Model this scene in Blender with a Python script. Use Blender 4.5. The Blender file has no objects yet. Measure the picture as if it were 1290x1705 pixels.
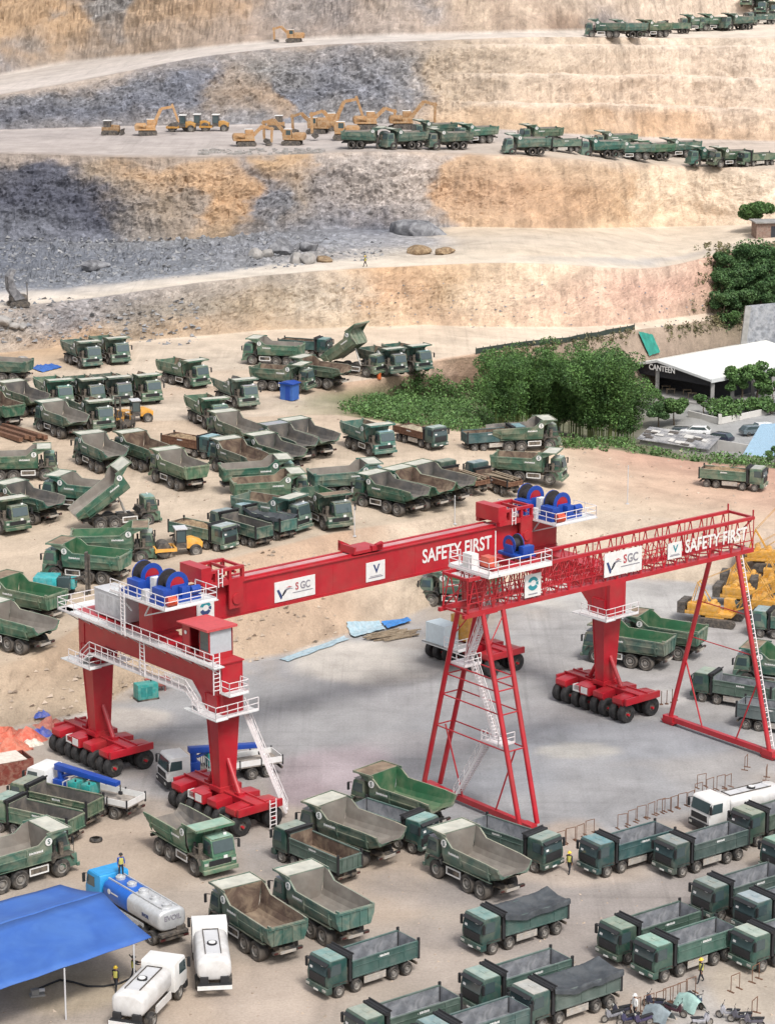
import bpy, bmesh, math, random
import numpy as np
from mathutils import Vector, Matrix, Euler
from mathutils.bvhtree import BVHTree
R = math.radians
random.seed(7)
sc = bpy.context.scene

# ------------------------------------------------------------------ camera
F, CH, YH = 4100.0, 70.0, -150.0           # focal length in photo pixels, camera height in m, horizon row
TH = math.atan((852.5 - YH) / F)           # downward pitch
cam_d = bpy.data.cameras.new("camera"); cam = bpy.data.objects.new("camera", cam_d)
sc.collection.objects.link(cam); sc.camera = cam
cam_d.sensor_fit = 'HORIZONTAL'; cam_d.sensor_width = 36.0; cam_d.lens = 36.0 * F / 1290.0
cam_d.clip_start = 1.0; cam_d.clip_end = 6000.0
cam.location = (0, 0, CH); cam.rotation_euler = (math.pi / 2 - TH, 0, 0)

# ------------------------------------------------------------------ sky, sun, exposure
w = bpy.data.worlds.new("World"); sc.world = w; w.use_nodes = True
wn = w.node_tree.nodes; wl = w.node_tree.links
bg = wn["Background"]; sky = wn.new("ShaderNodeTexSky"); sky.sky_type = 'NISHITA'; sky.sun_disc = False
SUN_EL, SUN_AZ = R(54), R(156)             # azimuth clockwise from +Y
sky.sun_elevation = SUN_EL; sky.sun_rotation = SUN_AZ
sky.air_density = 1.0; sky.dust_density = 4.0; sky.ozone_density = 1.0
hs = wn.new('ShaderNodeHueSaturation'); hs.inputs['Saturation'].default_value = .35   # cloud veil: a greyer sky
wl.new(sky.outputs[0], hs.inputs['Color']); wl.new(hs.outputs[0], bg.inputs[0]); bg.inputs[1].default_value = 0.13
sl = bpy.data.lights.new("sun", 'SUN'); sl.energy = 1.75; sl.angle = R(13); sl.color = (1.0, 0.97, 0.92)
sun = bpy.data.objects.new("sun", sl); sc.collection.objects.link(sun)
sd = Vector((math.sin(SUN_AZ) * math.cos(SUN_EL), math.cos(SUN_AZ) * math.cos(SUN_EL), math.sin(SUN_EL)))
sun.rotation_euler = sd.to_track_quat('Z', 'Y').to_euler(); sun.location = (40, -40, 160)
sc.view_settings.view_transform = 'Standard'; sc.view_settings.look = 'None'
sc.view_settings.exposure = 0.66; sc.view_settings.gamma = 1.0
sc.cycles.max_bounces = 5

# ------------------------------------------------------------------ helpers
COL = sc.collection
def lin(c):
    c = c / 255.0
    return c / 12.92 if c <= 0.04045 else ((c + 0.055) / 1.055) ** 2.4
def rgb(r, g, b, k=1.0): return (lin(r) * k, lin(g) * k, lin(b) * k)

def ray(px, py):
    a = (px - 645) / F; b = (py - 852.5) / F
    return Vector((a, math.cos(TH) - b * math.sin(TH), -math.sin(TH) - b * math.cos(TH)))
def G(px, py, z=0.0):
    r = ray(px, py); t = (z - CH) / r.z
    return Vector((r.x * t, r.y * t, z))

def tag(o, label=None, cat=None, group=None, kind=None):
    if label: o['label'] = label
    if cat: o['category'] = cat
    if group: o['group'] = group
    if kind: o['kind'] = kind
    return o
def empty(name, loc=(0, 0, 0), rz=0.0, label=None, cat=None, group=None):
    o = bpy.data.objects.new(name, None); COL.objects.link(o)
    o.location = loc; o.rotation_euler = (0, 0, rz); o.empty_display_size = 0.5
    return tag(o, label, cat, group)

class MB:
    """collects faces and links them as ONE mesh object"""
    def __init__(s): s.v = []; s.f = []; s.m = []
    def add(s, vs, fs, m=0):
        n = len(s.v); s.v += [tuple(p) for p in vs]
        s.f += [tuple(i + n for i in f) for f in fs]; s.m += [m] * len(fs); return s
    def box(s, x0, x1, y0, y1, z0, z1, m=0):
        return s.add([(x0,y0,z0),(x1,y0,z0),(x1,y1,z0),(x0,y1,z0),(x0,y0,z1),(x1,y0,z1),(x1,y1,z1),(x0,y1,z1)],
                     [(3,2,1,0),(4,5,6,7),(0,1,5,4),(1,2,6,5),(2,3,7,6),(3,0,4,7)], m)
    def prism(s, pts, ax, a, b, m=0, b_pts=None):
        n = len(pts); q = b_pts or pts
        def P(p, t):
            if ax == 'y': return (p[0], t, p[1])
            if ax == 'x': return (t, p[0], p[1])
            return (p[0], p[1], t)
        vs = [P(p, a) for p in pts] + [P(p, b) for p in q]
        fs = [tuple(range(n)), tuple(range(2*n-1, n-1, -1))] + [(i, n+i, n+(i+1) % n, (i+1) % n) for i in range(n)]
        return s.add(vs, fs, m)
    def tube(s, p, q, r, n=8, m=0, r2=None, cap=True):
        p = Vector(p); q = Vector(q); d = (q - p)
        if d.length < 1e-6: return s
        d.normalize(); u = d.orthogonal().normalized(); w_ = d.cross(u); r2 = r if r2 is None else r2
        vs = [p + (u*math.cos(2*math.pi*i/n) + w_*math.sin(2*math.pi*i/n))*r for i in range(n)] + \
             [q + (u*math.cos(2*math.pi*i/n) + w_*math.sin(2*math.pi*i/n))*r2 for i in range(n)]
        fs = [(i, (i+1) % n, n+(i+1) % n, n+i) for i in range(n)]
        if cap: fs += [tuple(range(n-1, -1, -1)), tuple(range(n, 2*n))]
        return s.add(vs, fs, m)
    def bar(s, p, q, wd=.06, h=None, m=0):
        p = Vector(p); q = Vector(q); d = (q - p); h = h or wd
        if d.length < 1e-6: return s
        d.normalize(); up = Vector((0,0,1)) if abs(d.z) < .95 else Vector((1,0,0))
        a = d.cross(up).normalized()*wd/2; b = a.cross(d).normalized()*h/2
        vs = [p-a-b, p+a-b, p+a+b, p-a+b, q-a-b, q+a-b, q+a+b, q-a+b]
        return s.add(vs, [(3,2,1,0),(4,5,6,7),(0,1,5,4),(1,2,6,5),(2,3,7,6),(3,0,4,7)], m)
    def path(s, pts, r, n=6, m=0):
        for a, b in zip(pts[:-1], pts[1:]): s.tube(a, b, r, n, m)
        return s
    def quad(s, pts, m=0): return s.add(pts, [tuple(range(len(pts)))], m)
    def lathe(s, prof, c=(0,0,0), ax='y', n=20, m=0):
        vs = []; k = len(prof)
        for i in range(n):
            a = 2*math.pi*i/n
            for r, t in prof:
                p = (r*math.cos(a), t, r*math.sin(a)) if ax == 'y' else ((t, r*math.cos(a), r*math.sin(a)) if ax == 'x' else (r*math.cos(a), r*math.sin(a), t))
                vs.append((p[0]+c[0], p[1]+c[1], p[2]+c[2]))
        fs = [(i*k+j, i*k+j+1, ((i+1) % n)*k+j+1, ((i+1) % n)*k+j) for i in range(n) for j in range(k-1)]
        return s.add(vs, fs, m)
    def mesh(s, me, mat, m=0):
        return s.add([mat @ v.co for v in me.vertices], [tuple(p.vertices) for p in me.polygons], m)
    def data(s, name, mats, bevel=0, smooth=True, ang=35, recalc=True):
        me = bpy.data.meshes.new(name); me.from_pydata(s.v, [], s.f)
        for mt in (mats if isinstance(mats, (list, tuple)) else [mats]): me.materials.append(mt)
        me.polygons.foreach_set('material_index', s.m)
        if recalc or bevel:
            bm = bmesh.new(); bm.from_mesh(me)
            if bevel:
                bmesh.ops.remove_doubles(bm, verts=bm.verts, dist=1e-4)
                es = [e for e in bm.edges if len(e.link_faces) == 2 and e.calc_face_angle(0) > R(28)]
                bmesh.ops.bevel(bm, geom=es, offset=bevel, segments=2, affect='EDGES', profile=.6)
            if recalc: bmesh.ops.recalc_face_normals(bm, faces=bm.faces)
            bm.to_mesh(me); bm.free()
        if smooth:
            me.shade_smooth(); me.set_sharp_from_angle(angle=R(ang))
        return me
    def build(s, name, mats, parent=None, loc=(0,0,0), rot=(0,0,0), **k):
        o = bpy.data.objects.new(name, s.data(name, mats, **k)); COL.objects.link(o)
        o.location = loc; o.rotation_euler = rot
        if parent: o.parent = parent
        return o
def inst(me_obj, name, parent, loc=(0,0,0), rot=(0,0,0), scale=None):
    o = bpy.data.objects.new(name, me_obj.data if hasattr(me_obj, 'data') else me_obj); COL.objects.link(o)
    o.location = loc; o.rotation_euler = rot; o.parent = parent
    if scale: o.scale = scale
    return o
def copy_tree(o, parent=None, skip=()):
    c = o.copy(); COL.objects.link(c)
    if parent: c.parent = parent
    for ch in list(o.children):
        if ch.name.split('.')[0] in skip: continue
        copy_tree(ch, c, skip)
    return c
def tint(o, c):
    o.color = c
    for ch in o.children: tint(ch, c)
_fc = {}
def text_mesh(txt, size, squash=1.0):
    k = (txt, size, squash)
    if k in _fc: return _fc[k]
    cu = bpy.data.curves.new('text', 'FONT'); cu.body = txt; cu.size = size; cu.extrude = .012; cu.align_x = 'CENTER'; cu.align_y = 'CENTER'
    cu.resolution_u = 4; cu.offset = .018*size
    o = bpy.data.objects.new('text', cu); COL.objects.link(o); bpy.context.view_layer.update()
    me = bpy.data.meshes.new_from_object(o.evaluated_get(bpy.context.evaluated_depsgraph_get()))
    bpy.data.objects.remove(o); bpy.data.curves.remove(cu)
    me.transform(Matrix.Diagonal((squash, 1, 1, 1))); _fc[k] = me
    return me

# ------------------------------------------------------------------ materials
def nt(name):
    m = bpy.data.materials.new(name); m.use_nodes = True
    n = m.node_tree.nodes; return m, n, m.node_tree.links, n['Principled BSDF']
def mixc(n, l, fac, a, b, mode='MIX'):
    x = n.new('ShaderNodeMix'); x.data_type = 'RGBA'; x.blend_type = mode
    for s_, v in ((0, fac), (6, a), (7, b)):
        if hasattr(v, 'is_linked') or hasattr(v, 'node'): l.new(v, x.inputs[s_])
        elif isinstance(v, (int, float)): x.inputs[s_].default_value = v
        else: x.inputs[s_].default_value = (v[0], v[1], v[2], 1)
    return x.outputs[2]
def noise(n, l, scale, detail=4, rough=.55, vec=None, dist=0):
    t = n.new('ShaderNodeTexNoise'); t.inputs['Scale'].default_value = scale; t.inputs['Detail'].default_value = detail
    t.inputs['Roughness'].default_value = rough; t.inputs['Distortion'].default_value = dist
    if vec is not None: l.new(vec, t.inputs['Vector'])
    return t.outputs[0]
def ramp(n, l, fac, stops):
    r = n.new('ShaderNodeValToRGB'); e = r.color_ramp.elements
    while len(e) < len(stops): e.new(.5)
    for i, (p, c) in enumerate(stops):
        e[i].position = p; e[i].color = (c, c, c, 1) if isinstance(c, (int, float)) else (c[0], c[1], c[2], 1)
    l.new(fac, r.inputs[0]); return r.outputs[0]
def simple(name, c, rough=.6, metal=0.0, var=.25, scale=3.0, dirt=None, dirt_amt=.35, bump=0.0, up_dust_light=0.0, objcol=False, coat=0.0, spec=.5):
    """base colour with blotchy wear; optional dirt patches and upward faces paled by dust and painted-in top light"""
    m, n, l, b = nt(name)
    tc = n.new('ShaderNodeTexCoord'); vec = tc.outputs['Object']
    ns = noise(n, l, scale, 5, .6, vec)
    f = ramp(n, l, ns, [(.3, 1-var), (.7, 1+var*.5)])
    col = mixc(n, l, 1.0, c, f, 'MULTIPLY')
    if objcol:
        oi = n.new('ShaderNodeObjectInfo'); col = mixc(n, l, 1.0, col, oi.outputs['Color'], 'MULTIPLY')
        mp = n.new('ShaderNodeVectorMath'); mp.operation = 'ADD'; l.new(vec, mp.inputs[0]); l.new(oi.outputs['Location'], mp.inputs[1]); vec = mp.outputs[0]
    if dirt:
        df = ramp(n, l, noise(n, l, scale*.7, 6, .65, vec, .6), [(.42, 0.0), (.7, dirt_amt)])
        col = mixc(n, l, df, col, dirt)
    if up_dust_light and dirt:  # pales upward faces: dust, with their brightness from above painted in too
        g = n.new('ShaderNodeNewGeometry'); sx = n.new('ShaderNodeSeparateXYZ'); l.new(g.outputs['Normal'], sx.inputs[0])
        uf = ramp(n, l, sx.outputs['Z'], [(.35, 0.0), (.95, up_dust_light)])
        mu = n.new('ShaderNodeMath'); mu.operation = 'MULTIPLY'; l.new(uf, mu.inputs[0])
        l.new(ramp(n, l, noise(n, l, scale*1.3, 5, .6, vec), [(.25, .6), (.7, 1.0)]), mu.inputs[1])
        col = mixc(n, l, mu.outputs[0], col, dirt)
    l.new(col, b.inputs['Base Color'])
    b.inputs['Roughness'].default_value = rough; b.inputs['Metallic'].default_value = metal
    b.inputs['Specular IOR Level'].default_value = spec
    if coat: b.inputs['Coat Weight'].default_value = coat; b.inputs['Coat Roughness'].default_value = .15
    if bump:
        bp = n.new('ShaderNodeBump'); bp.inputs['Strength'].default_value = bump; bp.inputs['Distance'].default_value = .05
        l.new(noise(n, l, scale*3, 6, .65, vec), bp.inputs['Height']); l.new(bp.outputs[0], b.inputs['Normal'])
    return m
DUST = rgb(196, 178, 156)
M = {}
M['w_green'] = simple('wide_truck_green', (.042, .115, .082), .45, dirt=DUST, dirt_amt=.32, up_dust_light=.35, objcol=True, scale=1.1)
M['h_green'] = simple('tipper_green', (.021, .067, .06), .36, dirt=DUST, dirt_amt=.12, up_dust_light=.10, objcol=True, scale=1.1)
M['roof_green'] = simple('faded_skylit_roof_green', (.20, .30, .28), .5, dirt=DUST, dirt_amt=.25, objcol=True, scale=1.5)  # weathered roof paint, with the sky's brightness put into the colour
M['bed_green'] = simple('tipper_bed_grey_green', (.05, .10, .088), .5, dirt=(.24,.26,.24), dirt_amt=.3, up_dust_light=.25, objcol=True, scale=1.0)
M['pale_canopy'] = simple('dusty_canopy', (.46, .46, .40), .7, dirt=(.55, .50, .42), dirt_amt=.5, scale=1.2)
M['inside_grey'] = simple('worn_bed_steel', (.12, .115, .11), .55, metal=.25, var=.4, dirt=(.33, .28, .23), dirt_amt=.7, scale=.7, up_dust_light=.35)
M['inside_dirt'] = simple('soiled_bed_steel', (.10, .065, .048), .9, var=.4, dirt=(.34, .26, .18), dirt_amt=.8, scale=.8, up_dust_light=.3)
M['inside_pale'] = simple('sanded_bed_steel', (.21, .19, .165), .7, var=.35, dirt=(.16, .13, .11), dirt_amt=.8, scale=.7)
M['inside_green'] = simple('clean_bed_green', (.025, .11, .05), .5, dirt=(.30, .27, .18), dirt_amt=.45, scale=.6, up_dust_light=.3)
M['inside_blue'] = simple('scraped_bed_steel', (.21, .22, .24), .45, metal=.3, var=.4, dirt=(.42, .42, .43), dirt_amt=.9, scale=1.1)
M['soil'] = simple('brown_soil_load', (.20, .13, .075), .95, var=.5, scale=2.5, dirt=(.40, .30, .18), dirt_amt=.8, bump=1.0)
M['rubble'] = simple('pale_rubble_load', (.42, .36, .26), .95, var=.5, scale=2.5, dirt=(.2, .16, .10), dirt_amt=.7, bump=1.0)
M['chassis'] = simple('chassis_black', (.022, .021, .021), .7, dirt=DUST, dirt_amt=.35, scale=1.5)
M['tyre'] = simple('tyre_rubber', (.022, .021, .021), .85, dirt=(.24, .205, .17), dirt_amt=.55, scale=1.6, objcol=False)
M['rim'] = simple('wheel_rim', (.20, .19, .18), .6, dirt=(.30, .26, .21), dirt_amt=.6, scale=3)
M['glass'] = simple('dark_glass', (.05, .075, .08), .1, var=.1, spec=.8)
M['black'] = simple('matt_black', (.018, .018, .02), .65, var=.2)
M['white'] = simple('white_paint', (.66, .66, .65), .45, var=.1, dirt=DUST, dirt_amt=.2)
M['lamp'] = simple('lamp_lens', (.42, .42, .39), .15, var=.1)
M['amber'] = simple('amber_lens', (.75, .25, .02), .3, var=.1)
M['redlens'] = simple('red_lens', (.06, .012, .012), .3, var=.1)
M['alu'] = simple('aluminium_guard', (.50, .48, .45), .45, metal=.4, dirt=DUST, dirt_amt=.5)
M['tarp'] = simple('dark_tarpaulin', (.045, .052, .06), .75, var=.35, scale=1.4, dirt=(.10, .105, .11), dirt_amt=.6, bump=.5)
M['red'] = simple('crane_red', (.40, .011, .022), .38, var=.22, scale=.6, dirt=(.30, .05, .045), dirt_amt=.55, coat=.1)
M['red_roof'] = simple('faded_red_roof', (.50, .07, .075), .5, var=.15)
M['blue'] = simple('winch_blue', (.012, .055, .30), .4, var=.15)
M['rope'] = simple('steel_rope', (.06, .055, .06), .5, metal=.5, var=.4, scale=12)
M['grey_pl'] = simple('platform_grey', (.55, .56, .56), .6, var=.12)
M['rail_white'] = simple('railing_white', (.72, .68, .68), .5, var=.1)
M['grey_box'] = simple('cabinet_grey', (.50, .50, .51), .5, var=.1, scale=1)
M['teal'] = simple('generator_teal', (.02, .26, .24), .45, dirt=DUST, dirt_amt=.2)
M['yellow'] = simple('machine_yellow', (.50, .24, .03), .5, dirt=DUST, dirt_amt=.3, objcol=True)
M['orange'] = simple('faded_machine_orange', (.36, .19, .075), .65, dirt=(.42, .33, .22), dirt_amt=.7, objcol=True)
M['steel_dark'] = simple('dark_track_steel', (.05, .045, .042), .7, dirt=(.28, .23, .18), dirt_amt=.5)
M['rust'] = simple('rusty_steel', (.13, .06, .035), .85, var=.4, scale=3, dirt=(.22, .12, .07), dirt_amt=.7)
M['wood'] = simple('weathered_planks', (.24, .18, .12), .9, var=.5, scale=3, dirt=(.36, .30, .22), dirt_amt=.7)
M['tank_silver'] = simple('tank_silver', (.56, .57, .58), .35, metal=.35, var=.15, dirt=(.40, .38, .36), dirt_amt=.4)
M['tank_blue'] = simple('tank_blue', (.012, .10, .42), .35, var=.12)
M['sky_blue'] = simple('cab_roof_blue', (.03, .28, .58), .4, var=.12)
M['tank_white'] = simple('tank_white', (.58, .57, .56), .4, var=.15, dirt=(.42, .39, .36), dirt_amt=.7, scale=1.2)
M['tarp_blue'] = simple('blue_canopy_sheet', (.03, .10, .35), .6, var=.12, scale=.5, dirt=(.07, .17, .42), dirt_amt=.5, bump=.15)
M['logo_navy'] = simple('logo_navy', (.03, .05, .14), .5, var=.05)
M['logo_teal'] = simple('logo_teal', (.02, .22, .26), .5, var=.05)
M['logo_grey'] = simple('logo_grey', (.22, .21, .24), .5, var=.05)
M['logo_red'] = simple('logo_red', (.40, .06, .07), .5, var=.05)
M['skin'] = simple('skin', (.36, .20, .13), .6, var=.1)
M['cloth_dark'] = simple('dark_work_clothes', (.02, .022, .03), .9, var=.3)
M['vest'] = simple('hi_vis_vest', (.45, .42, .10), .8, var=.2)
M['hat_yellow'] = simple('yellow_helmet', (.75, .52, .05), .35, var=.05)
M['concrete'] = simple('weathered_concrete', (.30, .29, .28), .9, var=.35, scale=.6, dirt=(.15, .15, .13), dirt_amt=.6)
M['wallwhite'] = simple('pale_rendered_wall', (.52, .50, .47), .85, var=.15, scale=.6)
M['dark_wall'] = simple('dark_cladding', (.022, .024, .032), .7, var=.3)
M['roof_white'] = simple('white_sheet_roof', (.66, .66, .62), .5, var=.06, scale=.25)
M['roof_lblue'] = simple('pale_blue_sheet_roof', (.30, .44, .55), .5, var=.2)
M['corr'] = simple('patched_corrugated_roof', (.20, .20, .21), .65, var=.5, scale=.7, dirt=(.50, .48, .46), dirt_amt=1.0)
M['bark'] = simple('bark', (.12, .09, .06), .9, var=.4)
M['culm'] = simple('bamboo_culm', (.16, .20, .06), .6, var=.3)
M['net'] = simple('green_shade_net', (.02, .22, .17), .8, var=.4, scale=1.0)
M['rock_dark'] = simple('dark_boulder', (.12, .12, .13), .95, var=.5, scale=1.0, dirt=(.30, .30, .31), dirt_amt=.9, bump=.8)
M['rock_pale'] = simple('pale_boulder', (.30, .285, .27), .95, var=.4, scale=1.0, dirt=(.25, .22, .20), dirt_amt=.6, bump=.8)
def leaf(name, c1, c2, hue):
    m, n, l, b = nt(name)
    g = n.new('ShaderNodeNewGeometry'); tc = n.new('ShaderNodeTexCoord')
    f = noise(n, l, .45, 3, .6, tc.outputs['Object'])
    col = mixc(n, l, ramp(n, l, f, [(.35, 0.0), (.65, 1.0)]), c1, c2)
    col = mixc(n, l, 1.0, col, ramp(n, l, g.outputs['Random Per Island'], [(0, .45), (.8, 1.3), (1, 1.9)]), 'MULTIPLY')
    l.new(col, b.inputs['Base Color']); b.inputs['Roughness'].default_value = .6; b.inputs['Specular IOR Level'].default_value = .3
    b.inputs['Subsurface Weight'].default_value = 0.0
    return m
M['leaf_bamboo'] = leaf('bamboo_leaves', (.036, .08, .024), (.10, .19, .05), 0)
M['leaf_dark'] = leaf('broad_leaves', (.036, .085, .03), (.085, .15, .052), 0)
M['leaf_bush'] = leaf('shrub_leaves', (.055, .115, .034), (.11, .19, .06), 0)
M['leaf_dry'] = leaf('dry_scrub_leaves', (.10, .10, .045), (.17, .15, .08), 0)
# ------------------------------------------------------------------ terrain: one sheet lofted through its break lines
px = np.concatenate([np.arange(-3000, -100, 100.), np.arange(-100, 1400, 3.), np.arange(1400, 4300, 100.)])
NC = len(px)
def hash2(ix, iy, seed):
    h = (ix.astype(np.int64)*374761393 + iy.astype(np.int64)*668265263 + seed*1274126177) & 0x7fffffff
    h = ((h ^ (h >> 13))*1274126177) & 0x7fffffff
    return ((h ^ (h >> 16)) & 0xffff)/65535.0
def vnoise(x, y, seed=0):
    ix = np.floor(x); iy = np.floor(y); fx = x-ix; fy = y-iy
    fx = fx*fx*(3-2*fx); fy = fy*fy*(3-2*fy)
    a = hash2(ix, iy, seed); b = hash2(ix+1, iy, seed); c = hash2(ix, iy+1, seed); d = hash2(ix+1, iy+1, seed)
    return (a*(1-fx)+b*fx)*(1-fy)+(c*(1-fx)+d*fx)*fy
def fbm(x, y, seed=0, o=5, g=.5):
    s = 0; a = 1; t = 0
    for i in range(o):
        s = s+a*vnoise(x, y, seed+i*17); t += a; a *= g; x = x*2.03+3.1; y = y*2.03+1.7
    return s/t
_g = np.arange(-900, 2400, 3.)
def interp(kn, i, sig=0):
    y = np.interp(_g, [k[0] for k in kn], [k[i] for k in kn])
    if sig:                                    # rounded, no kinks in plan
        k = np.exp(-.5*(np.arange(-90, 91)*3./sig)**2); k /= k.sum(); y = np.convolve(np.pad(y, 90, mode='edge'), k, 'valid')
    return np.interp(px, _g, y)
def line_from(y, z):
    a = (px-645)/F; b = (y-852.5)/F
    ry = math.cos(TH)-b*math.sin(TH); rz = -math.sin(TH)-b*math.cos(TH)
    t = (z-CH)/rz
    return np.stack([a*t, ry*t, z*np.ones_like(px)], 1)
def line(kn, wob=0, seed=1):                 # knots: photo column, photo row, level
    y = interp(kn, 1, 14); z = interp(kn, 2, 14)
    if wob: y = y+(fbm(px*.009, px*0+seed, seed, 3)-.5)*wob
    return line_from(y, z)
def crest(kn, toe, wob=0, seed=1):           # knots: photo column, photo row, slope in degrees above the toe line
    y = interp(kn, 1, 45); s = np.tan(np.radians(interp(kn, 2, 60)))
    if wob: y = y+(fbm(px*.009, px*0+seed, seed, 3)-.5)*wob
    b = (y-852.5)/F; q = (math.cos(TH)-b*math.sin(TH))/(math.sin(TH)+b*math.cos(TH))
    z = (toe[:, 2]+(q*CH-toe[:, 1])*s)/(1+q*s)
    return line_from(y, z)
def near(D):
    return np.stack([(px-645)/F*max(150.0, D), px*0+D, px*0], 1)
T1 = line([(-300,1285,0),(0,1217,0),(140,1192,0),(260,1130,0),(480,1090,0),(660,1038,0),(760,992,0),(900,966,0),(1050,966,0),(1290,985,0),(1600,1010,0)], 10, 3)
T2 = line([(-300,1190,3.4),(0,1112,4.0),(60,1095,4.4),(110,1062,5.0),(200,1000,6.0),(290,952,6.8),(400,928,7.3),(520,897,7.5),(580,886,7.5),(700,869,7.0),(800,846,6.4),(880,838,5.6),(1000,850,4.6),(1290,882,4),(1600,905,4)], 8, 5)
E_ = line([(-300,720,7.5),(0,715,7.5),(300,700,7.5),(480,690,7.5),(570,690,7.5),(660,706,7.5),(772,722,7.5),(929,742,6.5),(1028,752,5),(1153,768,4),(1290,780,4),(1600,800,4)], 6, 8)
Rv = line([(-300,695,7.5),(0,690,7.5),(300,675,7.5),(480,668,7.5),(570,665,6.5),(660,662,4),(772,672,0),(929,705,-5),(1028,722,-6),(1120,742,-5),(1153,745,-4),(1290,755,-4),(1600,760,-4)])
C_ = line([(-300,670,7.5),(0,660,7.5),(300,645,7.5),(480,640,7.5),(570,638,7.5),(660,626,7.3),(720,622,6),(790,650,1),(850,672,-2),(929,682,-3),(1050,662,-4),(1153,627,-4),(1240,609,-4),(1290,602,-4),(1600,590,-4)])
Dd = line([(-300,640,7.5),(0,632,7.5),(300,622,7.5),(480,615,7.5),(570,612,7.5),(660,606,7.5),(720,602,7.5),(790,592,7),(850,582,6.5),(930,572,6),(1000,560,5.5),(1070,547,4.6),(1153,537,3.5),(1240,525,3),(1290,520,3),(1600,510,3)], 5, 9)
T3 = line([(-300,600,7.5),(0,588,7.5),(100,578,7.5),(220,570,7.5),(290,563,7.5),(440,551,7.5),(600,545,7.5),(700,541,7.3),(850,545,7),(950,545,6.2),(1040,541,5.4),(1100,534,4.6),(1150,526,4),(1240,516,3.6),(1290,512,3.6),(1600,500,3.6)], 4, 11)
T4 = crest([(-300,548,38),(0,513,38),(100,503,38),(200,492,40),(330,470,42),(480,455,44),(640,445,44),(800,437,44),(900,437,44),(1000,445,44),(1073,452,42),(1153,437,40),(1191,424,40),(1240,410,42),(1290,400,42),(1600,380,42)], T3, 2.5, 13)
z4 = np.interp(px, px, T4[:, 2])
def up(prev, kn, dz):
    y = interp(kn, 1, 45); return line_from(y, prev[:, 2]+dz)
T5 = up(T4, [(-300,400),(0,402),(200,405),(400,396),(560,377),(640,385),(750,377),(900,381),(1050,379),(1200,376),(1290,372),(1600,360)], .8)
T6 = crest([(-300,258,46),(0,254,46),(200,262,46),(400,262,46),(640,250,46),(750,256,44),(900,262,42),(1050,272,42),(1290,282,42),(1600,290,42)], T5, 1.6, 17)
T7 = up(T6, [(-300,220),(0,216),(200,210),(400,208),(560,203),(700,208),(830,215),(900,222),(1000,226),(1150,232),(1290,236),(1600,240)], .5)
T8 = crest([(-300,215,30),(0,157,32),(100,141,33),(200,121,34),(350,91,36),(500,76,38),(640,69,38),(900,63,36),(1290,66,36),(1600,64,36)], T7, 1.2, 19)
T9 = up(T8, [(-300,170),(0,126),(100,106),(200,96),(350,79),(500,66),(640,60),(900,53),(1050,50),(1130,42),(1200,26),(1290,20),(1600,15)], .4)
T9 = line_from(interp([(-300,170),(0,126),(100,106),(200,96),(350,79),(500,66),(640,60),(900,53),(1050,50),(1130,42),(1200,26),(1290,20),(1600,15)], 1, 25), T9[:, 2]+np.interp(px, [1050, 1250], [0, 1.5]))
T10 = T9.copy(); T10[:, 1] += 42; T10[:, 2] += 34; T10[:, 0] *= 1.08
T11 = T10.copy(); T11[:, 1] = 2500; T11[:, 2] += 20; T11[:, 0] *= 6
N0 = near(-120); N1 = near(60); N2 = line_from(px*0+1740, px*0)

K_ALB = 0.70
def pal(rows, pxw, vw):
    vs = [r[0] for r in rows]; cols = []
    for _, kn in rows:
        cols.append(np.stack([np.interp(pxw, [k[0] for k in kn], [lin(k[1][c])*K_ALB for k in kn]) for c in range(3)], -1))
    out = cols[0].copy()
    for i in range(len(vs)-1):
        t = np.clip((vw-vs[i])/(vs[i+1]-vs[i]), 0, 1); t = (t*t*(3-2*t))[..., None]
        out = out*(1-t)+cols[i+1]*t if i else cols[0]*(1-t)+cols[1]*t
    return out
SAND = (212,190,165); CREAM = (226,204,178); OCHRE = (190,154,112); BLUEG = (118,121,132); DKBL = (88,91,106); GREYT = (164,150,136)
PALE = (186,176,168); ORNG = (208,166,118); TAN = (202,172,136); PINK = (222,182,152); ROAD = (222,206,186)
P = {}
P['yard'] = [(0, [(0, (178,162,146))])]
P['slope'] = [(0, [(0,(186,168,142)),(140,(190,168,138)),(560,(200,172,142)),(700,(206,186,160)),(1000,(206,188,162)),(1290,(200,182,160))]),
              (1, [(0,(196,172,142)),(140,(188,160,128)),(440,(206,174,142)),(580,(206,170,136)),(640,(214,192,166)),(900,(212,196,172)),(1290,(214,190,166))])]
P['upper'] = [(0, [(0,(204,182,156)),(500,(208,188,164)),(900,(214,194,168)),(1290,(216,188,160))]),
              (.5, [(0,(212,190,164)),(500,(216,196,172)),(900,(218,196,170)),(1100,(216,180,150)),(1290,(212,168,140))]),
              (1, [(0,(206,182,154)),(500,(212,188,162)),(900,(216,190,160)),(1050,(206,160,132)),(1290,(200,150,124))])]
P['fall'] = [(0, [(0,SAND),(500,SAND),(600,(150,140,96)),(1290,(120,118,84))]), (1, [(0,SAND),(480,SAND),(600,(120,124,80)),(1100,(110,110,90)),(1160,(168,166,164)),(1290,(172,172,172))])]
P['dip'] = [(0, [(0,SAND),(480,SAND),(600,(124,126,82)),(1050,(120,116,96)),(1120,(172,170,166)),(1290,(176,176,176))]), (1, [(0,SAND),(600,(196,160,128)),(720,(180,146,116)),(850,(124,112,88)),(1100,(150,150,144)),(1290,(160,158,154))])]
P['bank'] = [(0, [(0,SAND),(650,SAND),(760,(188,146,116)),(850,(170,138,114)),(1100,(164,140,120)),(1290,(150,136,116))]), (1, [(0,SAND),(650,(212,184,154)),(760,(200,158,124)),(900,(176,150,124)),(1080,(186,160,136)),(1200,(160,140,112)),(1290,(136,124,96))])]
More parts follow.
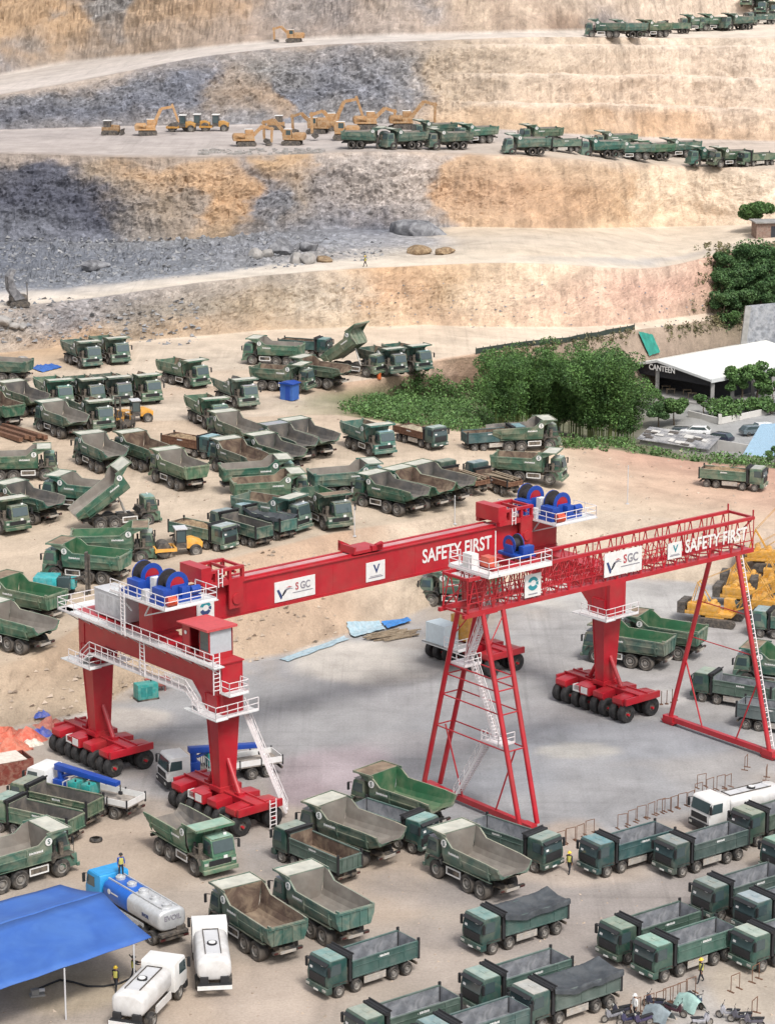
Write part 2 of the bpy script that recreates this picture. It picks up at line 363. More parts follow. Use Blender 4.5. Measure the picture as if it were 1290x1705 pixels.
P['terr'] = [(0, [(0,(204,180,152)),(400,(214,194,170)),(700,(222,198,170)),(900,(226,206,180)),(1290,(222,198,172))]), (1, [(0,(196,162,124)),(140,(202,164,120)),(260,(212,190,164)),(600,(220,194,164)),(900,(228,204,176)),(1290,(224,196,168))])]
P['face1'] = [(0, [(0,(186,168,148)),(120,(198,160,116)),(220,(176,156,130)),(420,(196,164,126)),(560,(212,186,150)),(700,(214,176,134)),(860,(222,188,152)),(1060,(220,176,148)),(1290,(150,138,108))]),
              (.5, [(0,(170,160,150)),(80,(154,150,152)),(200,(158,150,142)),(340,(164,152,134)),(420,(182,160,128)),(500,(206,190,166)),(560,(206,184,156)),(600,(206,164,120)),(700,(196,158,116)),(760,(200,166,122)),(820,(224,196,160)),(920,(222,184,152)),(1060,(220,172,144)),(1190,(206,160,132)),(1290,(140,128,100))]),
              (1, [(0,(176,162,148)),(120,(150,146,146)),(300,(158,148,138)),(460,(178,164,146)),(580,(204,180,150)),(640,(208,164,114)),(760,(206,170,126)),(900,(226,198,162)),(1050,(226,192,164)),(1190,(214,170,142)),(1290,(150,136,108))])]
P['bench2'] = [(0, [(0,ROAD),(300,ROAD),(900,(228,210,186)),(1290,(226,206,180))]), (.16, [(0,(214,202,190)),(500,(222,208,190)),(800,(226,206,180)),(1070,(196,186,176)),(1290,(224,200,172))]),
               (.26, [(0,(132,136,146)),(300,(140,144,152)),(420,(156,156,160)),(560,(190,182,176)),(640,(204,190,172)),(850,(222,200,172)),(1290,(226,206,180))]),
               (.65, [(0,(120,125,138)),(250,(134,138,148)),(400,(146,148,156)),(560,(156,158,166)),(700,(176,172,172)),(760,(206,188,166)),(1290,(224,202,174))]),
               (1, [(0,(126,130,142)),(300,(148,148,150)),(560,(142,143,150)),(640,(128,131,142)),(730,(150,148,148)),(770,(212,188,158)),(1290,(226,204,176))])]
P['face2'] = [(0, [(0,(120,124,136)),(150,(116,120,132)),(220,(150,142,134)),(400,(176,148,112)),(470,(140,140,144)),(560,(142,144,152)),(640,(128,130,142)),(730,(156,150,146)),(770,(206,168,126)),(950,(200,160,118)),(1040,(222,186,142)),(1290,(230,204,172))]),
              (.45, [(0,DKBL),(160,DKBL),(190,(150,142,136)),(250,(172,152,128)),(310,(160,146,132)),(340,(196,154,104)),(405,(190,150,104)),(425,(128,130,138)),(470,(136,136,140)),(500,(164,148,130)),(560,(160,152,148)),(640,(180,168,158)),(740,(190,176,164)),(765,(196,154,110)),(860,(192,150,108)),(1000,(198,156,110)),(1045,(210,168,118)),(1070,(230,198,158)),(1290,(232,206,174))]),
              (.85, [(0,(110,110,118)),(60,DKBL),(130,(104,106,118)),(170,(170,152,130)),(240,(186,152,112)),(380,(194,156,112)),(420,(156,144,136)),(460,(196,158,110)),(530,(196,160,116)),(560,(178,166,156)),(640,(190,178,168)),(740,(188,172,158)),(760,(204,166,124)),(900,(204,170,132)),(1045,(206,170,128)),(1070,(230,200,162)),(1290,(232,208,178))]),
              (1, [(0,(168,154,142)),(300,(176,156,136)),(640,(188,172,158)),(800,(206,176,144)),(1290,(224,200,172))])]
P['bench3'] = [(0, [(0,(190,176,168)),(640,(192,180,172)),(900,(206,184,160)),(1290,(214,194,172))]), (1, [(0,(182,170,164)),(640,(190,178,172)),(1290,(204,186,170))])]
P['face3'] = [(0, [(0,(134,134,140)),(300,(150,142,136)),(460,(140,142,148)),(640,(150,144,138)),(720,(204,170,130)),(860,(206,172,132)),(1040,(206,164,118)),(1290,(216,182,146))]),
              (.35, [(0,BLUEG),(180,(116,120,132)),(330,(126,130,142)),(375,(160,144,128)),(470,(172,146,118)),(480,(122,126,138)),(640,(136,138,146)),(680,(146,146,150)),(740,(188,166,138)),(900,(216,188,158)),(1290,(222,194,164))]),
              (.6, [(0,(138,138,142)),(200,(130,132,140)),(290,(118,123,136)),(345,(128,130,140)),(370,(164,148,132)),(450,(150,148,146)),(560,(140,142,150)),(670,(150,148,148)),(720,(186,166,140)),(900,(208,184,156)),(1290,(224,198,170))]),
              (.9, [(0,(176,162,148)),(150,(164,152,142)),(260,(146,140,138)),(420,(152,144,138)),(560,(150,146,146)),(700,(172,156,138)),(800,(200,178,150)),(1290,(226,202,176))]),
              (1, [(0,(190,174,158)),(640,(166,152,140)),(900,(212,190,164)),(1290,(228,206,180))])]
P['bench4'] = [(0, [(0,(216,202,192)),(640,(214,202,192)),(1290,(232,214,192))]), (1, [(0,(196,182,170)),(640,(210,198,188)),(1290,(228,208,186))])]
P['face4'] = [(0, [(0,(140,136,136)),(60,(160,146,132)),(200,(176,152,126)),(480,(166,148,134)),(640,(176,160,146)),(830,(190,164,138)),(900,(150,122,100)),(960,(178,150,124)),(990,(170,160,156)),(1060,(222,198,172)),(1290,(230,206,180))]),
              (.25, [(0,(182,148,106)),(120,(184,150,108)),(150,(146,142,138)),(210,(148,144,140)),(230,(184,154,118)),(380,(188,154,116)),(420,(160,148,138)),(540,(150,142,138)),(600,(190,166,136)),(700,(164,156,152)),(760,(196,172,144)),(1000,(218,194,168)),(1290,(230,208,184))]),
              (1, [(0,(176,144,104)),(300,(190,160,124)),(640,(184,164,140)),(1290,(228,206,182))])]
P['top'] = P['face4'][2:]+[(2, [(0, (150,150,120))])]
STRIPS = [(N0,N1,4,'yard',0),(N1,N2,16,'yard',0),(N2,T1,110,'yard',.0),(T1,T2,22,'slope',.55),(T2,E_,56,'upper',.12),(E_,Rv,14,'fall',.3),(Rv,C_,14,'dip',.2),
          (C_,Dd,16,'bank',.5),(Dd,T3,14,'terr',.15),(T3,T4,44,'face1',1.1),(T4,T5,44,'bench2',.30),(T5,T6,64,'face2',2.0),(T6,T7,10,'bench3',.15),
          (T7,T8,64,'face3',1.9),(T8,T9,10,'bench4',.12),(T9,T10,44,'face4',2.2),(T10,T11,6,'top',0)]
# ground patches of the lower yard (photo column, row, half width, half height in the photo, colour)
YB = [(700,1180,520,170,(163,162,164)),(900,1290,380,120,(161,161,163)),(1130,1080,330,150,(176,172,170)),(420,1180,240,60,(168,166,166)),(1290,1210,200,120,(170,166,163)),
      (600,1108,130,40,(208,198,186)),(980,985,120,30,(206,198,188)),(1060,1000,120,40,(190,186,182)),(840,1150,160,26,(172,170,170)),(770,1095,120,30,(190,184,178)),(700,1240,90,20,(176,172,172)),
      (540,1285,110,42,(176,160,164)),(500,1320,60,28,(168,150,154)),(160,1200,110,22,(204,192,180)),(60,1235,90,26,(176,162,148)),
      (640,1470,90,60,(190,168,146)),(760,1600,200,60,(180,164,150)),(180,1420,160,60,(188,166,144)),(330,1660,140,60,(186,164,142)),(470,1660,140,50,(190,170,152)),(120,1650,120,40,(190,170,140)),
      (1000,1480,330,50,(162,152,146)),(1130,1620,200,36,(172,160,150)),(1170,1680,120,34,(190,182,174)),(1260,1650,80,40,(186,170,150)),(900,1560,200,40,(166,154,146)),(960,1410,60,40,(180,162,146)),(940,1450,120,30,(186,168,152)),
      (1100,1160,40,14,(210,204,198)),(690,1070,50,12,(190,180,170)),(840,1300,120,30,(155,157,162)),(1000,1230,200,30,(153,155,160)),(900,1140,90,20,(169,167,166)),(960,1250,60,10,(184,180,172))]
def build_terrain():
    allP = []; allC = []; allR = []; first = True
    for A, B, n, nm, amp in STRIPS:
        v = np.linspace(0, 1, n+1)[(0 if first else 1):, None]; first = False
        p = A[None]*(1-v[..., None])+B[None]*v[..., None]
        X, Y = p[..., 0], p[..., 1]; pxg = np.broadcast_to(px, X.shape); vg = np.broadcast_to(v, X.shape)
        if nm == 'face3':                     # stepped terraces in the right half
            t = np.clip((pxg-700)/120, 0, 1)*.8
            st = vg*3.2; fr = st-np.floor(st); stp = (np.floor(st)+np.clip((fr-.0)/.75, 0, 1))/3.2
            p[..., 2] = p[..., 2]+(stp-vg)*t*(B[None, :, 2]-A[None, :, 2])
        if amp:
            env = np.sin(np.pi*np.clip(vg, 0, 1))**.6
            sy0 = p[..., 2]+Y*.25
            if nm[:4] in ('face', 'slop', 'bank'):
                rough = 1.0-.45*np.clip((pxg+(fbm(X*.12, sy0*.15, 201, 4)-.5)*320-640)/260, 0, 1) if nm != 'slope' else 1.0
                gul = 1-np.abs(2*fbm(X*.16+fbm(X*.1, p[..., 2]*.2, 3, 3)*2, p[..., 2]*.10, 31, 4)-1)*2
                crag = fbm(X*.30, p[..., 2]*.55+Y*.1, 57, 5)-.5
                big = fbm(X*.05, p[..., 2]*.16, 91, 3)-.5
                fin = (1-np.abs(2*fbm(X*.8+1.7*fbm(X*.5, p[..., 2]*.5, 8, 2), p[..., 2]*.9+Y*.2, 131, 4)-1))-.7
                d = (gul*.35+crag*1.5+big*1.2+fin*.6*rough+(vnoise(p[..., 2]*.42+fbm(X*.06, p[..., 2]*.1, 61, 3)*4, X*.02, 63)-.5)*1.0)*amp*env*rough
                d = d+(hash2(np.round(X*3).astype(int), np.round(p[..., 2]*4).astype(int), 5)-.5)*.30*env*(rough*1.2-.2)*(0 if nm in ('slope', 'bank') else 1)
                p[..., 1] = Y-d*.8; p[..., 2] = p[..., 2]+d*.6
            else:
                p[..., 2] = p[..., 2]+((fbm(X*.22, Y*.22, 5, 5)-.5)*2*amp+(fbm(X*.8, Y*.8, 6, 3)-.5)*amp*.5)*env
                if nm == 'bench2':            # broken rock dumped along the left of the bench
                    t = np.clip((640-pxg)/200, 0, 1)*np.clip((vg-.22)/.1, 0, 1)*np.clip((1-vg)/.1, 0, 1)
                    p[..., 2] = p[..., 2]+t*(np.clip(fbm(X*.16, Y*.10, 77, 3)-.45, 0, 1)*3.0+np.clip(fbm(X*.9, Y*.6, 79, 4)-.48, 0, 1)*3.2)
        sy = p[..., 2]*1.0+Y*.25
        pw = pxg+(fbm(X*.09, sy*.14, 11, 6, .58)-.5)*170; vw = np.clip(vg+(fbm(X*.10, sy*.12+4, 23, 6, .58)-.5)*(.55 if nm[:4] == 'face' else .12), 0, 1)
        if nm == 'bench2': pw = pxg+(fbm(X*.10, Y*.10, 11, 5)-.5)*80; vw = np.clip(vg+(fbm(X*.14, Y*.12+4, 23, 5)-.5)*.16, 0, 1)
        c = pal(P[nm], pw, vw)
        if nm == 'yard':
            ww = (fbm(X*.12, Y*.12, 41, 5)-.5)
            for (bx, by, hw, hh, colr) in YB:
                g = G(bx, by); s = F*math.cos(TH)/(CH/math.cos(TH))*0+0.01388*(by+150); k = math.sin(TH+math.atan((by-852.5)/F))
                r = np.sqrt(((X-g.x)/(hw/s))**2+((Y-g.y)/(hh/(s*k)))**2)+ww*1.1
                t = np.clip((1.25-r)/.5, 0, 1); t = (t*t*(3-2*t))[..., None]*.92
                c = c*(1-t)+np.array([lin(q)*K_ALB for q in colr])*t
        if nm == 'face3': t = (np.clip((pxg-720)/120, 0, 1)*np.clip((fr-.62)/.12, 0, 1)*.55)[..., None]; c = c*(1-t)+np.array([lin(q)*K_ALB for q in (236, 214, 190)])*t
        if nm[:4] == 'face': c = c*np.array([.97, .945, .94])
        if nm == 'slope': c = c*np.array([.90, .86, .83])
        if nm == 'upper': c = c*np.array([.96, .925, .88])
        if nm == 'bench2': c = c*(1-.16*np.clip((700-pxg)/150, 0, 1)*np.clip((vg-.2)/.1, 0, 1))[..., None]
        fine = 1+(fbm(X*.6, (Y*.4+p[..., 2])*.8, 71, 5)-.5)*(.45 if nm[:4] == 'face' else .16)
        mx = c.max(-1); sat = (mx-c.min(-1))/np.maximum(mx, 1e-3)
        rk = np.clip(1.35-2.6*sat, .24, 1) if nm[:4] == 'face' or nm == 'bench2' else (np.full_like(mx, .07) if nm in ('slope', 'bank') else np.full_like(mx, .04))
        if nm == 'bench2': rk = rk*np.clip((vg-.18)/.08, 0, 1)*np.clip((820-pxg)/150, .1, 1)
        allR.append(np.broadcast_to(rk, mx.shape).copy())
        allP.append(p); allC.append(c*fine[..., None])
    PP = np.concatenate(allP); CC = np.clip(np.concatenate(allC), .01, .9)
    nr = PP.shape[0]
    idx = np.arange(nr*NC).reshape(nr, NC)
    fs = np.stack([idx[:-1, :-1], idx[:-1, 1:], idx[1:, 1:], idx[1:, :-1]], -1).reshape(-1, 4)
    me = bpy.data.meshes.new('terrain')
    me.vertices.add(nr*NC); me.vertices.foreach_set('co', PP.reshape(-1))
    me.loops.add(fs.size); me.loops.foreach_set('vertex_index', fs.reshape(-1))
    me.polygons.add(len(fs)); me.polygons.foreach_set('loop_start', np.arange(len(fs))*4); me.polygons.foreach_set('loop_total', np.full(len(fs), 4))
    me.update(); me.validate()
    at = me.color_attributes.new('Col', 'FLOAT_COLOR', 'POINT')
    at.data.foreach_set('color', np.concatenate([CC.reshape(-1, 3), np.concatenate(allR).reshape(-1, 1)], 1).reshape(-1))
    fl = np.concatenate(allR)[:-1, :-1].reshape(-1) < .2
    me.polygons.foreach_set('use_smooth', fl)
    m, n, l, b = nt('quarry_ground')
    a = n.new('ShaderNodeVertexColor'); a.layer_name = 'Col'
    tc = n.new('ShaderNodeTexCoord'); vec = tc.outputs['Object']
    mp = n.new('ShaderNodeMapping'); mp.inputs['Scale'].default_value = (1.0, .30, .55); l.new(vec, mp.inputs[0])
    gx = n.new('ShaderNodeNewGeometry'); sx = n.new('ShaderNodeSeparateXYZ'); l.new(gx.outputs['Normal'], sx.inputs[0])
    steep = ramp(n, l, sx.outputs['Z'], [(.62, 1.0), (.95, 0.0)])
    f1 = ramp(n, l, noise(n, l, .55, 7, .65, mp.outputs[0], .4), [(.3, .76), (.5, 1.02), (.72, 1.22)])
    f2 = ramp(n, l, noise(n, l, .18, 6, .6, vec, .5), [(.35, .88), (.65, 1.10)])
    c = mixc(n, l, 1.0, a.outputs[0], f2, 'MULTIPLY')
    c = mixc(n, l, steep, c, mixc(n, l, 1.0, c, f1, 'MULTIPLY'))
    speck = ramp(n, l, noise(n, l, 2.2, 5, .7, vec), [(.60, 0.0), (.74, .35)])
    c = mixc(n, l, speck, c, mixc(n, l, 1.0, c, (.62, .58, .55), 'MULTIPLY'))
    lt = ramp(n, l, noise(n, l, 1.3, 5, .7, vec), [(.62, 0.0), (.76, .25)])
    c = mixc(n, l, lt, c, (.50, .46, .41))
    rk = a.outputs['Alpha']
    def mul(x, y):
        q = n.new('ShaderNodeMath'); q.operation = 'MULTIPLY'
        for k_, v_ in ((0, x), (1, y)):
            if hasattr(v_, 'node'): l.new(v_, q.inputs[k_])
            else: q.inputs[k_].default_value = v_
        return q.outputs[0]
    wv = n.new('ShaderNodeVectorMath'); wv.operation = 'MULTIPLY_ADD'; nz = n.new('ShaderNodeTexNoise'); nz.inputs['Scale'].default_value = .7; nz.inputs['Detail'].default_value = 4; l.new(vec, nz.inputs['Vector'])
    l.new(nz.outputs['Color'], wv.inputs[0]); wv.inputs[1].default_value = (1.1, 1.1, 1.1); l.new(vec, wv.inputs[2])
    vo = n.new('ShaderNodeTexVoronoi'); vo.inputs['Scale'].default_value = 1.5; l.new(wv.outputs[0], vo.inputs['Vector'])
    vs = n.new('ShaderNodeSeparateColor'); l.new(vo.outputs['Color'], vs.inputs[0])
    blk = ramp(n, l, vs.outputs[0], [(0, .70), (.45, .98), (.8, 1.14), (1, 1.6)])
    gap = ramp(n, l, noise(n, l, 1.5, 8, .78, wv.outputs[0]), [(.34, .52), (.46, .98), (.58, 1.05), (.70, 1.5)])
    c = mixc(n, l, mul(rk, .85), c, mixc(n, l, 1.0, c, mixc(n, l, 1.0, blk, gap, 'MULTIPLY'), 'MULTIPLY'))
    m2 = n.new('ShaderNodeMapping'); m2.inputs['Scale'].default_value = (.9, .10, .10); l.new(wv.outputs[0], m2.inputs[0])
    rill = ramp(n, l, noise(n, l, 1.0, 6, .66, m2.outputs[0]), [(.34, .62), (.48, 1.0), (.7, 1.14)])
    c = mixc(n, l, mul(mul(steep, .75), ramp(n, l, rk, [(.08, 0.15), (.13, 1.0)])), c, mixc(n, l, 1.0, c, rill, 'MULTIPLY'))
    # wheel tracks and scuffs on the flat ground
    for rz_, sc3 in ((.72, (1.5, .035, 1)), (-.85, (1.3, .04, 1)), (.1, (.05, 1.1, 1))):
        m3 = n.new('ShaderNodeMapping'); m3.inputs['Rotation'].default_value = (0, 0, rz_); m3.inputs['Scale'].default_value = sc3; l.new(vec, m3.inputs[0])
        tr = ramp(n, l, noise(n, l, .9, 4, .6, m3.outputs[0], .25), [(.30, .86), (.45, 1.0), (.60, 1.0), (.74, 1.12)])
        pm = ramp(n, l, noise(n, l, .035, 3, .5, vec), [(.42, 0.0), (.6, 1.0)])
        c = mixc(n, l, mul(pm, .9), c, mixc(n, l, 1.0, c, tr, 'MULTIPLY'))
    st = ramp(n, l, noise(n, l, .16, 6, .7, vec, .8), [(.36, .86), (.48, 1.0), (.70, 1.08)])
    c = mixc(n, l, .8, c, mixc(n, l, 1.0, c, st, 'MULTIPLY'))
    gr = ramp(n, l, noise(n, l, 5.0, 4, .75, vec), [(.3, .84), (.5, 1.02), (.72, 1.18)])
    c = mixc(n, l, 1.0, c, gr, 'MULTIPLY')
    hv = n.new('ShaderNodeHueSaturation'); hv.inputs['Saturation'].default_value = .80; l.new(c, hv.inputs['Color']); c = hv.outputs[0]
    l.new(c, b.inputs['Base Color']); b.inputs['Roughness'].default_value = .92; b.inputs['Specular IOR Level'].default_value = .2
    bp = n.new('ShaderNodeBump'); bp.inputs['Distance'].default_value = .5
    bs = n.new('ShaderNodeMath'); bs.operation = 'MULTIPLY_ADD'; l.new(steep, bs.inputs[0]); bs.inputs[1].default_value = .75; bs.inputs[2].default_value = .10
    l.new(bs.outputs[0], bp.inputs['Strength']); hm = n.new('ShaderNodeMath'); hm.operation = 'MULTIPLY_ADD'; l.new(mul(vs.outputs[0], rk), hm.inputs[0]); hm.inputs[1].default_value = .5; l.new(noise(n, l, .8, 8, .7, vec), hm.inputs[2]); l.new(hm.outputs[0], bp.inputs['Height']); l.new(bp.outputs[0], b.inputs['Normal'])
    me.materials.append(m)
    o = bpy.data.objects.new('terrain', me); COL.objects.link(o); tag(o, kind='structure')
    return o, BVHTree.FromPolygons([tuple(q) for q in PP.reshape(-1, 3)], [tuple(q) for q in fs.tolist()])
terrain, BV = build_terrain()
def gz(x, y):
    h = BV.ray_cast(Vector((x, y, 300)), Vector((0, 0, -1)))
    return h[0].z if h[0] else 0.0
def hit(px_, py_):
    h = BV.ray_cast(Vector((0, 0, CH)), ray(px_, py_).normalized())
    return h[0]
_l6 = T6; _l8 = T8; _l4 = T4
def lv(kind, x):
    return float(np.interp(x, px, {'b3': T6, 'b4': T8, 'b2': T4}[kind][:, 2]))
def spot(px_, py_, h=0.0, lvl=None):
    """ground point under the photo pixel; h = height of that pixel above the ground"""
    if lvl is None:
        r = ray(px_, py_); a, b_ = 90.0, 700.0
        t = 60.0
        while t < 700:
            p = Vector((0, 0, CH))+r*t
            if p.z < gz(p.x, p.y)+h: break
            t += .5
        return Vector((p.x, p.y, gz(p.x, p.y)))
    if isinstance(lvl, str): lvl = lv(lvl, px_)+.15
    p = G(px_, py_, lvl+h)
    if lvl > 12:                               # on a bench: keep off its edge
        d = Vector((p.x, p.y, 0)).normalized(); k = 0
        while gz(p.x, p.y) < lvl-.6 and k < 60: p = p+d*.5; k += 1
        p = p+d*1.5
    return Vector((p.x, p.y, gz(p.x, p.y)))
# ------------------------------------------------------------------ dump trucks (x forward, y left, z up, origin on the ground)
def wheel_mesh(name, r, wd, rim=.55):
    b = MB(); h = wd/2
    b.lathe([(r*rim, -h*.86), (r*.86, -h), (r*.97, -h*.82), (r, -h*.45), (r, h*.45), (r*.97, h*.82), (r*.86, h), (r*rim, h*.86)], n=20)
    return b.data(name, M['tyre'], ang=50)
def rim_mesh(name, r, wd, rim=.56, mat='rim'):
    b = MB(); h = wd/2
    for s in (-1, 1):
        b.lathe([(r*rim, s*h*.9), (r*rim*.92, s*h*.92), (r*rim*.8, s*h*.45), (r*.30, s*h*.45), (r*.26, s*h*.8), (0.001, s*h*.82)], n=16)
    return b.data(name, M[mat], ang=40)
WT = wheel_mesh('big_tyre', .74, .52); WR = rim_mesh('big_rim', .74, .52)
WT2 = wheel_mesh('big_twin_tyre', .74, .80)
HT = wheel_mesh('tyre', .53, .32); HR_ = rim_mesh('road_rim', .53, .32); HT2 = wheel_mesh('twin_tyre', .53, .58); HR2 = rim_mesh('twin_rim', .53, .58); WR2 = rim_mesh('big_twin_rim', .74, .80)
def wheel(parent, tyre, rimm, x, y, r):
    o = inst(tyre, 'wheel', parent, (x, y, r-.015)); inst(rimm, 'rim', o); return o
def badge(parent, x, y, z, s):
    b = MB(); b.lathe([(.001, 0), (.30, 0), (.30, .03), (.001, .03)], n=18, m=0)
    me = text_mesh('S', .52)
    c0 = ((-1,0,0),(0,0,1),(0,1,0)) if s > 0 else ((1,0,0),(0,0,1),(0,-1,0))
    mt = Matrix(((c0[0][0],c0[1][0],c0[2][0],0),(c0[0][1],c0[1][1],c0[2][1],.035 if s > 0 else -.005),(c0[0][2],c0[1][2],c0[2][2],0),(0,0,0,1)))
    b.mesh(me, mt, 1)
    o = b.build('badge', [M['white'], M['h_green']], parent, (x, y, z), recalc=False); return o
def marks(parent, x, y, z, s, w_=1.1):
    b = MB(); rr = random.Random(3); t = 0
    while t < w_:
        q = rr.uniform(.07, .13); b.box(x-w_/2+t, x-w_/2+t+q, y, y+s*.012, z, z+rr.uniform(.13, .19)); t += q+.035
    return b.build('side_lettering', M['white'], parent)

def w_bed(tail, inside, canopy, green='w_green'):
    """wide quarry bed: sloped sides with a ledge, raised front wall; returns one object"""
    b = MB(); xr = -4.35 if tail == 'open' else -4.05
    st = [(xr, 2.42 if tail == 'open' else 1.72, 3.02, 1.64), (-3.05, 1.74, 3.04, 1.66), (-1.0, 1.62, 3.06, 1.67), (.75, 1.56, 3.08, 1.67), (1.45, 1.56, 3.62, 1.67), (1.95, 1.58, 3.78, 1.67)]
    if tail == 'open': st[0] = (xr, 2.25, 2.95, 1.62)
    outer = []; inner = []
    for x, zf, zt, hw in st:
        outer.append([(x, hw*.74, zf-.16), (x, hw*.86, zf+.02), (x, hw*.90, zf+.30), (x, hw*.97, zf+.62 if zf < 2 else zf+.35), (x, hw, zt-.16), (x, hw+.05, zt-.15), (x, hw+.05, zt)])
        inner.append([(x, 0, zf), (x, hw*.62, zf+.02), (x, hw*.78, zf+.22), (x, hw*.88, zf+.6 if zf < 2 else zf+.4), (x, hw-.07, zt)])
    for s in (1, -1):
        for A, mi in ((outer, 0), (inner, 1)):
            n = len(A[0])
            for i in range(len(A)-1):
                for j in range(n-1):
                    q = [A[i][j], A[i+1][j], A[i+1][j+1], A[i][j+1]]
                    q = [(p[0], p[1]*s, p[2]) for p in q]
                    if (s > 0) == (mi == 1): q = q[::-1]
                    b.quad(q, mi)
        for i in range(len(st)-1):            # rim
            q = [outer[i][-1], outer[i+1][-1], inner[i+1][-1], inner[i][-1]]
            q = [(p[0], p[1]*s, p[2]) for p in q]; b.quad(q if s < 0 else q[::-1], 0)
        q = [(p[0], p[1]*s, p[2]) for p in outer[0]]+[(p[0], p[1]*s, p[2]) for p in reversed(inner[0])]   # rear lip
        b.quad(q, 0)
        for x in (-3.3, -.2):                  # stiffeners
            b.prism([(1.70*s, 2.15), (1.72*s, 2.9), (1.62*s, 2.9), (1.50*s, 1.7)], 'x', x-.07, x+.07)
        b.box(-3.6, 1.3, 1.645*s-.03, 1.645*s+.03, 2.34, 2.42)
        b.prism([(1.30*s, 1.50), (1.62*s, 1.62), (1.62*s, 1.66), (1.30*s, 1.56)], 'x', -3.4, 1.9)
    # floor underside and front wall
    b.quad([(xr, -1.2, st[0][1]-.16), (-3.05, -1.2, 1.58), (-3.05, 1.2, 1.58), (xr, 1.2, st[0][1]-.16)], 0)
    b.quad([(-3.05, -1.2, 1.58), (1.95, -1.2, 1.42), (1.95, 1.2, 1.42), (-3.05, 1.2, 1.58)], 0)
    b.prism([(-1.25, 1.42), (1.25, 1.42), (1.70, 3.78), (-1.70, 3.78)], 'x', 1.95, 2.02, 0)
    b.quad([(1.92, -1.6, 3.74), (1.92, 1.6, 3.74), (1.92, 1.28, 1.6), (1.92, -1.28, 1.6)], 1)
    for y in (-.9, 0, .9): b.box(2.02, 2.10, y-.06, y+.06, 1.5, 3.7)
    bed = b.build('dump_bed', [M[green], M[inside]], recalc=False)
    c = MB(); c.box(2.02, 3.62, -1.68, 1.68, 3.74, 3.79, 1)
    for s in (1, -1): c.box(1.5, 3.66, 1.66*s-.04, 1.66*s+.04, 3.70, 3.86, 0)
    c.box(3.58, 3.66, -1.66, 1.66, 3.66, 3.86, 0)
    for s in (1, -1): c.prism([(2.02, 3.15), (3.3, 3.70), (2.02, 3.70)], 'y', 1.55*s-.03, 1.55*s+.03, 0)
    c.build('canopy', [M[green], M[canopy]], bed)
    if tail == 'gate':
        g = MB(); g.prism([(-1.30, 1.62), (1.30, 1.62), (1.60, 2.35), (1.66, 3.02), (-1.66, 3.02), (-1.60, 2.35)], 'x', xr-.10, xr-.02, 0)
        for y in (-1.1, -.4, .4, 1.1): g.box(xr-.17, xr-.10, y-.05, y+.05, 1.66, 2.95)
        g.box(xr-.18, xr-.10, -1.55, 1.55, 2.82, 2.98)
        for y in (-1.45, 1.45): g.box(xr-.2, xr+.12, y-.06, y+.06, 2.95, 3.16)
        g.build('tailgate', [M[green]], bed)
    for s in (1, -1):
        badge(bed, 1.62, 1.72*s if s > 0 else -1.75, 3.18, s)
        marks(bed, .5, 1.68*s, 2.50, s)
    return bed
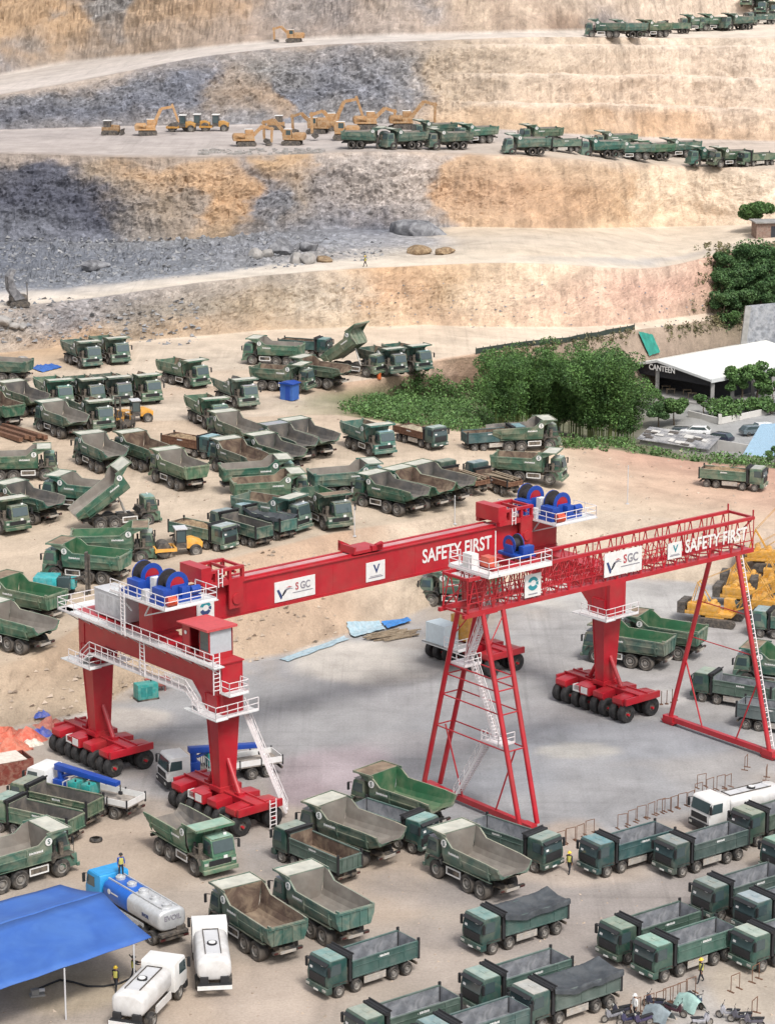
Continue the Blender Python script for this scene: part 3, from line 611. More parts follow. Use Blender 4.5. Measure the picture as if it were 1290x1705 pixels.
def w_cab(parent):
    b = MB()
    # low nose across the full width, cab box set to the left
    b.prism([(2.75, .62), (4.12, .62), (4.26, .95), (4.22, 1.62), (2.75, 1.62)], 'y', -1.42, 1.42)
    b.prism([(2.72, 1.62), (4.22, 1.62), (4.16, 1.95), (3.92, 2.92), (3.78, 3.02), (2.80, 3.02), (2.72, 2.92)], 'y', -.62, 1.36)
    cab = b.build('cab', M['w_green'], parent, bevel=.05)
    b = MB(); b.prism([(4.185, 1.97), (3.955, 2.86), (3.985, 2.87), (4.215, 1.98)], 'y', -.50, 1.24); b.build('windscreen', M['glass'], cab)
    for y in (1.365, -.645):
        b = MB(); b.prism([(2.95, 2.05), (3.98, 2.05), (3.80, 2.78), (2.95, 2.78)], 'y', y, y+.02); b.build('side_window', M['glass'], cab)
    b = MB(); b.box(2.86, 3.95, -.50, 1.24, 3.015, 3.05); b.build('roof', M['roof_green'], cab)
    b = MB(); b.box(4.18, 4.42, -1.5, 1.5, .55, .86); b.box(4.22, 4.30, -1.1, 1.1, 1.0, 1.06); b.build('bumper', M['w_green'], cab, bevel=.03)
    b = MB(); b.box(4.24, 4.262, -.95, .95, 1.08, 1.50)
    for k in range(4): b.box(4.26, 4.28, -.9, .9, 1.12+k*.1, 1.16+k*.1)
    b.build('grille', M['black'], cab)
    for y in (-1.2, 1.2):
        b = MB(); b.box(4.225, 4.27, y-.16, y+.16, 1.18, 1.38); b.build('headlight', M['lamp'], cab)
    b = MB(); b.box(4.235, 4.29, .30, .62, 1.52, 1.74); b.build('number_plate', M['white'], cab)
    b = MB(); b.box(4.0, 4.12, 0.5, .75, 1.99, 2.3); b.build('paper_sheet', M['white'], cab, (.07, .25, -.02), (0, R(-14), 0))
    for y, q in ((1.36, 1), (-.62, -1)):
        b = MB(); b.bar((4.0, y, 2.7), (4.2, y+.35*q, 2.75), .05); b.box(4.12, 4.26, y+.3*q-.08, y+.3*q+.08, 2.1, 2.72); b.build('mirror', M['black'], cab)
    b = MB()                                  # open deck beside the cab with rails, steps and air filter
    b.box(2.70, 4.0, -1.42, -.66, 1.625, 1.66); b.path([(3.98, -1.38, 1.66), (3.98, -1.38, 2.35), (2.8, -1.38, 2.35), (2.8, -1.38, 1.66)], .03, 5)
    b.tube((3.1, -1.0, 1.66), (3.1, -1.0, 2.55), .2, 10); b.tube((2.45, -1.1, 1.3), (2.45, -1.1, 2.5), .13, 8); b.tube((2.45, .9, 1.0), (2.45, .9, 2.6), .1, 8)
    b.box(2.15, 2.66, -1.2, 1.2, 1.1, 2.0); b.box(3.0, 3.5, -1.5, -1.3, .6, .66); b.box(3.0, 3.5, -1.5, -1.3, 1.0, 1.06)
    b.build('engine_deck', M['chassis'], parent)
    for s in (1, -1):
        b = MB(); b.prism([(2.1, 1.35), (2.3, 1.62), (3.55, 1.62), (3.85, 1.2), (3.9, 1.2), (3.6, 1.68), (2.25, 1.68), (2.02, 1.36)], 'y', 1.0*s, 1.62*s); b.build('mudguard', M['chassis'], parent)
    return cab
def w_base(root):
    b = MB()
    for y in (-.5, .5): b.box(-4.0, 3.9, y-.09, y+.09, .95, 1.35)
    for x in (2.85, -.75, -2.3): b.tube((x, -1.1, .74), (x, 1.1, .74), .16, 8)
    for x in (-3.9, -1.6, .4, 1.6): b.box(x-.08, x+.08, -.5, .5, 1.0, 1.3)
    b.box(-4.15, -3.95, -1.2, 1.2, .95, 1.15); b.tube((1.3, 0, .9), (-.6, 0, .8), .09, 8); b.box(-.2, .9, -.3, .3, 1.15, 1.45)
    b.build('chassis', M['chassis'], root)
    b = MB(); b.box(-4.21, -4.15, -.62, .62, .92, 1.12); b.build('rear_bumper', M['alu'], root)
    for y in (-.95, .95):
        b = MB(); b.box(-4.19, -4.14, y-.16, y+.16, 1.0, 1.1); b.build('tail_light', M['redlens'], root)
    for x, t, r_, yy in ((2.85, WT, WR, 1.28), (-.75, WT2, WR2, 1.18), (-2.30, WT2, WR2, 1.18)):
        for s in (1, -1): wheel(root, t, r_, x, yy*s, .74)
    for s in (1, -1):
        b = MB(); y = 1.38*s
        for (x0, x1, z0, z1) in ((.1, 1.75, 1.22, 1.32), (.1, 1.75, .70, .80), (.1, .2, .8, 1.22), (1.65, 1.75, .8, 1.22)): b.box(x0, x1, y-.03, y+.03, z0, z1)
        g = b.build('side_guard', M['white'], root)
        b = MB(); b.box(.2, 1.65, .95*s, 1.36*s, .74, 1.28); b.build('fuel_tank', M['chassis'], root, bevel=.06)
PROTO = {}
def make_W(key, tail, inside, canopy, raised=0, cab=True, green='w_green'):
    root = empty('wide_dump_truck', (0, 0, -500))
    w_base(root); w_cab(root)
    bed = w_bed(tail, inside, canopy, green); bed.parent = root
    if raised:                                # tipped up about the rear hinge
        a = R(raised); hx, hz = -3.3, 1.4; bed.rotation_euler = (0, -a, 0)
        bed.location = (hx-(hx*math.cos(a)-hz*math.sin(a)), 0, hz-(hx*math.sin(a)+hz*math.cos(a)))
        b = MB(); p = Vector((.9, 0, 1.2)); q = Vector((hx+(3.9)*math.cos(a), 0, hz+3.9*math.sin(a)))
        b.tube(p, p.lerp(q, .55), .14, 10); b.tube(p.lerp(q, .5), q, .09, 10); b.build('tipping_ram', M['alu'], root)
    PROTO[key] = root
make_W('Wo', 'open', 'inside_grey', 'pale_canopy'); make_W('Wp', 'open', 'inside_pale', 'pale_canopy'); make_W('Wd', 'open', 'inside_dirt', 'pale_canopy')
make_W('Wt', 'gate', 'inside_dirt', 'pale_canopy'); make_W('Wg', 'gate', 'inside_green', 'inside_dirt'); make_W('Wn', 'open', 'inside_green', 'inside_dirt')
make_W('Ws', 'gate', 'inside_pale', 'pale_canopy'); make_W('Wr', 'open', 'inside_pale', 'pale_canopy', 34); make_W('Wf', 'open', 'inside_grey', 'roof_green')

def h_cab(parent, green='h_green', roofm='roof_green', papers=True):
    b = MB(); b.prism([(2.72, .95), (4.42, .95), (4.62, 1.05), (4.66, 1.55), (4.60, 1.85), (4.40, 2.78), (4.25, 2.90), (2.80, 2.90), (2.72, 2.82)], 'y', -1.22, 1.22)
    cab = b.build('cab', M[green], parent, bevel=.06)
    b = MB(); b.prism([(4.63, 1.82), (4.44, 2.66), (4.475, 2.665), (4.665, 1.83)], 'y', -1.08, 1.08); ws = b.build('windscreen', M['glass'], cab)
    if papers:
        for y, z in ((.45, 2.42), (-.75, 1.98)): b = MB(); b.prism([(4.68-.22*(z-1.83), z), (4.68-.22*(z+.17-1.83), z+.17), (4.685-.22*(z+.17-1.83), z+.17), (4.685-.22*(z-1.83), z)], 'y', y-.15, y+.15); b.build('paper_notice', M['white'], ws)
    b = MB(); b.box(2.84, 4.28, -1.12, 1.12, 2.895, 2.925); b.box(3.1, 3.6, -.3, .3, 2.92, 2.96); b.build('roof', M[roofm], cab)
    b = MB(); b.prism([(4.42, 2.66), (4.72, 2.56), (4.74, 2.60), (4.44, 2.76)], 'y', -1.1, 1.1); b.build('sun_visor', M['black'], cab)
    for y in (1.225, -1.245):
        b = MB(); b.prism([(3.35, 1.85), (4.42, 1.80), (4.22, 2.62), (3.35, 2.62)], 'y', y, y+.02); b.build('side_window', M['glass'], cab)
        s = 1 if y > 0 else -1
        b = MB(); b.bar((4.35, 1.22*s, 2.6), (4.6, 1.42*s, 2.62), .04); b.box(4.52, 4.66, 1.36*s-.1, 1.36*s+.1, 1.9, 2.6); b.build('mirror', M['black'], cab)
    b = MB(); b.prism([(4.645, 1.12), (4.67, 1.55), (4.625, 1.75), (4.655, 1.76), (4.70, 1.55), (4.675, 1.12)], 'y', -.95, .95); b.build('grille', M['black'], cab)
    b = MB(); b.prism([(4.2, .48), (4.68, .48), (4.80, .60), (4.78, .98), (4.2, .98)], 'y', -1.24, 1.24); b.build('bumper', M[green], cab, bevel=.04)
    for y in (-.98, .98):
        b = MB(); b.box(4.74, 4.815, y-.2, y+.2, .70, .88); b.build('headlight', M['lamp'], cab)
    b = MB(); b.box(4.79, 4.82, -.26, .26, .55, .68); b.build('number_plate', M['white'], cab)
    return cab
def h_base(root, guard='alu', tarpbar=True):
    b = MB()
    for y in (-.42, .42): b.box(-4.2, 4.2, y-.06, y+.06, .78, 1.05)
    for x in (3.45, 1.75, -1.95, -3.30): b.tube((x, -.95, .53), (x, .95, .53), .12, 8)
    for x in (-4.1, -2.6, -.6, .8, 2.4): b.box(x-.06, x+.06, -.42, .42, .8, 1.0)
    b.box(-4.35, -4.22, -1.15, 1.15, .62, .80); b.box(2.40, 2.68, -1.0, 1.0, .8, 2.0); b.tube((2.55, -.95, 1.0), (2.55, -.95, 2.5), .09, 8)
    b.build('chassis', M['chassis'], root)
    for y in (-.95, .95):
        b = MB(); b.box(-4.39, -4.35, y-.14, y+.14, .66, .75); b.build('tail_light', M['redlens'], root)
    for x in (3.45, 1.75):
        for s in (1, -1): wheel(root, HT, HR_, x, 1.06*s, .53)
    for x in (-1.95, -3.30):
        for s in (1, -1): wheel(root, HT2, HR2, x, .94*s, .53)
    for s in (1, -1):
        b = MB(); b.box(-1.15, 1.0, 1.13*s-.03, 1.13*s+.03, .48, 1.02)
        for k in range(3): b.box(-1.12, .97, 1.13*s-.045, 1.13*s+.045, .56+k*.16, .60+k*.16)
        b.build('side_guard', M[guard], root)
        b = MB(); b.prism([(2.75, .95), (2.85, 1.12), (4.05, 1.12), (4.1, .95), (4.16, .95), (4.1, 1.18), (2.8, 1.18), (2.68, .95)], 'y', .88*s, 1.24*s); b.build('mudguard', M['chassis'], root)
    b = MB(); b.tube((-.9, .55, .75), (.5, .55, .75), .28, 12); b.build('fuel_tank', M['alu'], root)
def h_bed(root, inside, outer='bed_green', zt=2.42, bars=True):
    b = MB(); x0, x1, hw = -4.35, 2.22, 1.24; zb = 1.20
    for s in (1, -1):
        b.box(x0, x1, s*(hw-.07), s*hw, zb, zt, 0)
        b.quad([(x0+.03, s*(hw-.075), zb+.06), (x1-.03, s*(hw-.075), zb+.06), (x1-.03, s*(hw-.075), zt-.01), (x0+.03, s*(hw-.075), zt-.01)], 1)
        b.box(x0-.02, x1+.02, s*(hw-.10), s*(hw+.05), zt-.02, zt+.07, 0); b.box(x0, x1, s*(hw-.01), s*(hw+.04), zt-.42, zt-.36, 0); b.box(x0, x1, s*(hw-.01), s*(hw+.04), zb, zb+.10, 0)
        for x in (-4.25, -2.9, -.4, 2.1): b.box(x-.05, x+.05, s*(hw-.01), s*(hw+.045), zb+.1, zt-.02, 0)
        b.box(x0-.12, x0+.08, s*(hw-.08), s*(hw+.06), zb-.1, zt+.28, 2)
    b.box(x0, x1, -hw+.07, hw-.07, zb-.05, zb+.05, 1)
    b.box(x1-.08, x1, -hw+.07, hw-.07, zb, zt+.35, 0); b.quad([(x1-.085, -hw+.08, zb), (x1-.085, hw-.08, zb), (x1-.085, hw-.08, zt+.33), (x1-.085, -hw+.08, zt+.33)], 1)
    bed = b.build('dump_bed', [M[outer], M[inside], M['black']], root)
    g = MB(); g.box(x0-.10, x0-.03, -hw+.02, hw-.02, zb-.05, zt-.02)
    for y in (-.85, -.3, .3, .85): g.box(x0-.15, x0-.10, y-.06, y+.06, zb, zt-.06)
    g.box(x0-.16, x0-.10, -hw+.05, hw-.05, zt-.16, zt-.05); g.box(x0-.16, x0-.10, -hw+.05, hw-.05, zb, zb+.1)
    g.quad([(x0-.028, -hw+.08, zb+.05), (x0-.028, hw-.08, zb+.05), (x0-.028, hw-.08, zt-.03), (x0-.028, -hw+.08, zt-.03)], 1)
    g.build('tailgate', [M[outer], M[inside]], bed)
    if bars:
        g = MB(); g.box(x1, x1+.30, -1.26, 1.26, zt+.30, zt+.62); g.tube((x1+.42, -1.3, zt+.52), (x1+.42, 1.3, zt+.52), .12, 8); g.tube((x1-.05, -1.3, zt+.66), (x1-.05, 1.3, zt+.66), .07, 8)
        for s in (1, -1): g.box(x1, x1+.28, 1.1*s-.1, 1.1*s+.1, 1.0, zt+.5)
        g.box(x1+.02, x1+.10, -1.2, 1.2, 1.2, zt+.4)
        g.build('tarpaulin_roller', M['black'], bed)
        for s in (1, -1): marks(bed, -.9, (hw+.002)*s, zt-.27, s, .95)
    return bed
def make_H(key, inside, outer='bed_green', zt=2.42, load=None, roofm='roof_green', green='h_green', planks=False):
    root = empty('tipper_truck', (0, 0, -500)); h_base(root); h_cab(root, green, roofm); bed = h_bed(root, inside, outer, zt)
    if load:
        rr = random.Random(5); b = MB(); n, k = 15, 7
        for i in range(n):
            for j in range(k):
                x = -4.28+6.4*i/(n-1); y = -1.15+2.3*j/(k-1); e = math.sin(math.pi*i/(n-1))**.5*math.sin(math.pi*j/(k-1))**.5
                b.v.append((x, y, zt-.35+.55*e*(.7+.6*rr.random())))
        b.f = [(i*k+j, (i+1)*k+j, (i+1)*k+j+1, i*k+j+1) for i in range(n-1) for j in range(k-1)]; b.m = [0]*len(b.f)
        b.build('load', M[load], bed, ang=60)
    if planks:
        rr = random.Random(8); b = MB()
        for i in range(16):
            y = -1.1+2.2*rr.random(); z = zt-.15+.3*rr.random(); a = rr.uniform(-.12, .12); x = rr.uniform(-.5, .5)
            b.bar((x-3.6, y-a*2, z), (x+1.2, y+a*2, z+rr.uniform(-.1, .1)), .22, .08)
        b.build('load', M['wood'], bed)
    PROTO[key] = root
make_H('H', 'inside_blue'); make_H('Hd', 'inside_dirt'); make_H('Hl', 'inside_dirt', 'rust', 2.2, 'soil', green='h_green'); make_H('Hr', 'inside_dirt', 'rust', 2.0, 'rubble')
make_H('Hk', 'inside_dirt', 'rust', 1.75, planks=True, roofm='roof_green'); make_H('Hs', 'inside_dirt', 'w_green', 2.3, 'soil', green='w_green'); make_H('Hg', 'inside_grey', 'w_green', 2.42, green='w_green')
def tarp_cover(root, label, slack=.35, seed=1):
    """dark sheet tied over the bed of one truck; a thing of its own"""
    rr = random.Random(seed); b = MB(); n, k = 26, 19; zt = 2.63
    for i in range(n):
        for j in range(k):
            x = -4.45+6.9*i/(n-1); t = -1+2*j/(k-1); y = 1.41*max(-1, min(1, t*1.35)); over = max(0, abs(t)*1.35-1)
            z = zt+.75*max(0, (x-1.0)/1.45)**1.5*.6 + .62*max(0, (-2.6-x)/1.85)**1.3*.4 - slack*(1-(min(1, abs(t)*1.35))**2)*.7+.16*math.sin(x*2.7+seed)*math.cos(t*3+seed)*.5+rr.uniform(-.025, .025)
            z -= over*(1.25+.14*math.sin(x*1.7+seed*2)+.05*math.sin(x*5))
            b.v.append((x, y+.05*math.copysign(over*3, t), z))
    b.f = [(i*k+j, (i+1)*k+j, (i+1)*k+j+1, i*k+j+1) for i in range(n-1) for j in range(k-1)]; b.m = [0]*len(b.f)
    o = b.build('tarpaulin', M['tarp'], None, tuple(root.location), tuple(root.rotation_euler), ang=80)
    o.scale = root.scale
    return tag(o, label, 'tarpaulin', 'tarpaulins over truck beds')
rt = random.Random(11)
TINY = ('rim', 'side_lettering', 'number_plate', 'paper_sheet', 'paper_notice', 'tail_light', 'mirror', 'side_guard', 'fuel_tank', 'grille', 'mudguard', 'headlight', 'sun_visor')
def truck(kind, px_, py_, az, lvl, label, group, tone=None):
    h = 1.9 if kind[0] == 'W' else 1.4
    if kind == 'Wr': h = 2.6
    p = spot(px_, py_, h, lvl)
    c = copy_tree(PROTO[kind], None, TINY if isinstance(lvl, str) else ())
    c.scale = (1, 1, 1) if kind[0] == 'W' else (.85, .92, .94)
    c.location = p; c.rotation_euler = (0, 0, R(az)); c['label'] = label; c['category'] = 'dump truck'; c['group'] = group
    v = tone or rt.uniform(.78, 1.3); tint(c, (v*rt.uniform(.75, 1.5), v, v*rt.uniform(.85, 1.2), 1))
    return c
GU = 'wide body dump trucks parked on the upper yard'; GO = 'tipper trucks parked on the upper yard'
GL = 'wide body dump trucks in the lower yard'; GH = 'tipper trucks in the lower yard'
G3 = 'dump trucks queued on the middle quarry bench'; G4 = 'dump trucks queued on the top quarry bench'
TRUCKS = [
 # upper yard, back rows
 ('Wt',136,585,-62,None,'green quarry dump truck facing the camera, left one of the pair under the rock face',GU),
 ('Wt',183,579,-62,None,'green quarry dump truck facing the camera, right one of the pair under the rock face',GU),
 ('Ws',2,612,165,None,'green dump truck bed cut by the left edge beside the blue ground sheet',GU),
 ('Wt',90,650,-66,None,'dark fronted dump truck, leftmost of the row of four facing the camera',GU),
 ('Wt',141,648,-64,None,'dump truck facing the camera, second from left in the row of four',GU),
 ('Wt',186,645,-64,None,'dump truck facing the camera, third in the row of four with pale canopy',GU),
 ('Wd',233,641,-62,None,'dump truck with pale canopy at the right end of the row of four',GU),
 ('Wo',37,664,128,None,'open ended dump truck seen from behind, left of the row of four',GU),
 ('Wt',-4,682,128,None,'dusty dump truck seen from behind, cut by the left edge near the rusty beams',GU),
 ('Wp',101,699,126,None,'dump truck with sand in its open rear bed beside a front facing truck',GU),
 ('Wd',152,686,-62,None,'dump truck facing the camera just left of the dark forklift mast',GU),
 ('Wt',305,618,-50,None,'lone green dump truck on bare sand, long side and front showing',GU),
 ('Wo',392,650,-62,None,'dump truck facing the camera alone, left of the small blue booth',GU),
 ('Wt',345,681,-66,None,'smaller looking dump truck with pale canopy nearest the rusty blue cabbed tipper',GU),
 ('Wp',166,754,122,None,'dump truck with open pale pink bed and a turquoise cab corner beside it',GU),
 ('Wd',236,751,126,None,'dump truck with reddish bed floor between the pale bed and the closed tailgate',GU),
 ('Ws',297,781,124,None,'dump truck with closed green tailgate turned to the camera in the middle of the yard',GU),
 ('Hl',318,739,-38,None,'blue cabbed tipper with rusty brown bed among the wide trucks',GO,1.3),
 ('Wp',390,717,122,None,'dump truck with tall pale grey bed beside the rusty tipper',GU),
 ('Wd',397,764,124,None,'dump truck with rusty red bed floor behind the stacked side-on trucks',GU),
 ('Ws',430,790,14,None,'long dump truck side-on to the camera, upper one of two with canopies to the right',GU),
 ('Wt',450,815,14,None,'long dump truck side-on to the camera, lower one of two with canopies to the right',GU),
 ('Ws',33,771,8,None,'side-on dump truck at left edge with cab on the right and sandy bed',GU),
 ('Wp',135,820,157,None,'dump truck with cab on the left and sandy open bed, below the pale pink bed',GU),
 ('Wo',46,837,140,None,'open grey bedded dump truck near the left edge behind a front facing cab',GU),
 ('Wt',0,850,-55,None,'dump truck with its cab front cut by the left edge of the photo',GU),
 ('Wr',196,838,22,None,'dump truck with its bed tipped up in the upper yard on the left',GU),
 ('Wg',188,905,4,None,'side-on dump truck with cab to the right just below the tipped bed',GU),
 ('Wg',145,935,160,None,'dark green dump truck with cab on the left behind the turquoise drill rig',GU),
 ('Wg',40,998,146,None,'green dump truck with closed tailgate at the left edge above the slope',GU),
 ('Wp',22,1046,142,None,'dump truck with brown open bed, nearest the slope at the left edge',GU),
 ('Ws',456,585,165,None,'dump truck with cab on the left, back left of the cluster above the bushes',GU),
 ('Hd',508,577,-22,None,'tipper with black bed front at the back of the cluster above the bushes',GO),
 ('Wt',470,627,-24,None,'side-on dump truck behind the blue booth with brown bed rim',GU),
 ('Wd',530,620,148,None,'dump truck with open rear pointing right, in the middle of the cluster above the bushes',GU),
 ('Wr',592,592,-36,None,'dump truck with bed tipped up and ram showing above the bushes',GU),
 ('Wt',636,598,-56,None,'dump truck with pale canopy, second from the right above the bushes',GU),
 ('Wt',678,592,-56,None,'dump truck at the right end of the cluster above the bushes',GU),
 ('Wt',613,726,-61,None,'dump truck facing the camera beside the rubble loaded tipper',GU),
 ('Hr',699,721,-52,None,'tipper loaded with pale rubble at the edge of the bushes',GO),
 ('Hd',822,730,18,None,'tipper with brown bed rim in front of the bamboo, side-on',GO),
 ('Wo',872,724,14,None,'dump truck with pale canopy in front of the bamboo grove, cab to the right',GU),
 ('Wt',880,776,-18,None,'side-on green dump truck with white guard, front to the right near the bamboo',GU),
 ('Hk',768,793,127,None,'tipper with planks in its bed, left one of the two rusty plank trucks',GO),
 ('Hk',822,795,127,None,'tipper with planks in its bed, right one of the two rusty plank trucks',GO),
 ('Ws',578,799,18,None,'dump truck with closed tailgate on the left, behind the row of three open beds',GU),
 ('Wo',650,822,137,None,'dump truck with open steel bed, left one of the row of three with white guard',GU),
 ('Wd',692,813,137,None,'dump truck with reddish bed, middle of the row of three open beds',GU),
 ('Wo',727,804,137,None,'dump truck with grey bed, right one of the row of three open beds',GU),
 ('Wf',477,737,126,None,'dump truck with light green canopy and sandy bed in the centre of the yard',GU),
 ('Wo',512,729,128,None,'dump truck with dark bed and pale canopy, right of the light green canopy',GU),
 ('Wo',456,755,128,None,'dump truck with grey open bed, left of the light green canopy',GU),
 ('Wt',452,850,-36,None,'dump truck facing right above the slope beside the green flat fronted one',GU),
 ('Wg',538,843,-63,None,'dump truck with bright green front at the right end of the row above the slope',GU),
 ('Hg',442,868,132,None,'tipper under a dark cover in the row above the slope',GO),
 ('Hg',402,880,132,None,'low tipper with grey bed left of the covered one above the slope',GO),
 ('Hs',337,887,-40,None,'tipper with sandy load right behind the yellow road roller',GO),
 ('Hs',1219,794,-22,None,'lone green tipper loaded with brown soil on the far right of the yard',GO),
 # lower yard, behind the gantries
 ('Wg',768,978,165,0,'dump truck half hidden behind the open end of the lattice gantry',GL),
 ('Wg',1047,1073,152,0,'clean green dump truck behind the right hand crane leg, nearer one of the pair',GL),
 ('Wg',1101,1057,152,0,'clean green dump truck behind the right hand crane leg, farther one of the pair',GL),
 ('H',1226,1148,150,0,'grey green tipper with cab on the left inside the right lattice leg',GH),
 ('H',1300,1192,-28,0,'grey tipper bed at the right edge in front of the lattice leg ladder',GH),
 ('Wg',1301,1112,155,0,'green dump truck with white badge cut by the right edge behind the ladder leg',GL),
 ('Hg',1318,1040,158,0,'teal cabbed tipper cut by the right edge beside the yellow crawler cranes',GH),
 # lower yard, front left
 ('Hg',95,1336,150,0,'grey green tipper with its tailgate towards the white flatbed, farther one of two',GH),
 ('Hg',62,1363,150,0,'grey green tipper behind the wide dump truck at the left edge, nearer one of two',GH),
 ('Ws',30,1427,40,0,'wide dump truck with white badge and guard cut by the left edge',GL),
 ('Wf',318,1394,-55,0,'empty dump truck facing the camera in front of the second crane leg',GL),
 ('Hd',528,1420,132,0,'tipper with folded dark cover left of the big open bed',GH),
 ('Wp',583,1384,136,0,'dump truck with open pale bed and sand streak in the middle of the front row',GL),
 ('Wn',668,1331,137,0,'bright green dump truck with clean empty bed beside the left lattice leg',GL),
 ('H',653,1372,-42,0,'tipper with dark front squeezed between two open dump beds',GH),
 ('Wp',792,1434,128,0,'dump truck with open bed and white guard at the foot of the lattice leg',GL),
 ('H',855,1402,-44,0,'tipper with pale roof directly behind the dump truck at the lattice leg foot',GH),
 ('Wt',427,1531,124,0,'dump truck with green tailgate and rubble inside beside the white tanker',GL),
 ('Ws',535,1507,126,0,'dump truck with dusty tailgate in the front row right of the green tailgate',GL),
 ('H',607,1602,218,0,'empty tipper with pale green roof alone in the foreground, facing lower left',GH),
 ('H',860,1534,216,0,'tipper under a dark tarpaulin, farther one of the two covered tippers',GH),
 ('H',862,1632,216,0,'empty tipper just behind the nearer covered tipper',GH),
 ('H',943,1656,216,0,'tipper under a dark tarpaulin beside the motorbikes',GH),
 ('H',1045,1411,216,0,'empty tipper next to the worker by the barrier row, leftmost of its row',GH),
 ('H',1169,1411,216,0,'empty tipper in front of the white tanker, second in the row by the barriers',GH),
 ('H',1292,1362,216,0,'tipper cut by the right edge overlapping the white tanker by the barriers',GH),
 ('H',1083,1550,216,0,'empty tipper with pale grey roof, rear one of the pair by the motorbikes',GH),
 ('H',1143,1578,216,0,'empty tipper with bright green roof, front one of the pair with a walking worker',GH),
 ('H',1234,1482,216,0,'tipper with mint green roof in the group at the right edge',GH),
 ('H',1305,1506,216,0,'tipper with grey roof in the group at the right edge, behind the mint roof',GH),
 ('H',1303,1562,216,0,'tipper with dusty roof nearest the camera in the group at the right edge',GH),
 ('H',1345,1412,216,0,'tipper of which only the cab corner shows at the right edge',GH),
 ('H',672,1697,216,0,'tipper cut by the bottom edge below the lone empty tipper',GH),
 ('H',788,1716,216,0,'tipper cut by the bottom edge left of the motorbikes',GH),
 # middle quarry bench
 ('Ws',608,229,-8,'b3','green dump truck facing right at the left end of the middle bench queue',G3),
 ('Ws',673,230,208,'b3','green dump truck facing left right behind the right facing one on the middle bench',G3),
 ('Ws',747,231,200,'b3','green dump truck facing left with its rear against a taller one on the middle bench',G3),
 ('Ws',722,214,200,'b3+','dump truck cab peeping out behind the third truck of the middle bench',G3),
 ('Ws',791,219,208,'b3+','tall green dump truck in the middle bench back row, left of the gap',G3),
 ('Ws',876,240,192,'b3','tipper alone in front of two others right after the gap on the middle bench',G3),
 ('Ws',899,222,204,'b3+','dump truck standing behind the tippers right after the gap on the middle bench',G3),
 ('Hg',933,238,196,'b3+','dull tipper with its tail to the right before the long queue on the middle bench',G3),
 ('Ws',1001,245,192,'b3','tipper leading the long right hand queue on the middle bench',G3),
 ('Ws',1023,232,196,'b3+','dump truck behind the leader of the long right hand queue',G3),
 ('Ws',1052,246,192,'b3+','tipper second in the front of the long right hand queue',G3),
 ('Ws',1086,249,200,'b3','dump truck with pale cab in the middle of the long right hand queue',G3),
 ('Ws',1131,243,204,'b3+','tipper in the back line at the middle of the long right hand queue',G3),
 ('Ws',1180,259,196,'b3','tipper with black bed lip near the end of the long right hand queue',G3),
 ('Ws',1215,257,204,'b3+','dark tipper second from the end of the long right hand queue',G3),
 ('Hg',1260,260,208,'b3+','dusty brown tipper at the very end of the long right hand queue',G3),
 # top bench
 ('Ws',1008,46,174,'b4+','leftmost dump truck of the queue on the top bench',G4),
 ('Ws',1044,48,192,'b4','second truck from the left in the queue on the top bench',G4),
 ('Ws',1088,44,208,'b4+','third truck from the left in the queue on the top bench',G4),
 ('Hg',1122,47,196,'b4','long green tipper in the middle of the queue on the top bench',G4),
 ('Ws',1160,38,192,'b4+','tipper partly behind the middle one of the queue on the top bench',G4),
 ('Ws',1190,37,196,'b4+','dump truck in shadow behind the olive bed on the top bench',G4),
 ('Ws',1229,39,204,'b4','tipper with olive bed near the right end of the top bench queue',G4),
 ('Hg',1266,34,200,'b4+','last tipper at the right end of the top bench queue',G4),
 ('Ws',1247,9,-110,46,'dark dump truck at the very top right, left one of three',G4),
 ('Ws',1271,9,-110,46,'dark dump truck at the very top right, middle one of three',G4),
 ('Ws',1293,12,-110,46,'green dump truck at the very top right corner of the photo',G4),
]
made = {}
for t in TRUCKS:
    kind, x, y, az, lvl, lab, grp = t[:7]
    if isinstance(lvl, str) and lvl.endswith('+'):       # second line of a bench: found from the bench surface itself
        lvl_ = lv(lvl[:2], x)+.5
        c = truck(kind, x, y, az, lvl_, lab, grp, t[7] if len(t) > 7 else None)
    else: c = truck(kind, x, y, az, lvl, lab, grp, t[7] if len(t) > 7 else None)
    made[(x, y)] = c
for k in PROTO.values():
    def _rm(o):
        for ch in list(o.children): _rm(ch)
        bpy.data.objects.remove(o)
    _rm(k)
tarp_cover(made[(860, 1534)], 'dark tarpaulin stretched over the farther covered tipper in the foreground', .5, 1)
tarp_cover(made[(943, 1656)], 'dark tarpaulin sagging over the nearer covered tipper beside the motorbikes', .45, 4)
tarp_cover(made[(442, 868)], 'dark tarpaulin sagging over a tipper above the sandy slope', .9, 7)
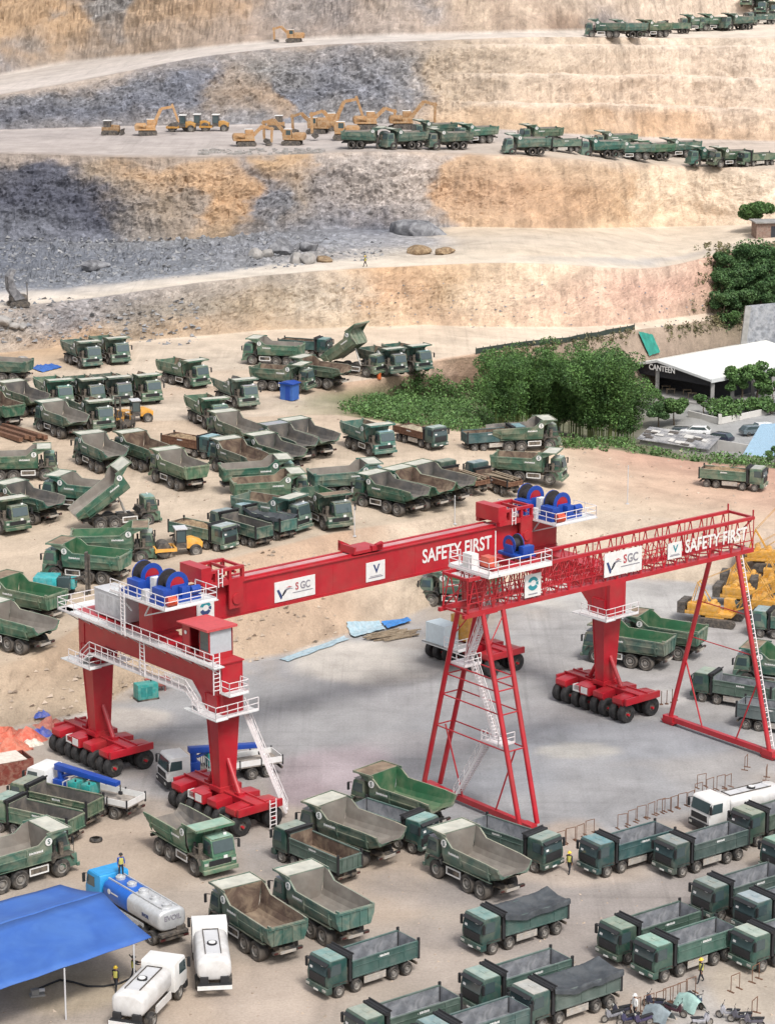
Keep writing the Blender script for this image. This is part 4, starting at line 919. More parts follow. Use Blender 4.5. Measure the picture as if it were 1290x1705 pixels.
# ------------------------------------------------------------------ signs
def faceY(c, x0, x1, y, z0, z1, m): c.quad([(x0, y, z0), (x1, y, z0), (x1, y, z1), (x0, y, z1)], m)
VERT = Matrix(((1,0,0,0),(0,0,-1,0),(0,1,0,0),(0,0,0,1)))      # text upright, facing local -y
def sign_sgc(parent, x, y, z, w_, h):
    b = MB(); b.box(-w_/2, w_/2, 0, .06, -h/2, h/2, 0)
    def poly(pts, m): b.prism([(p[0]*w_, p[1]*h) for p in pts], 'y', -.02, -.002, m)
    poly([(-.45,.10),(-.40,.12),(-.32,-.22),(-.29,-.22),(-.19,.06),(-.25,.06),(-.30,-.10),(-.33,-.36),(-.36,-.36)], 1)
    poly([(-.29,-.10),(-.22,.10),(-.13,.13),(-.05,.02),(-.12,.06),(-.20,.02),(-.25,-.13)], 3); poly([(-.22,.14),(-.14,.20),(-.06,.12),(-.13,.15)], 4)
    b.mesh(text_mesh('S', h*.50, .85), Matrix.Translation((.045*w_, -.02, .10*h)) @ VERT, 4)
    b.mesh(text_mesh('GC', h*.50, .85), Matrix.Translation((.25*w_, -.02, .10*h)) @ VERT, 3)
    b.box(-.06*w_, .44*w_, -.016, -.002, -.20*h, -.16*h, 3)
    return b.build('sign_board', [M['white'], M['logo_navy'], M['logo_teal'], M['logo_grey'], M['logo_red']], parent, (x, y, z), recalc=False)
def sign_v(parent, x, y, z, w_, h, col=1):
    b = MB(); b.box(-w_/2, w_/2, 0, .06, -h/2, h/2, 0)
    b.mesh(text_mesh('V', h*.62, 1.05), Matrix.Translation((.04*w_, -.02, .10*h)) @ VERT, col)
    b.box(-.36*w_, .38*w_, -.016, -.002, -.34*h, -.29*h, 3); b.box(-.30*w_, .30*w_, -.016, -.002, -.26*h, -.23*h, 3)
    return b.build('sign_board', [M['white'], M['logo_navy'], M['logo_teal'], M['logo_grey'], M['logo_red']], parent, (x, y, z), recalc=False)
def sign_emblem(parent, x, y, z, w_, h, m=1):
    b = MB(); b.box(-w_/2, w_/2, 0, .06, -h/2, h/2, 0)
    for a0, a1 in ((200, 330), (20, 160), (-20, 12)):
        n = 8; q = []
        for i in range(n+1): a = R(a0+(a1-a0)*i/n); q.append((math.cos(a)*.33*w_, math.sin(a)*.33*w_+.08*h))
        for i in range(n, -1, -1): a = R(a0+(a1-a0)*i/n); q.append((math.cos(a)*.17*w_+.03, math.sin(a)*.15*w_+.10*h))
        b.prism(q, 'y', -.02, -.002, m if a0 != 20 else 2)
    b.box(-.28*w_, .28*w_, -.016, -.002, -.40*h, -.35*h, 3)
    return b.build('sign_board', [M['white'], M['logo_navy'], M['logo_teal'], M['logo_grey']], parent, (x, y, z), recalc=False)
def railing(parent, pts, h=1.05, step=1.2, name='railing', r=.026, mat='rail_white'):
    b = MB()
    for a, c in zip(pts[:-1], pts[1:]):
        a = Vector(a); c = Vector(c); n = max(1, round((c-a).length/step))
        for k in (1.0, .55): b.bar(a+Vector((0,0,h*k)), c+Vector((0,0,h*k)), r*2)
        b.bar(a+Vector((0,0,.08)), c+Vector((0,0,.08)), .03, .16)
        for i in range(n+1): p = a.lerp(c, i/n); b.bar(p, p+Vector((0,0,h)), r*2)
    return b.build(name, M[mat], parent)
def ladder(parent, p, q, wd=.5, side=(1,0,0), cage=False, mat='rail_white', step=.33):
    b = MB(); p = Vector(p); q = Vector(q); s = Vector(side).normalized()*wd/2; n = int((q-p).length/step)
    b.bar(p-s, q-s, .07); b.bar(p+s, q+s, .07)
    for i in range(1, n): c = p.lerp(q, i/n); b.bar(c-s, c+s, .05)
    return b.build('ladder', M[mat], parent)
def stair(parent, p, q, wd=.8, side=(1,0,0), mat='rail_white', rails=True):
    b = MB(); p = Vector(p); q = Vector(q); s = Vector(side).normalized()*wd/2; n = max(3, int(abs(q.z-p.z)/.24)); fw = Vector((q.x-p.x, q.y-p.y, 0)); fw = fw.normalized()*.13 if fw.length > .01 else Vector((0,.1,0))
    b.bar(p-s, q-s, .05, .2); b.bar(p+s, q+s, .05, .2)
    for i in range(1, n): c = p.lerp(q, i/n); b.quad([c-s-fw, c+s-fw, c+s+fw, c-s+fw])
    if rails:
        u = Vector((0,0,.95))
        for k in (-1, 1):
            b.bar(p+s*k+u, q+s*k+u, .05); b.bar(p+s*k+u*.5, q+s*k+u*.5, .04)
            for i in range(0, n+1, 4): c = p.lerp(q, i/n)+s*k; b.bar(c, c+u, .045)
    return b.build('stair', M[mat], parent, recalc=False)
def winch(parent, x, y, z, ang=0):
    """blue double drum winch: frame and motors, with drums as sub-parts"""
    b = MB(); b.box(-1.9, 1.9, -1.2, 1.2, 0, .35); b.box(-1.7, -.9, -1.1, .5, .35, 1.25); b.box(.1, .9, -1.15, -.35, .35, 1.2)
    for yy in (-.55, .95): b.prism([(-.75, .3), (1.1, .3), (.8, 1.3), (-.4, 1.3)], 'y', yy, yy+.14)
    b.tube((1.0, -1.0, .8), (1.85, -1.0, .8), .36, 12)
    o = b.build('winch', M['blue'], parent, (x, y, z), (0, 0, ang), bevel=.03)
    d = MB(); d.lathe([(.001, -.4), (1.05, -.4), (1.05, -.30), (.62, -.28), (.62, .70), (1.05, .72), (1.05, .82), (.001, .82)], (.2, .1, 1.25), n=22)
    d.build('drum', M['rope'], o)
    f = MB(); 
    for ya, yb in ((-.46, -.38), (.80, .88)): f.lathe([(.68, ya), (1.08, ya), (1.08, yb), (.68, yb), (.68, ya)], (.2, .1, 1.25), n=22, m=0); f.lathe([(.001, ya+.02), (.68, ya+.02), (.68, yb-.02), (.001, yb-.02)], (.2, .1, 1.25), n=20, m=1)
    f.build('drum_flange', [M['blue'], M['red']], o)
    return o

# ------------------------------------------------------------------ rubber tyred girder crane (local x along the girder, camera on the -x -y side)
pc = empty('gantry_crane', (-2.4, 204.75, 0), R(40.2), 'large red rubber tyred gantry crane with a solid box girder and four wheeled legs', 'crane')
g = MB(); y0, y1, zb, zt = -.95, .95, 13.6, 16.35
g.box(-22.3, 22.6, y0, y1, zb, zt)
g.box(-22.3, 22.6, y0-.14, y1+.14, zb-.10, zb); g.box(-13.6, 15.4, y0-.16, y1+.16, zt, zt+.10)
for k in range(14): x = -15.8+k*2.3; g.box(x-.03, x+.03, y1, y1+.05, zb+.1, zt-.1)
for s in (-1, 1): g.box(-13.4, 15.2, s*.62-.10, s*.62+.10, zt+.1, zt+.22)
for k in range(9): x = -17.5+k*4.6; g.box(x-.02, x+.02, y0-.012, y0, zb, zt); g.box(x-.35, x-.31, y0-.006, y0, zb+.1, zb+.9)
g.box(-22.3, 22.6, y0-.03, y0, zb+.02, zb+.12); g.box(-22.3, 22.6, y0-.03, y0, zt-.12, zt-.02)
girder = g.build('girder', M['red'], pc)
t_ = MB(); t_.box(-13.4, 15.2, -.46, .46, zt+.10, zt+.13); t_.build('top_plate', simple('sunlit_pink_plate', (.46, .22, .23), .5, dirt=(.55, .4, .38), dirt_amt=.6, scale=.4), girder)  # pink sun reflection along the girder top, put into the plate colour
t_ = MB(); t_.mesh(text_mesh('SAFETY FIRST', 1.72, .80), VERT); t_.build('lettering', M['white'], girder, (10.4, y0-.02, 15.02), recalc=False)
sign_sgc(girder, -7.85, y0-.07, 14.75, 4.3, 1.75); sign_v(girder, .95, y0-.07, 14.75, 2.1, 1.7); sign_emblem(girder, -17.15, y0-.12, 14.62, 1.75, 1.75)
b = MB()                                       # saddle bracket on the middle of the girder
b.box(-1.5, 1.5, -1.1, 1.1, zt+.24, zt+.5); b.prism([(-1.5, zt+.5), (-.3, zt+.5), (-.7, zt+.75), (-1.5, zt+1.15)], 'y', .75, 1.1); b.prism([(1.6, zt+.3), (.9, zt+.3), (.9, zt+.8), (1.6, zt+.95)], 'y', -1.25, -.9); b.box(-1.5, -1.3, -1.1, 1.1, zt+.5, zt+.9); b.box(.4, 1.5, -1.25, -.9, zt+.3, zt+.75)
b.build('saddle_bracket', M['red'], girder)
for x in (-15.6, 17.0):                        # trolley frames that clamp the girder ends
    b = MB(); 
    for s in (-1, 1):
        b.box(x-2.1, x+2.1, s*1.35-.22, s*1.35+.22, zt+.15, zt+.55); b.box(x-2.1, x+2.1, s*1.35-.16, s*1.35+.16, zt+1.3, zt+1.55)
        for xx in (-2.0, -.7, .7, 2.0): b.box(x+xx-.12, x+xx+.12, s*1.35-.16, s*1.35+.16, zt+.5, zt+1.35)
        b.box(x+.5, x+1.9, s*1.5-.1, s*1.5+.1, zb+.8, zt+.6); b.tube((x+1.2, s*1.0, zb+1.6), (x+1.2, s*1.75, zb+1.6), .45, 14)
    for xx in (-2.0, -.7, .7, 2.0): b.box(x+xx-.1, x+xx+.1, -1.4, 1.4, zt+1.3, zt+1.5)
    b.box(x-2.2, x-1.2, -1.5, 1.5, zt+.55, zt+1.9); b.tube((x+1.2, -1.5, zt+1.1), (x+1.2, 1.5, zt+1.1), .12, 8)
    fr = b.build('clamp_frame', M['red'], girder)
    ladder(fr, (x-.4, -1.62, zt+.1), (x-.4, -1.62, zt+1.6), .4)
def leg_part(x, y):
    b = MB(); z0, z1 = 2.7, 10.4
    bot = [(x-.75, y-.48), (x+.75, y-.48), (x+.75, y+.48), (x-.75, y+.48)]; top = [(x-1.15, y-.78), (x+1.15, y-.78), (x+1.15, y+.78), (x-1.15, y+.78)]
    b.prism(bot, 'z', z0, z1, b_pts=top)
    for s in (-1, 1):                          # web flanges
        b.prism([(x-.79, y+s*.48-.05), (x-.71, y+s*.48-.05), (x-.71, y+s*.48+.05), (x-.79, y+s*.48+.05)], 'z', z0, z1, b_pts=[(x-1.20, y+s*.78-.05), (x-1.1, y+s*.78-.05), (x-1.1, y+s*.78+.05), (x-1.20, y+s*.78+.05)])
    b.box(x-.95, x+.95, y-.7, y+.7, 2.35, 2.72)
    lg = b.build('leg', M['red'], pc)
    for s in (-1, 1):
        b = MB(); b.tube((x, y+s*.5, 5.0), (x, y+s*2.0, 2.45), .2, 10); b.box(x-.3, x+.3, y+s*2.0-.3, y+s*2.0+.3, 2.2, 2.6); b.build('brace', M['red'], lg)
    return lg
TY = wheel_mesh('crane_tyre', .86, .66, .42); TY.materials[0] = simple('clean_tyre', (.012, .012, .013), .8, dirt=(.10, .09, .085), dirt_amt=.4)
def crane_rim():
    b = MB()
    for s in (-1, 1): b.lathe([(.38, s*.24), (.34, s*.16), (.12, s*.12), (.001, s*.2)], n=14)
    return b.data('crane_rim', M['red'], ang=40)
TYR = crane_rim()
def bogie(x, y):
    b = MB(); b.box(x-.55, x+.55, y-4.7, y+4.7, 1.85, 2.40)
    for s in (-1, 1): b.box(x+s*.55-.06, x+s*.55+.06, y-4.7, y+4.7, 2.36, 2.5)
    for k in range(4):
        yy = y-3.6+k*2.4
        for s in (-1, 1):
            b.prism([(x+s*.5, 2.35), (x+s*2.15, 2.2), (x+s*2.15, 1.75), (x+s*1.9, 1.45), (x+s*1.1, 1.45), (x+s*.5, 1.7)], 'y', yy-.62, yy+.62)
            b.prism([(yy-.2, 1.5), (yy+.2, 1.5), (yy+.14, .66), (yy-.14, .66)], 'x', x+s*1.55-.22, x+s*1.55+.22)
            b.tube((x+s*1.55, yy-.95, .76), (x+s*1.55, yy+.95, .76), .12, 8)
    b.box(x-2.15, x+2.15, y-4.75, y-4.5, 1.75, 2.35); b.box(x-1.6, x+1.6, y+4.5, y+4.75, 1.75, 2.35)
    o = b.build('bogie', M['red'], pc, bevel=.02)
    for k in range(4):
        for s in (-1, 1):
            for t in (-1, 1):
                wl_ = inst(TY, 'wheel', o, (x+s*1.55, y-3.6+k*2.4+t*.54, .85)); 
    b = MB(); b.box(x-2.2, x-1.3, y-.1, y+1.0, 1.55, 2.35); b.build('hydraulic_unit', M['red'], o)
    b = MB(); b.box(x-2.23, x-2.2, y+.1, y+.9, 1.65, 2.25); b.box(x-2.15, x-1.5, y+1.2, y+2.0, 1.6, 2.2); b.build('control_box', M['white'], o)
    return o
def add_rims():
    """red hub discs as one material of each crane tyre"""
    me = TY; bm = bmesh.new(); bm.from_mesh(me); n = len(bm.faces); bm.from_mesh(TYR); bm.faces.ensure_lookup_table()
    for f in bm.faces[n:]: f.material_index = 1
    bm.to_mesh(me); bm.free(); me.materials.append(M['steel_dark'])
add_rims()
def portal(x, near_detail):
    prof = [(-10.1, 8.6), (-10.1, 13.1), (10.1, 13.1), (10.1, 8.6), (7.5, 8.6), (7.3, 9.8), (6.1, 10.9), (-6.1, 10.9), (-7.3, 9.8), (-7.5, 8.6)]
    b = MB(); b.prism(prof, 'x', x-1.0, x+1.0)
    q = [(-9.6, 9.4), (-9.6, 12.6), (9.6, 12.6), (9.6, 9.4), (9.2, 9.4), (9.2, 12.2), (-9.2, 12.2), (-9.2, 9.4)]
    b.prism(q, 'x', x-1.06, x-1.0); b.box(x-1.1, x+1.1, -10.2, 10.2, 13.1, 13.2)
    b.box(x-1.0, x+1.0, -1.6, 1.6, 13.2, 13.5)
    pb = b.build('portal_beam', M['red'], pc)
    if near_detail: portal_walks(x, pb)
    for s in (-1, 1):
        lg = leg_part(x, s*8.8); bogie(x, s*8.8)
        b = MB(); b.box(x-2.3, x-1.12, s*8.8-2.2, s*8.8+2.2, 8.9, 8.98); b.box(x-1.12, x+2.0, s*8.8-2.0, s*8.8-.8, 8.9, 8.98); b.box(x-1.12, x+2.0, s*8.8+.8, s*8.8+2.0, 8.9, 8.98)
        pf = b.build('leg_platform', M['grey_pl'], lg)
        railing(pf, [(x-2.25, s*8.8+1.0, 8.98), (x-2.25, s*8.8-2.1, 8.98), (x-1.12, s*8.8-2.1, 8.98), (x+2.0, s*8.8-1.95, 8.98)])
    return pb
def portal_walks(x, pb):
    p = MB()                                   # walkways on the outer side: upper at beam top, lower under the web
    p.box(x-2.1, x-1.1, -10.6, 11.6, 13.02, 13.10); p.box(x-2.1, x+2.0, 10.2, 11.6, 13.02, 13.1)
    p.box(x-1.9, x-1.06, -6.4, 7.2, 10.05, 10.12)
    for k in range(12): yy = -9.8+k*1.8; p.bar((x-1.06, yy, 12.3), (x-2.05, yy, 13.0), .07)
    p.prism([(7.2, 10.08), (7.2, 10.16), (8.6, 9.0), (8.6, 8.92)], 'x', x-1.9, x-1.06)
    p.prism([(-6.4, 10.08), (-6.4, 10.16), (-8.2, 9.0), (-8.2, 8.92)], 'x', x-1.9, x-1.06)
    wk = p.build('walkway', M['grey_pl'], pb)
    railing(wk, [(x-2.08, -10.5, 13.1), (x-2.08, 11.5, 13.1), (x+1.9, 11.5, 13.1)])
    railing(wk, [(x-1.88, -6.4, 10.12), (x-1.88, 7.2, 10.12)], step=.9)
    railing(wk, [(x-1.88, 7.2, 10.12), (x-1.88, 8.6, 9.0)]); railing(wk, [(x-1.88, -6.4, 10.12), (x-1.88, -8.0, 9.0)])
    ladder(pb, (x-1.95, -.6, 10.1), (x-1.95, -.6, 13.1), .6, (0,1,0)); ladder(pb, (x-1.7, -10.35, 10.9), (x-1.7, -10.35, 14.2), .6, (1,0,0))
    b = MB(); b.box(x-1.2, x+.7, -11.3, -10.2, 10.75, 10.83); e = b.build('end_platform', M['grey_pl'], pb); railing(e, [(x-1.15, -10.2, 10.83), (x-1.15, -11.25, 10.83), (x+.7, -11.25, 10.83), (x+.7, -10.2, 10.83)])
pbL = portal(-21.2, True); pbR = portal(21.4, False)
# winches above both portals
for x, q in ((-21.0, 1), (21.6, -1)):
    b = MB(); b.box(x-2.6, x+2.6, -4.6, 3.2, 16.42, 16.52)
    for yy in (-4.4, -2.2, 2.2): b.bar((x-2.0, -.9 if yy < 0 else .9, 15.2), (x-2.4, yy, 16.4), .1)
    wp = b.build('winch_platform', M['grey_pl'], pc)
    railing(wp, [(x-2.55, 3.1, 16.52), (x-2.55, -4.5, 16.52), (x+2.5, -4.5, 16.52), (x+2.5, -1.6, 16.52)])
    ladder(wp, (x-2.7, 1.2, 13.2), (x-2.7, 1.2, 17.5), .5, (0,1,0))
    b = MB(); b.box(x-1.4, x+1.4, -1.0, 1.0, 16.40, 16.43); b.build('seat_plate', M['red'], wp)
    winch(pc, x-.2, -2.3, 16.52); winch(pc, x-.2, 1.2, 16.52)
    b = MB(); b.box(x-1.0, x-.3, -.9, -.3, 16.52, 18.1); b.build('control_box', M['white'], wp)
    b = MB(); b.tube((x-2.2, -1.4, 16.52), (x-2.2, -1.4, 17.5), .36, 14); b.build('motor', M['grey_box'], wp)
    b = MB(); b.tube((x-1.9, -3.9, 17.0), (x-1.2, -4.1, 17.0), .42, 14); b.build('motor', simple('orange_red_motor', (.6, .08, .03), .4), wp)
b = MB(); b.box(-21.9, -19.9, 3.4, 8.0, 13.35, 15.45); b.box(-21.95, -19.85, 3.35, 8.05, 15.45, 15.53); eh = b.build('electrical_house', M['grey_box'], pc, bevel=.02)
for yy in (4.4, 5.7, 7.0):
    b = MB(); b.box(-21.93, -21.9, yy-.45, yy+.45, 13.6, 15.2); b.build('door', simple('cabinet_door_grey', (.46,.46,.47), .5), eh)
b = MB(); b.box(-21.4, -20.9, 5.2, 5.8, 15.53, 15.75); b.build('roof_vent', M['grey_pl'], eh)
# driver's cabin at the near end of the left portal
b = MB(); x0, x1, ya, yb = -22.6, -20.3, -9.0, -5.4
b.box(x0, x1, ya, yb, 13.2, 13.35); b.box(x1-.1, x1, ya, yb, 13.35, 15.6); b.box(x0, x1, yb-.1, yb, 13.35, 15.6)
for (xx, yy) in ((x0, ya), (x0, ya+1.2), (x0, yb-1.1), (x1-.1, ya)): b.box(xx, xx+.1, yy, yy+.1, 13.35, 15.6)
b.box(x0, x0+.08, yb-1.1, yb, 13.35, 15.6); b.box(x0, x1, ya, ya+.06, 13.35, 13.7); b.box(x0, x0+.06, ya, ya+1.2, 13.35, 13.9)
cb = b.build('cabin', M['red'], pc)
b = MB(); b.prism([(ya-.25, 15.62), (yb+.25, 15.62), (yb+.25, 15.70), (ya-.25, 15.82)], 'x', x0-.35, x1+.3); b.build('roof', M['red_roof'], cb)
b = MB(); b.box(x0+.12, x1-.12, ya+.02, ya+.05, 13.7, 15.55); b.build('window', simple('cabin_glass', (.42, .44, .46), .15, var=.1), cb)
b = MB(); b.box(x0+.02, x0+.05, ya+.1, ya+1.2, 13.9, 15.55); b.build('window', M['glass'], cb)
b = MB(); b.box(x0+.5, x0+1.1, ya+1.4, ya+2.0, 13.35, 14.4); b.box(x0+.5, x0+1.1, ya+1.9, ya+2.1, 14.2, 14.9); b.build('seat', M['black'], cb)
b = MB(); b.lathe([(.001, -.03), (.16, -.03), (.16, 0), (.001, 0)], (x0-.03, yb-.55, 14.9), ax='x', n=14); b.build('lamp', M['white'], cb)
# access stair and ladder on the second leg
xb, yb_ = -21.2, -8.8
st_ = stair(pc, (xb+3.6, yb_-3.4, .5), (xb+1.4, yb_-.9, 8.8), .7, (1,1,0))
ladder(pc, (xb+1.0, yb_-5.0, .2), (xb+1.0, yb_-5.0, 2.6), .6, (1,0,0))
# machinery platform on the far right leg: cabinet, yellow tank, railing
xr = 21.4
b = MB(); b.box(xr-4.4, xr-2.0, 6.2, 11.4, 2.5, 2.6); b.box(xr-4.4, xr-4.3, 6.2, 11.4, 2.4, 2.6); mp_ = b.build('machinery_platform', M['grey_pl'], pc)
b = MB(); b.box(xr-4.2, xr-2.4, 8.4, 11.0, 2.62, 4.5); b.build('cabinet', simple('pale_blue_cabinet', (.52, .60, .64), .5, var=.08), mp_)
b = MB(); b.box(xr-2.3, xr-1.2, 7.2, 9.6, 2.9, 5.2); b.build('tank', M['yellow'], mp_, bevel=.04)
railing(mp_, [(xr-4.35, 8.2, 2.6), (xr-4.35, 6.3, 2.6), (xr-2.1, 6.3, 2.6)])

# ------------------------------------------------------------------ lattice gantry crane
tg = empty('lattice_gantry_crane', (18.0, 194.0, 0), R(38.9), 'red lattice truss gantry crane on tubular A-frame legs with an open top beam', 'crane')
zc, zd, hw = 17.15, 19.95, 1.45; xa, xe = -16.4, 15.6
def chord(parts): pass
for s, nm in ((-1, 'near'), (1, 'far')):
    b = MB(); y = s*hw
    b.bar((xa, y, zd), (xe, y, zd), .26); b.bar((xa, y, zc), (xe, y, zc), .26, .36); b.bar((xa, y, zc+.85), (xe, y, zc+.85), .07); b.bar((xa, y*.98, zc+1.6), (xe, y*.98, zc+1.6), .05)
    n = 24; dx = (xe-xa)/n
    for i in range(n+1):
        x = xa+i*dx
        if i < n: b.tube((x, y, zc), (x+dx/2, y, zd), .055, 6); b.tube((x+dx/2, y, zd), (x+dx, y, zc), .055, 6)
        if i % 2 == 0: b.tube((x, y, zc), (x, y, zd), .05, 6)
        if i < n and i > 1 and i < 19: b.tube((x, y*.9, zc+.1), (x+dx, y*.9, zc+1.6), .035, 5); b.tube((x+dx, y*.9, zc+.1), (x, y*.9, zc+1.6), .035, 5); b.bar((x+dx*.5, y*.9, zc), (x+dx*.5, y*.9, zc+1.6), .05)
    b.build('side_truss', M['red'], tg)
    if s < 0: near_side = bpy.context.scene.objects[tg.children[0].name]
b = MB(); n = 12
for i in range(n+1):
    x = xa+(xe-xa)*i/n; b.bar((x, -hw, zc), (x, hw, zc), .14)
    if i < n: b.tube((x, -hw, zc), (x+(xe-xa)/n, hw, zc), .05, 6); b.tube((x, hw, zc), (x+(xe-xa)/n, -hw, zc), .05, 6)
for x in (xa, xe): b.bar((x, -hw, zd), (x, hw, zd), .2); b.tube((x, -hw, zd), (x, hw, zc), .06, 6)
b.box(xa+.2, xe-.2, -hw+.15, -hw+.75, zc+.1, zc+.15)
for s in (-1, 1): b.bar((xe-.1, s*hw, zd), (xe-.1, s*hw, zd+.7), .1); b.bar((xa-.4, s*hw, zc-.1), (xa+3, s*hw, zc-.1), .3)
b.build('bottom_bracing', M['red'], tg)
sb = tg.children[0]
t_ = MB(); t_.mesh(text_mesh('SAFETY FIRST', 1.55, .80), VERT); t_.build('lettering', M['white'], sb, (10.9, -hw-.18, 18.75), recalc=False)
sign_sgc(sb, 0.05, -hw-.22, 18.72, 4.2, 2.0); sign_v(sb, 5.95, -hw-.22, 18.70, 1.6, 1.35, 2); sign_emblem(sb, -9.8, -hw-.22, 18.45, 1.7, 1.85, 2)
def aframe(x, ex):
    by = 5.9
    for s in (-1, 1):
        for dx in ex:
            b = MB(); b.tube((x+dx*1.0, s*by, .55), (x+dx*1.15*(1 if dx else 1), s*hw*.98, zc-.15), .21, 12)
            lgp = b.build('leg', M['red'], tg)
    b = MB(); b.bar((x, -by-.5, .55), (x, by+.5, .55), .42, .46)
    for s in (-1, 1):
        b.box(x-.35, x+.35, s*by-.6, s*by+.6, .32, .8); b.prism([(s*by-.9, .34), (s*by+.9, .34), (s*by+.6, .05), (s*by-.6, .05)], 'x', x-.28, x+.28)
    b.build('sill_beam', M['red'], tg)
    b = MB()
    for s in (-1, 1): b.tube((x, s*(by-.5)*.99, 6.2) if False else (x, s*4.2, 6.3), (x, s*2.0, .7), .07, 8)
    b.build('diagonal_brace', M['red'], tg)
aframe(-13.75, (-.9, .9)); aframe(13.75, (0,))
def ly(z, s): t = (z-.55)/(zc-.7); return s*(5.9*(1-t)+1.42*t)
for z in (6.4, 9.2, 11.0, 11.9):
    b = MB()
    for dx in (-.92, .92): b.tube((-13.75+dx, ly(z, -1), z), (-13.75+dx, ly(z, 1), z), .06, 6)
    for s in (-1, 1): b.tube((-14.67, ly(z, s), z), (-12.83, ly(z, s), z), .06, 6)
    b.build('cross_tie', M['red'], tg)
for s in (-1, 1): b = MB(); b.tube((-14.67, ly(14.5, s), 14.5), (-12.83, ly(16.5, s), 16.5), .05, 6); b.build('cross_tie', M['red'], tg)
for z in (8.6, 12.0): b = MB(); b.tube((13.75, ly(z, -1), z), (13.75, ly(z, 1), z), .05, 6); b.build('cross_tie', M['red'], tg)
b = MB(); b.box(-14.6, -12.9, .9, 2.9, 11.95, 12.02); b.build('stair_landing', M['rail_white'], tg)
b = MB(); b.box(-14.6, -12.9, -3.2, -1.2, 6.45, 6.52); pl_ = b.build('stair_landing', M['rail_white'], tg)
railing(pl_, [(-14.6, -1.2, 6.52), (-14.6, -3.2, 6.52), (-12.9, -3.2, 6.52)], .9); railing(pl_, [(-14.6, 2.9, 12.02), (-14.6, .9, 12.02), (-12.9, .9, 12.02)], .9)
stair(tg, (-13.9, 2.6, .5), (-13.9, -1.4, 6.5), .6, (1,0,0)); stair(tg, (-13.5, -1.8, 6.5), (-13.5, 1.1, 12.0), .5, (1,0,0)); stair(tg, (-13.6, 1.6, 12.0), (-13.6, -.6, 16.9), .6, (1,0,0))
ladder(tg, (14.05, ly(.7, -1), .7), (14.05, ly(17.0, -1), 17.0), .55, (1,.0,0), step=.4)
# trolley with winch and railed platform on the lattice girder
b = MB()
for s in (-1, 1): b.box(-13.8, -9.0, s*hw-.16, s*hw+.16, zd+.14, zd+.5)
for x in (-13.6, -11.4, -9.2): b.box(x-.15, x+.15, -hw, hw, zd+.2, zd+.55)
tr = b.build('trolley', M['red'], tg)
winch(tg, -9.6, .5, zd+.5, R(90)).scale = (.68, .72, .72)
b = MB(); b.box(-14.2, -8.6, -hw-1.1, -hw-.2, zd+.1, zd+.3); b.box(-15.2, -14.0, -hw-1.1, hw+.8, zd+.1, zd+.28); pf = b.build('trolley_platform', M['white'], tr)
railing(pf, [(-14.2, -hw-1.05, zd+.3), (-8.6, -hw-1.05, zd+.3), (-8.6, -hw-.25, zd+.3)]); railing(pf, [(-14.2, -hw-1.05, zd+.28), (-15.15, -hw-1.05, zd+.28), (-15.15, hw+.75, zd+.28), (-14.0, hw+.75, zd+.28)])
b = MB(); b.box(-14.9, -14.2, -.2, .9, zd+.3, zd+1.5); b.build('control_box', M['white'], pf)
b = MB(); b.box(-14.0, -13.2, -1.2, -.2, zd+.55, zd+1.3); b.build('motor', simple('red_orange_motor', (.55, .10, .06), .4), pf)
b = MB(); b.bar((-13.4, -hw+.2, zd+.5), (-13.4, -hw+.2, zd+3.4), .07); b.build('mast', M['white'], pf)
# ------------------------------------------------------------------ other vehicles
def cab_white(parent, mats, x0=2.6, x1=4.55, hw=1.2, roofm=None):
    b = MB(); b.prism([(x0, .85), (x1-.1, .85), (x1+.06, 1.0), (x1+.08, 1.6), (x1-.02, 1.9), (x1-.22, 2.75), (x1-.4, 2.9), (x0+.05, 2.9), (x0, 2.8)], 'y', -hw, hw)
    cab = b.build('cab', M[mats], parent, bevel=.06)
    b = MB(); b.prism([(x1+.02, 1.85), (x1-.18, 2.68), (x1-.15, 2.69), (x1+.05, 1.86)], 'y', -hw+.14, hw-.14); b.build('windscreen', M['glass'], cab)
    for y in (hw+.002, -hw-.022):
        b = MB(); b.prism([(x0+.75, 1.85), (x1-.15, 1.80), (x1-.32, 2.6), (x0+.75, 2.6)], 'y', y, y+.02); b.build('side_window', M['glass'], cab)
        s = 1 if y > 0 else -1
        b = MB(); b.bar((x1-.2, hw*s, 2.6), (x1+.05, (hw+.2)*s, 2.6), .04); b.box(x1-.03, x1+.1, (hw+.15)*s-.1, (hw+.15)*s+.1, 1.9, 2.55); b.build('mirror', M['black'], cab)
    b = MB(); b.box(x1+.05, x1+.10, -hw+.25, hw-.25, 1.15, 1.65); b.build('grille', M['black'], cab)
    b = MB(); b.box(x1-.3, x1+.16, -hw-.02, hw+.02, .45, .95); b.build('bumper', M['black'], cab, bevel=.03)
    for y in (-hw+.25, hw-.25):
        b = MB(); b.box(x1+.12, x1+.18, y-.17, y+.17, .68, .86); b.build('headlight', M['lamp'], cab)
    if roofm: b = MB(); b.box(x0+.1, x1-.42, -hw+.08, hw-.08, 2.895, 2.93); b.build('roof', M[roofm], cab)
    return cab
def truck_base(root, x0, x1, axles, rear_from):
    b = MB()
    for y in (-.42, .42): b.box(x0, x1, y-.06, y+.06, .78, 1.05)
    for x in axles: b.tube((x, -.95, .53), (x, .95, .53), .12, 8)
    b.box(x0-.12, x0, -1.15, 1.15, .6, .82); b.build('chassis', M['chassis'], root)
    for i, x in enumerate(axles):
        for s in (1, -1): wheel(root, HT if i < rear_from else HT2, HR_ if i < rear_from else HR2, x, (1.05 if i < rear_from else .94)*s, .53)
    for y in (-.95, .95):
        b = MB(); b.box(x0-.16, x0-.12, y-.2, y+.2, .64, .78); b.build('tail_light', M['redlens'], root)
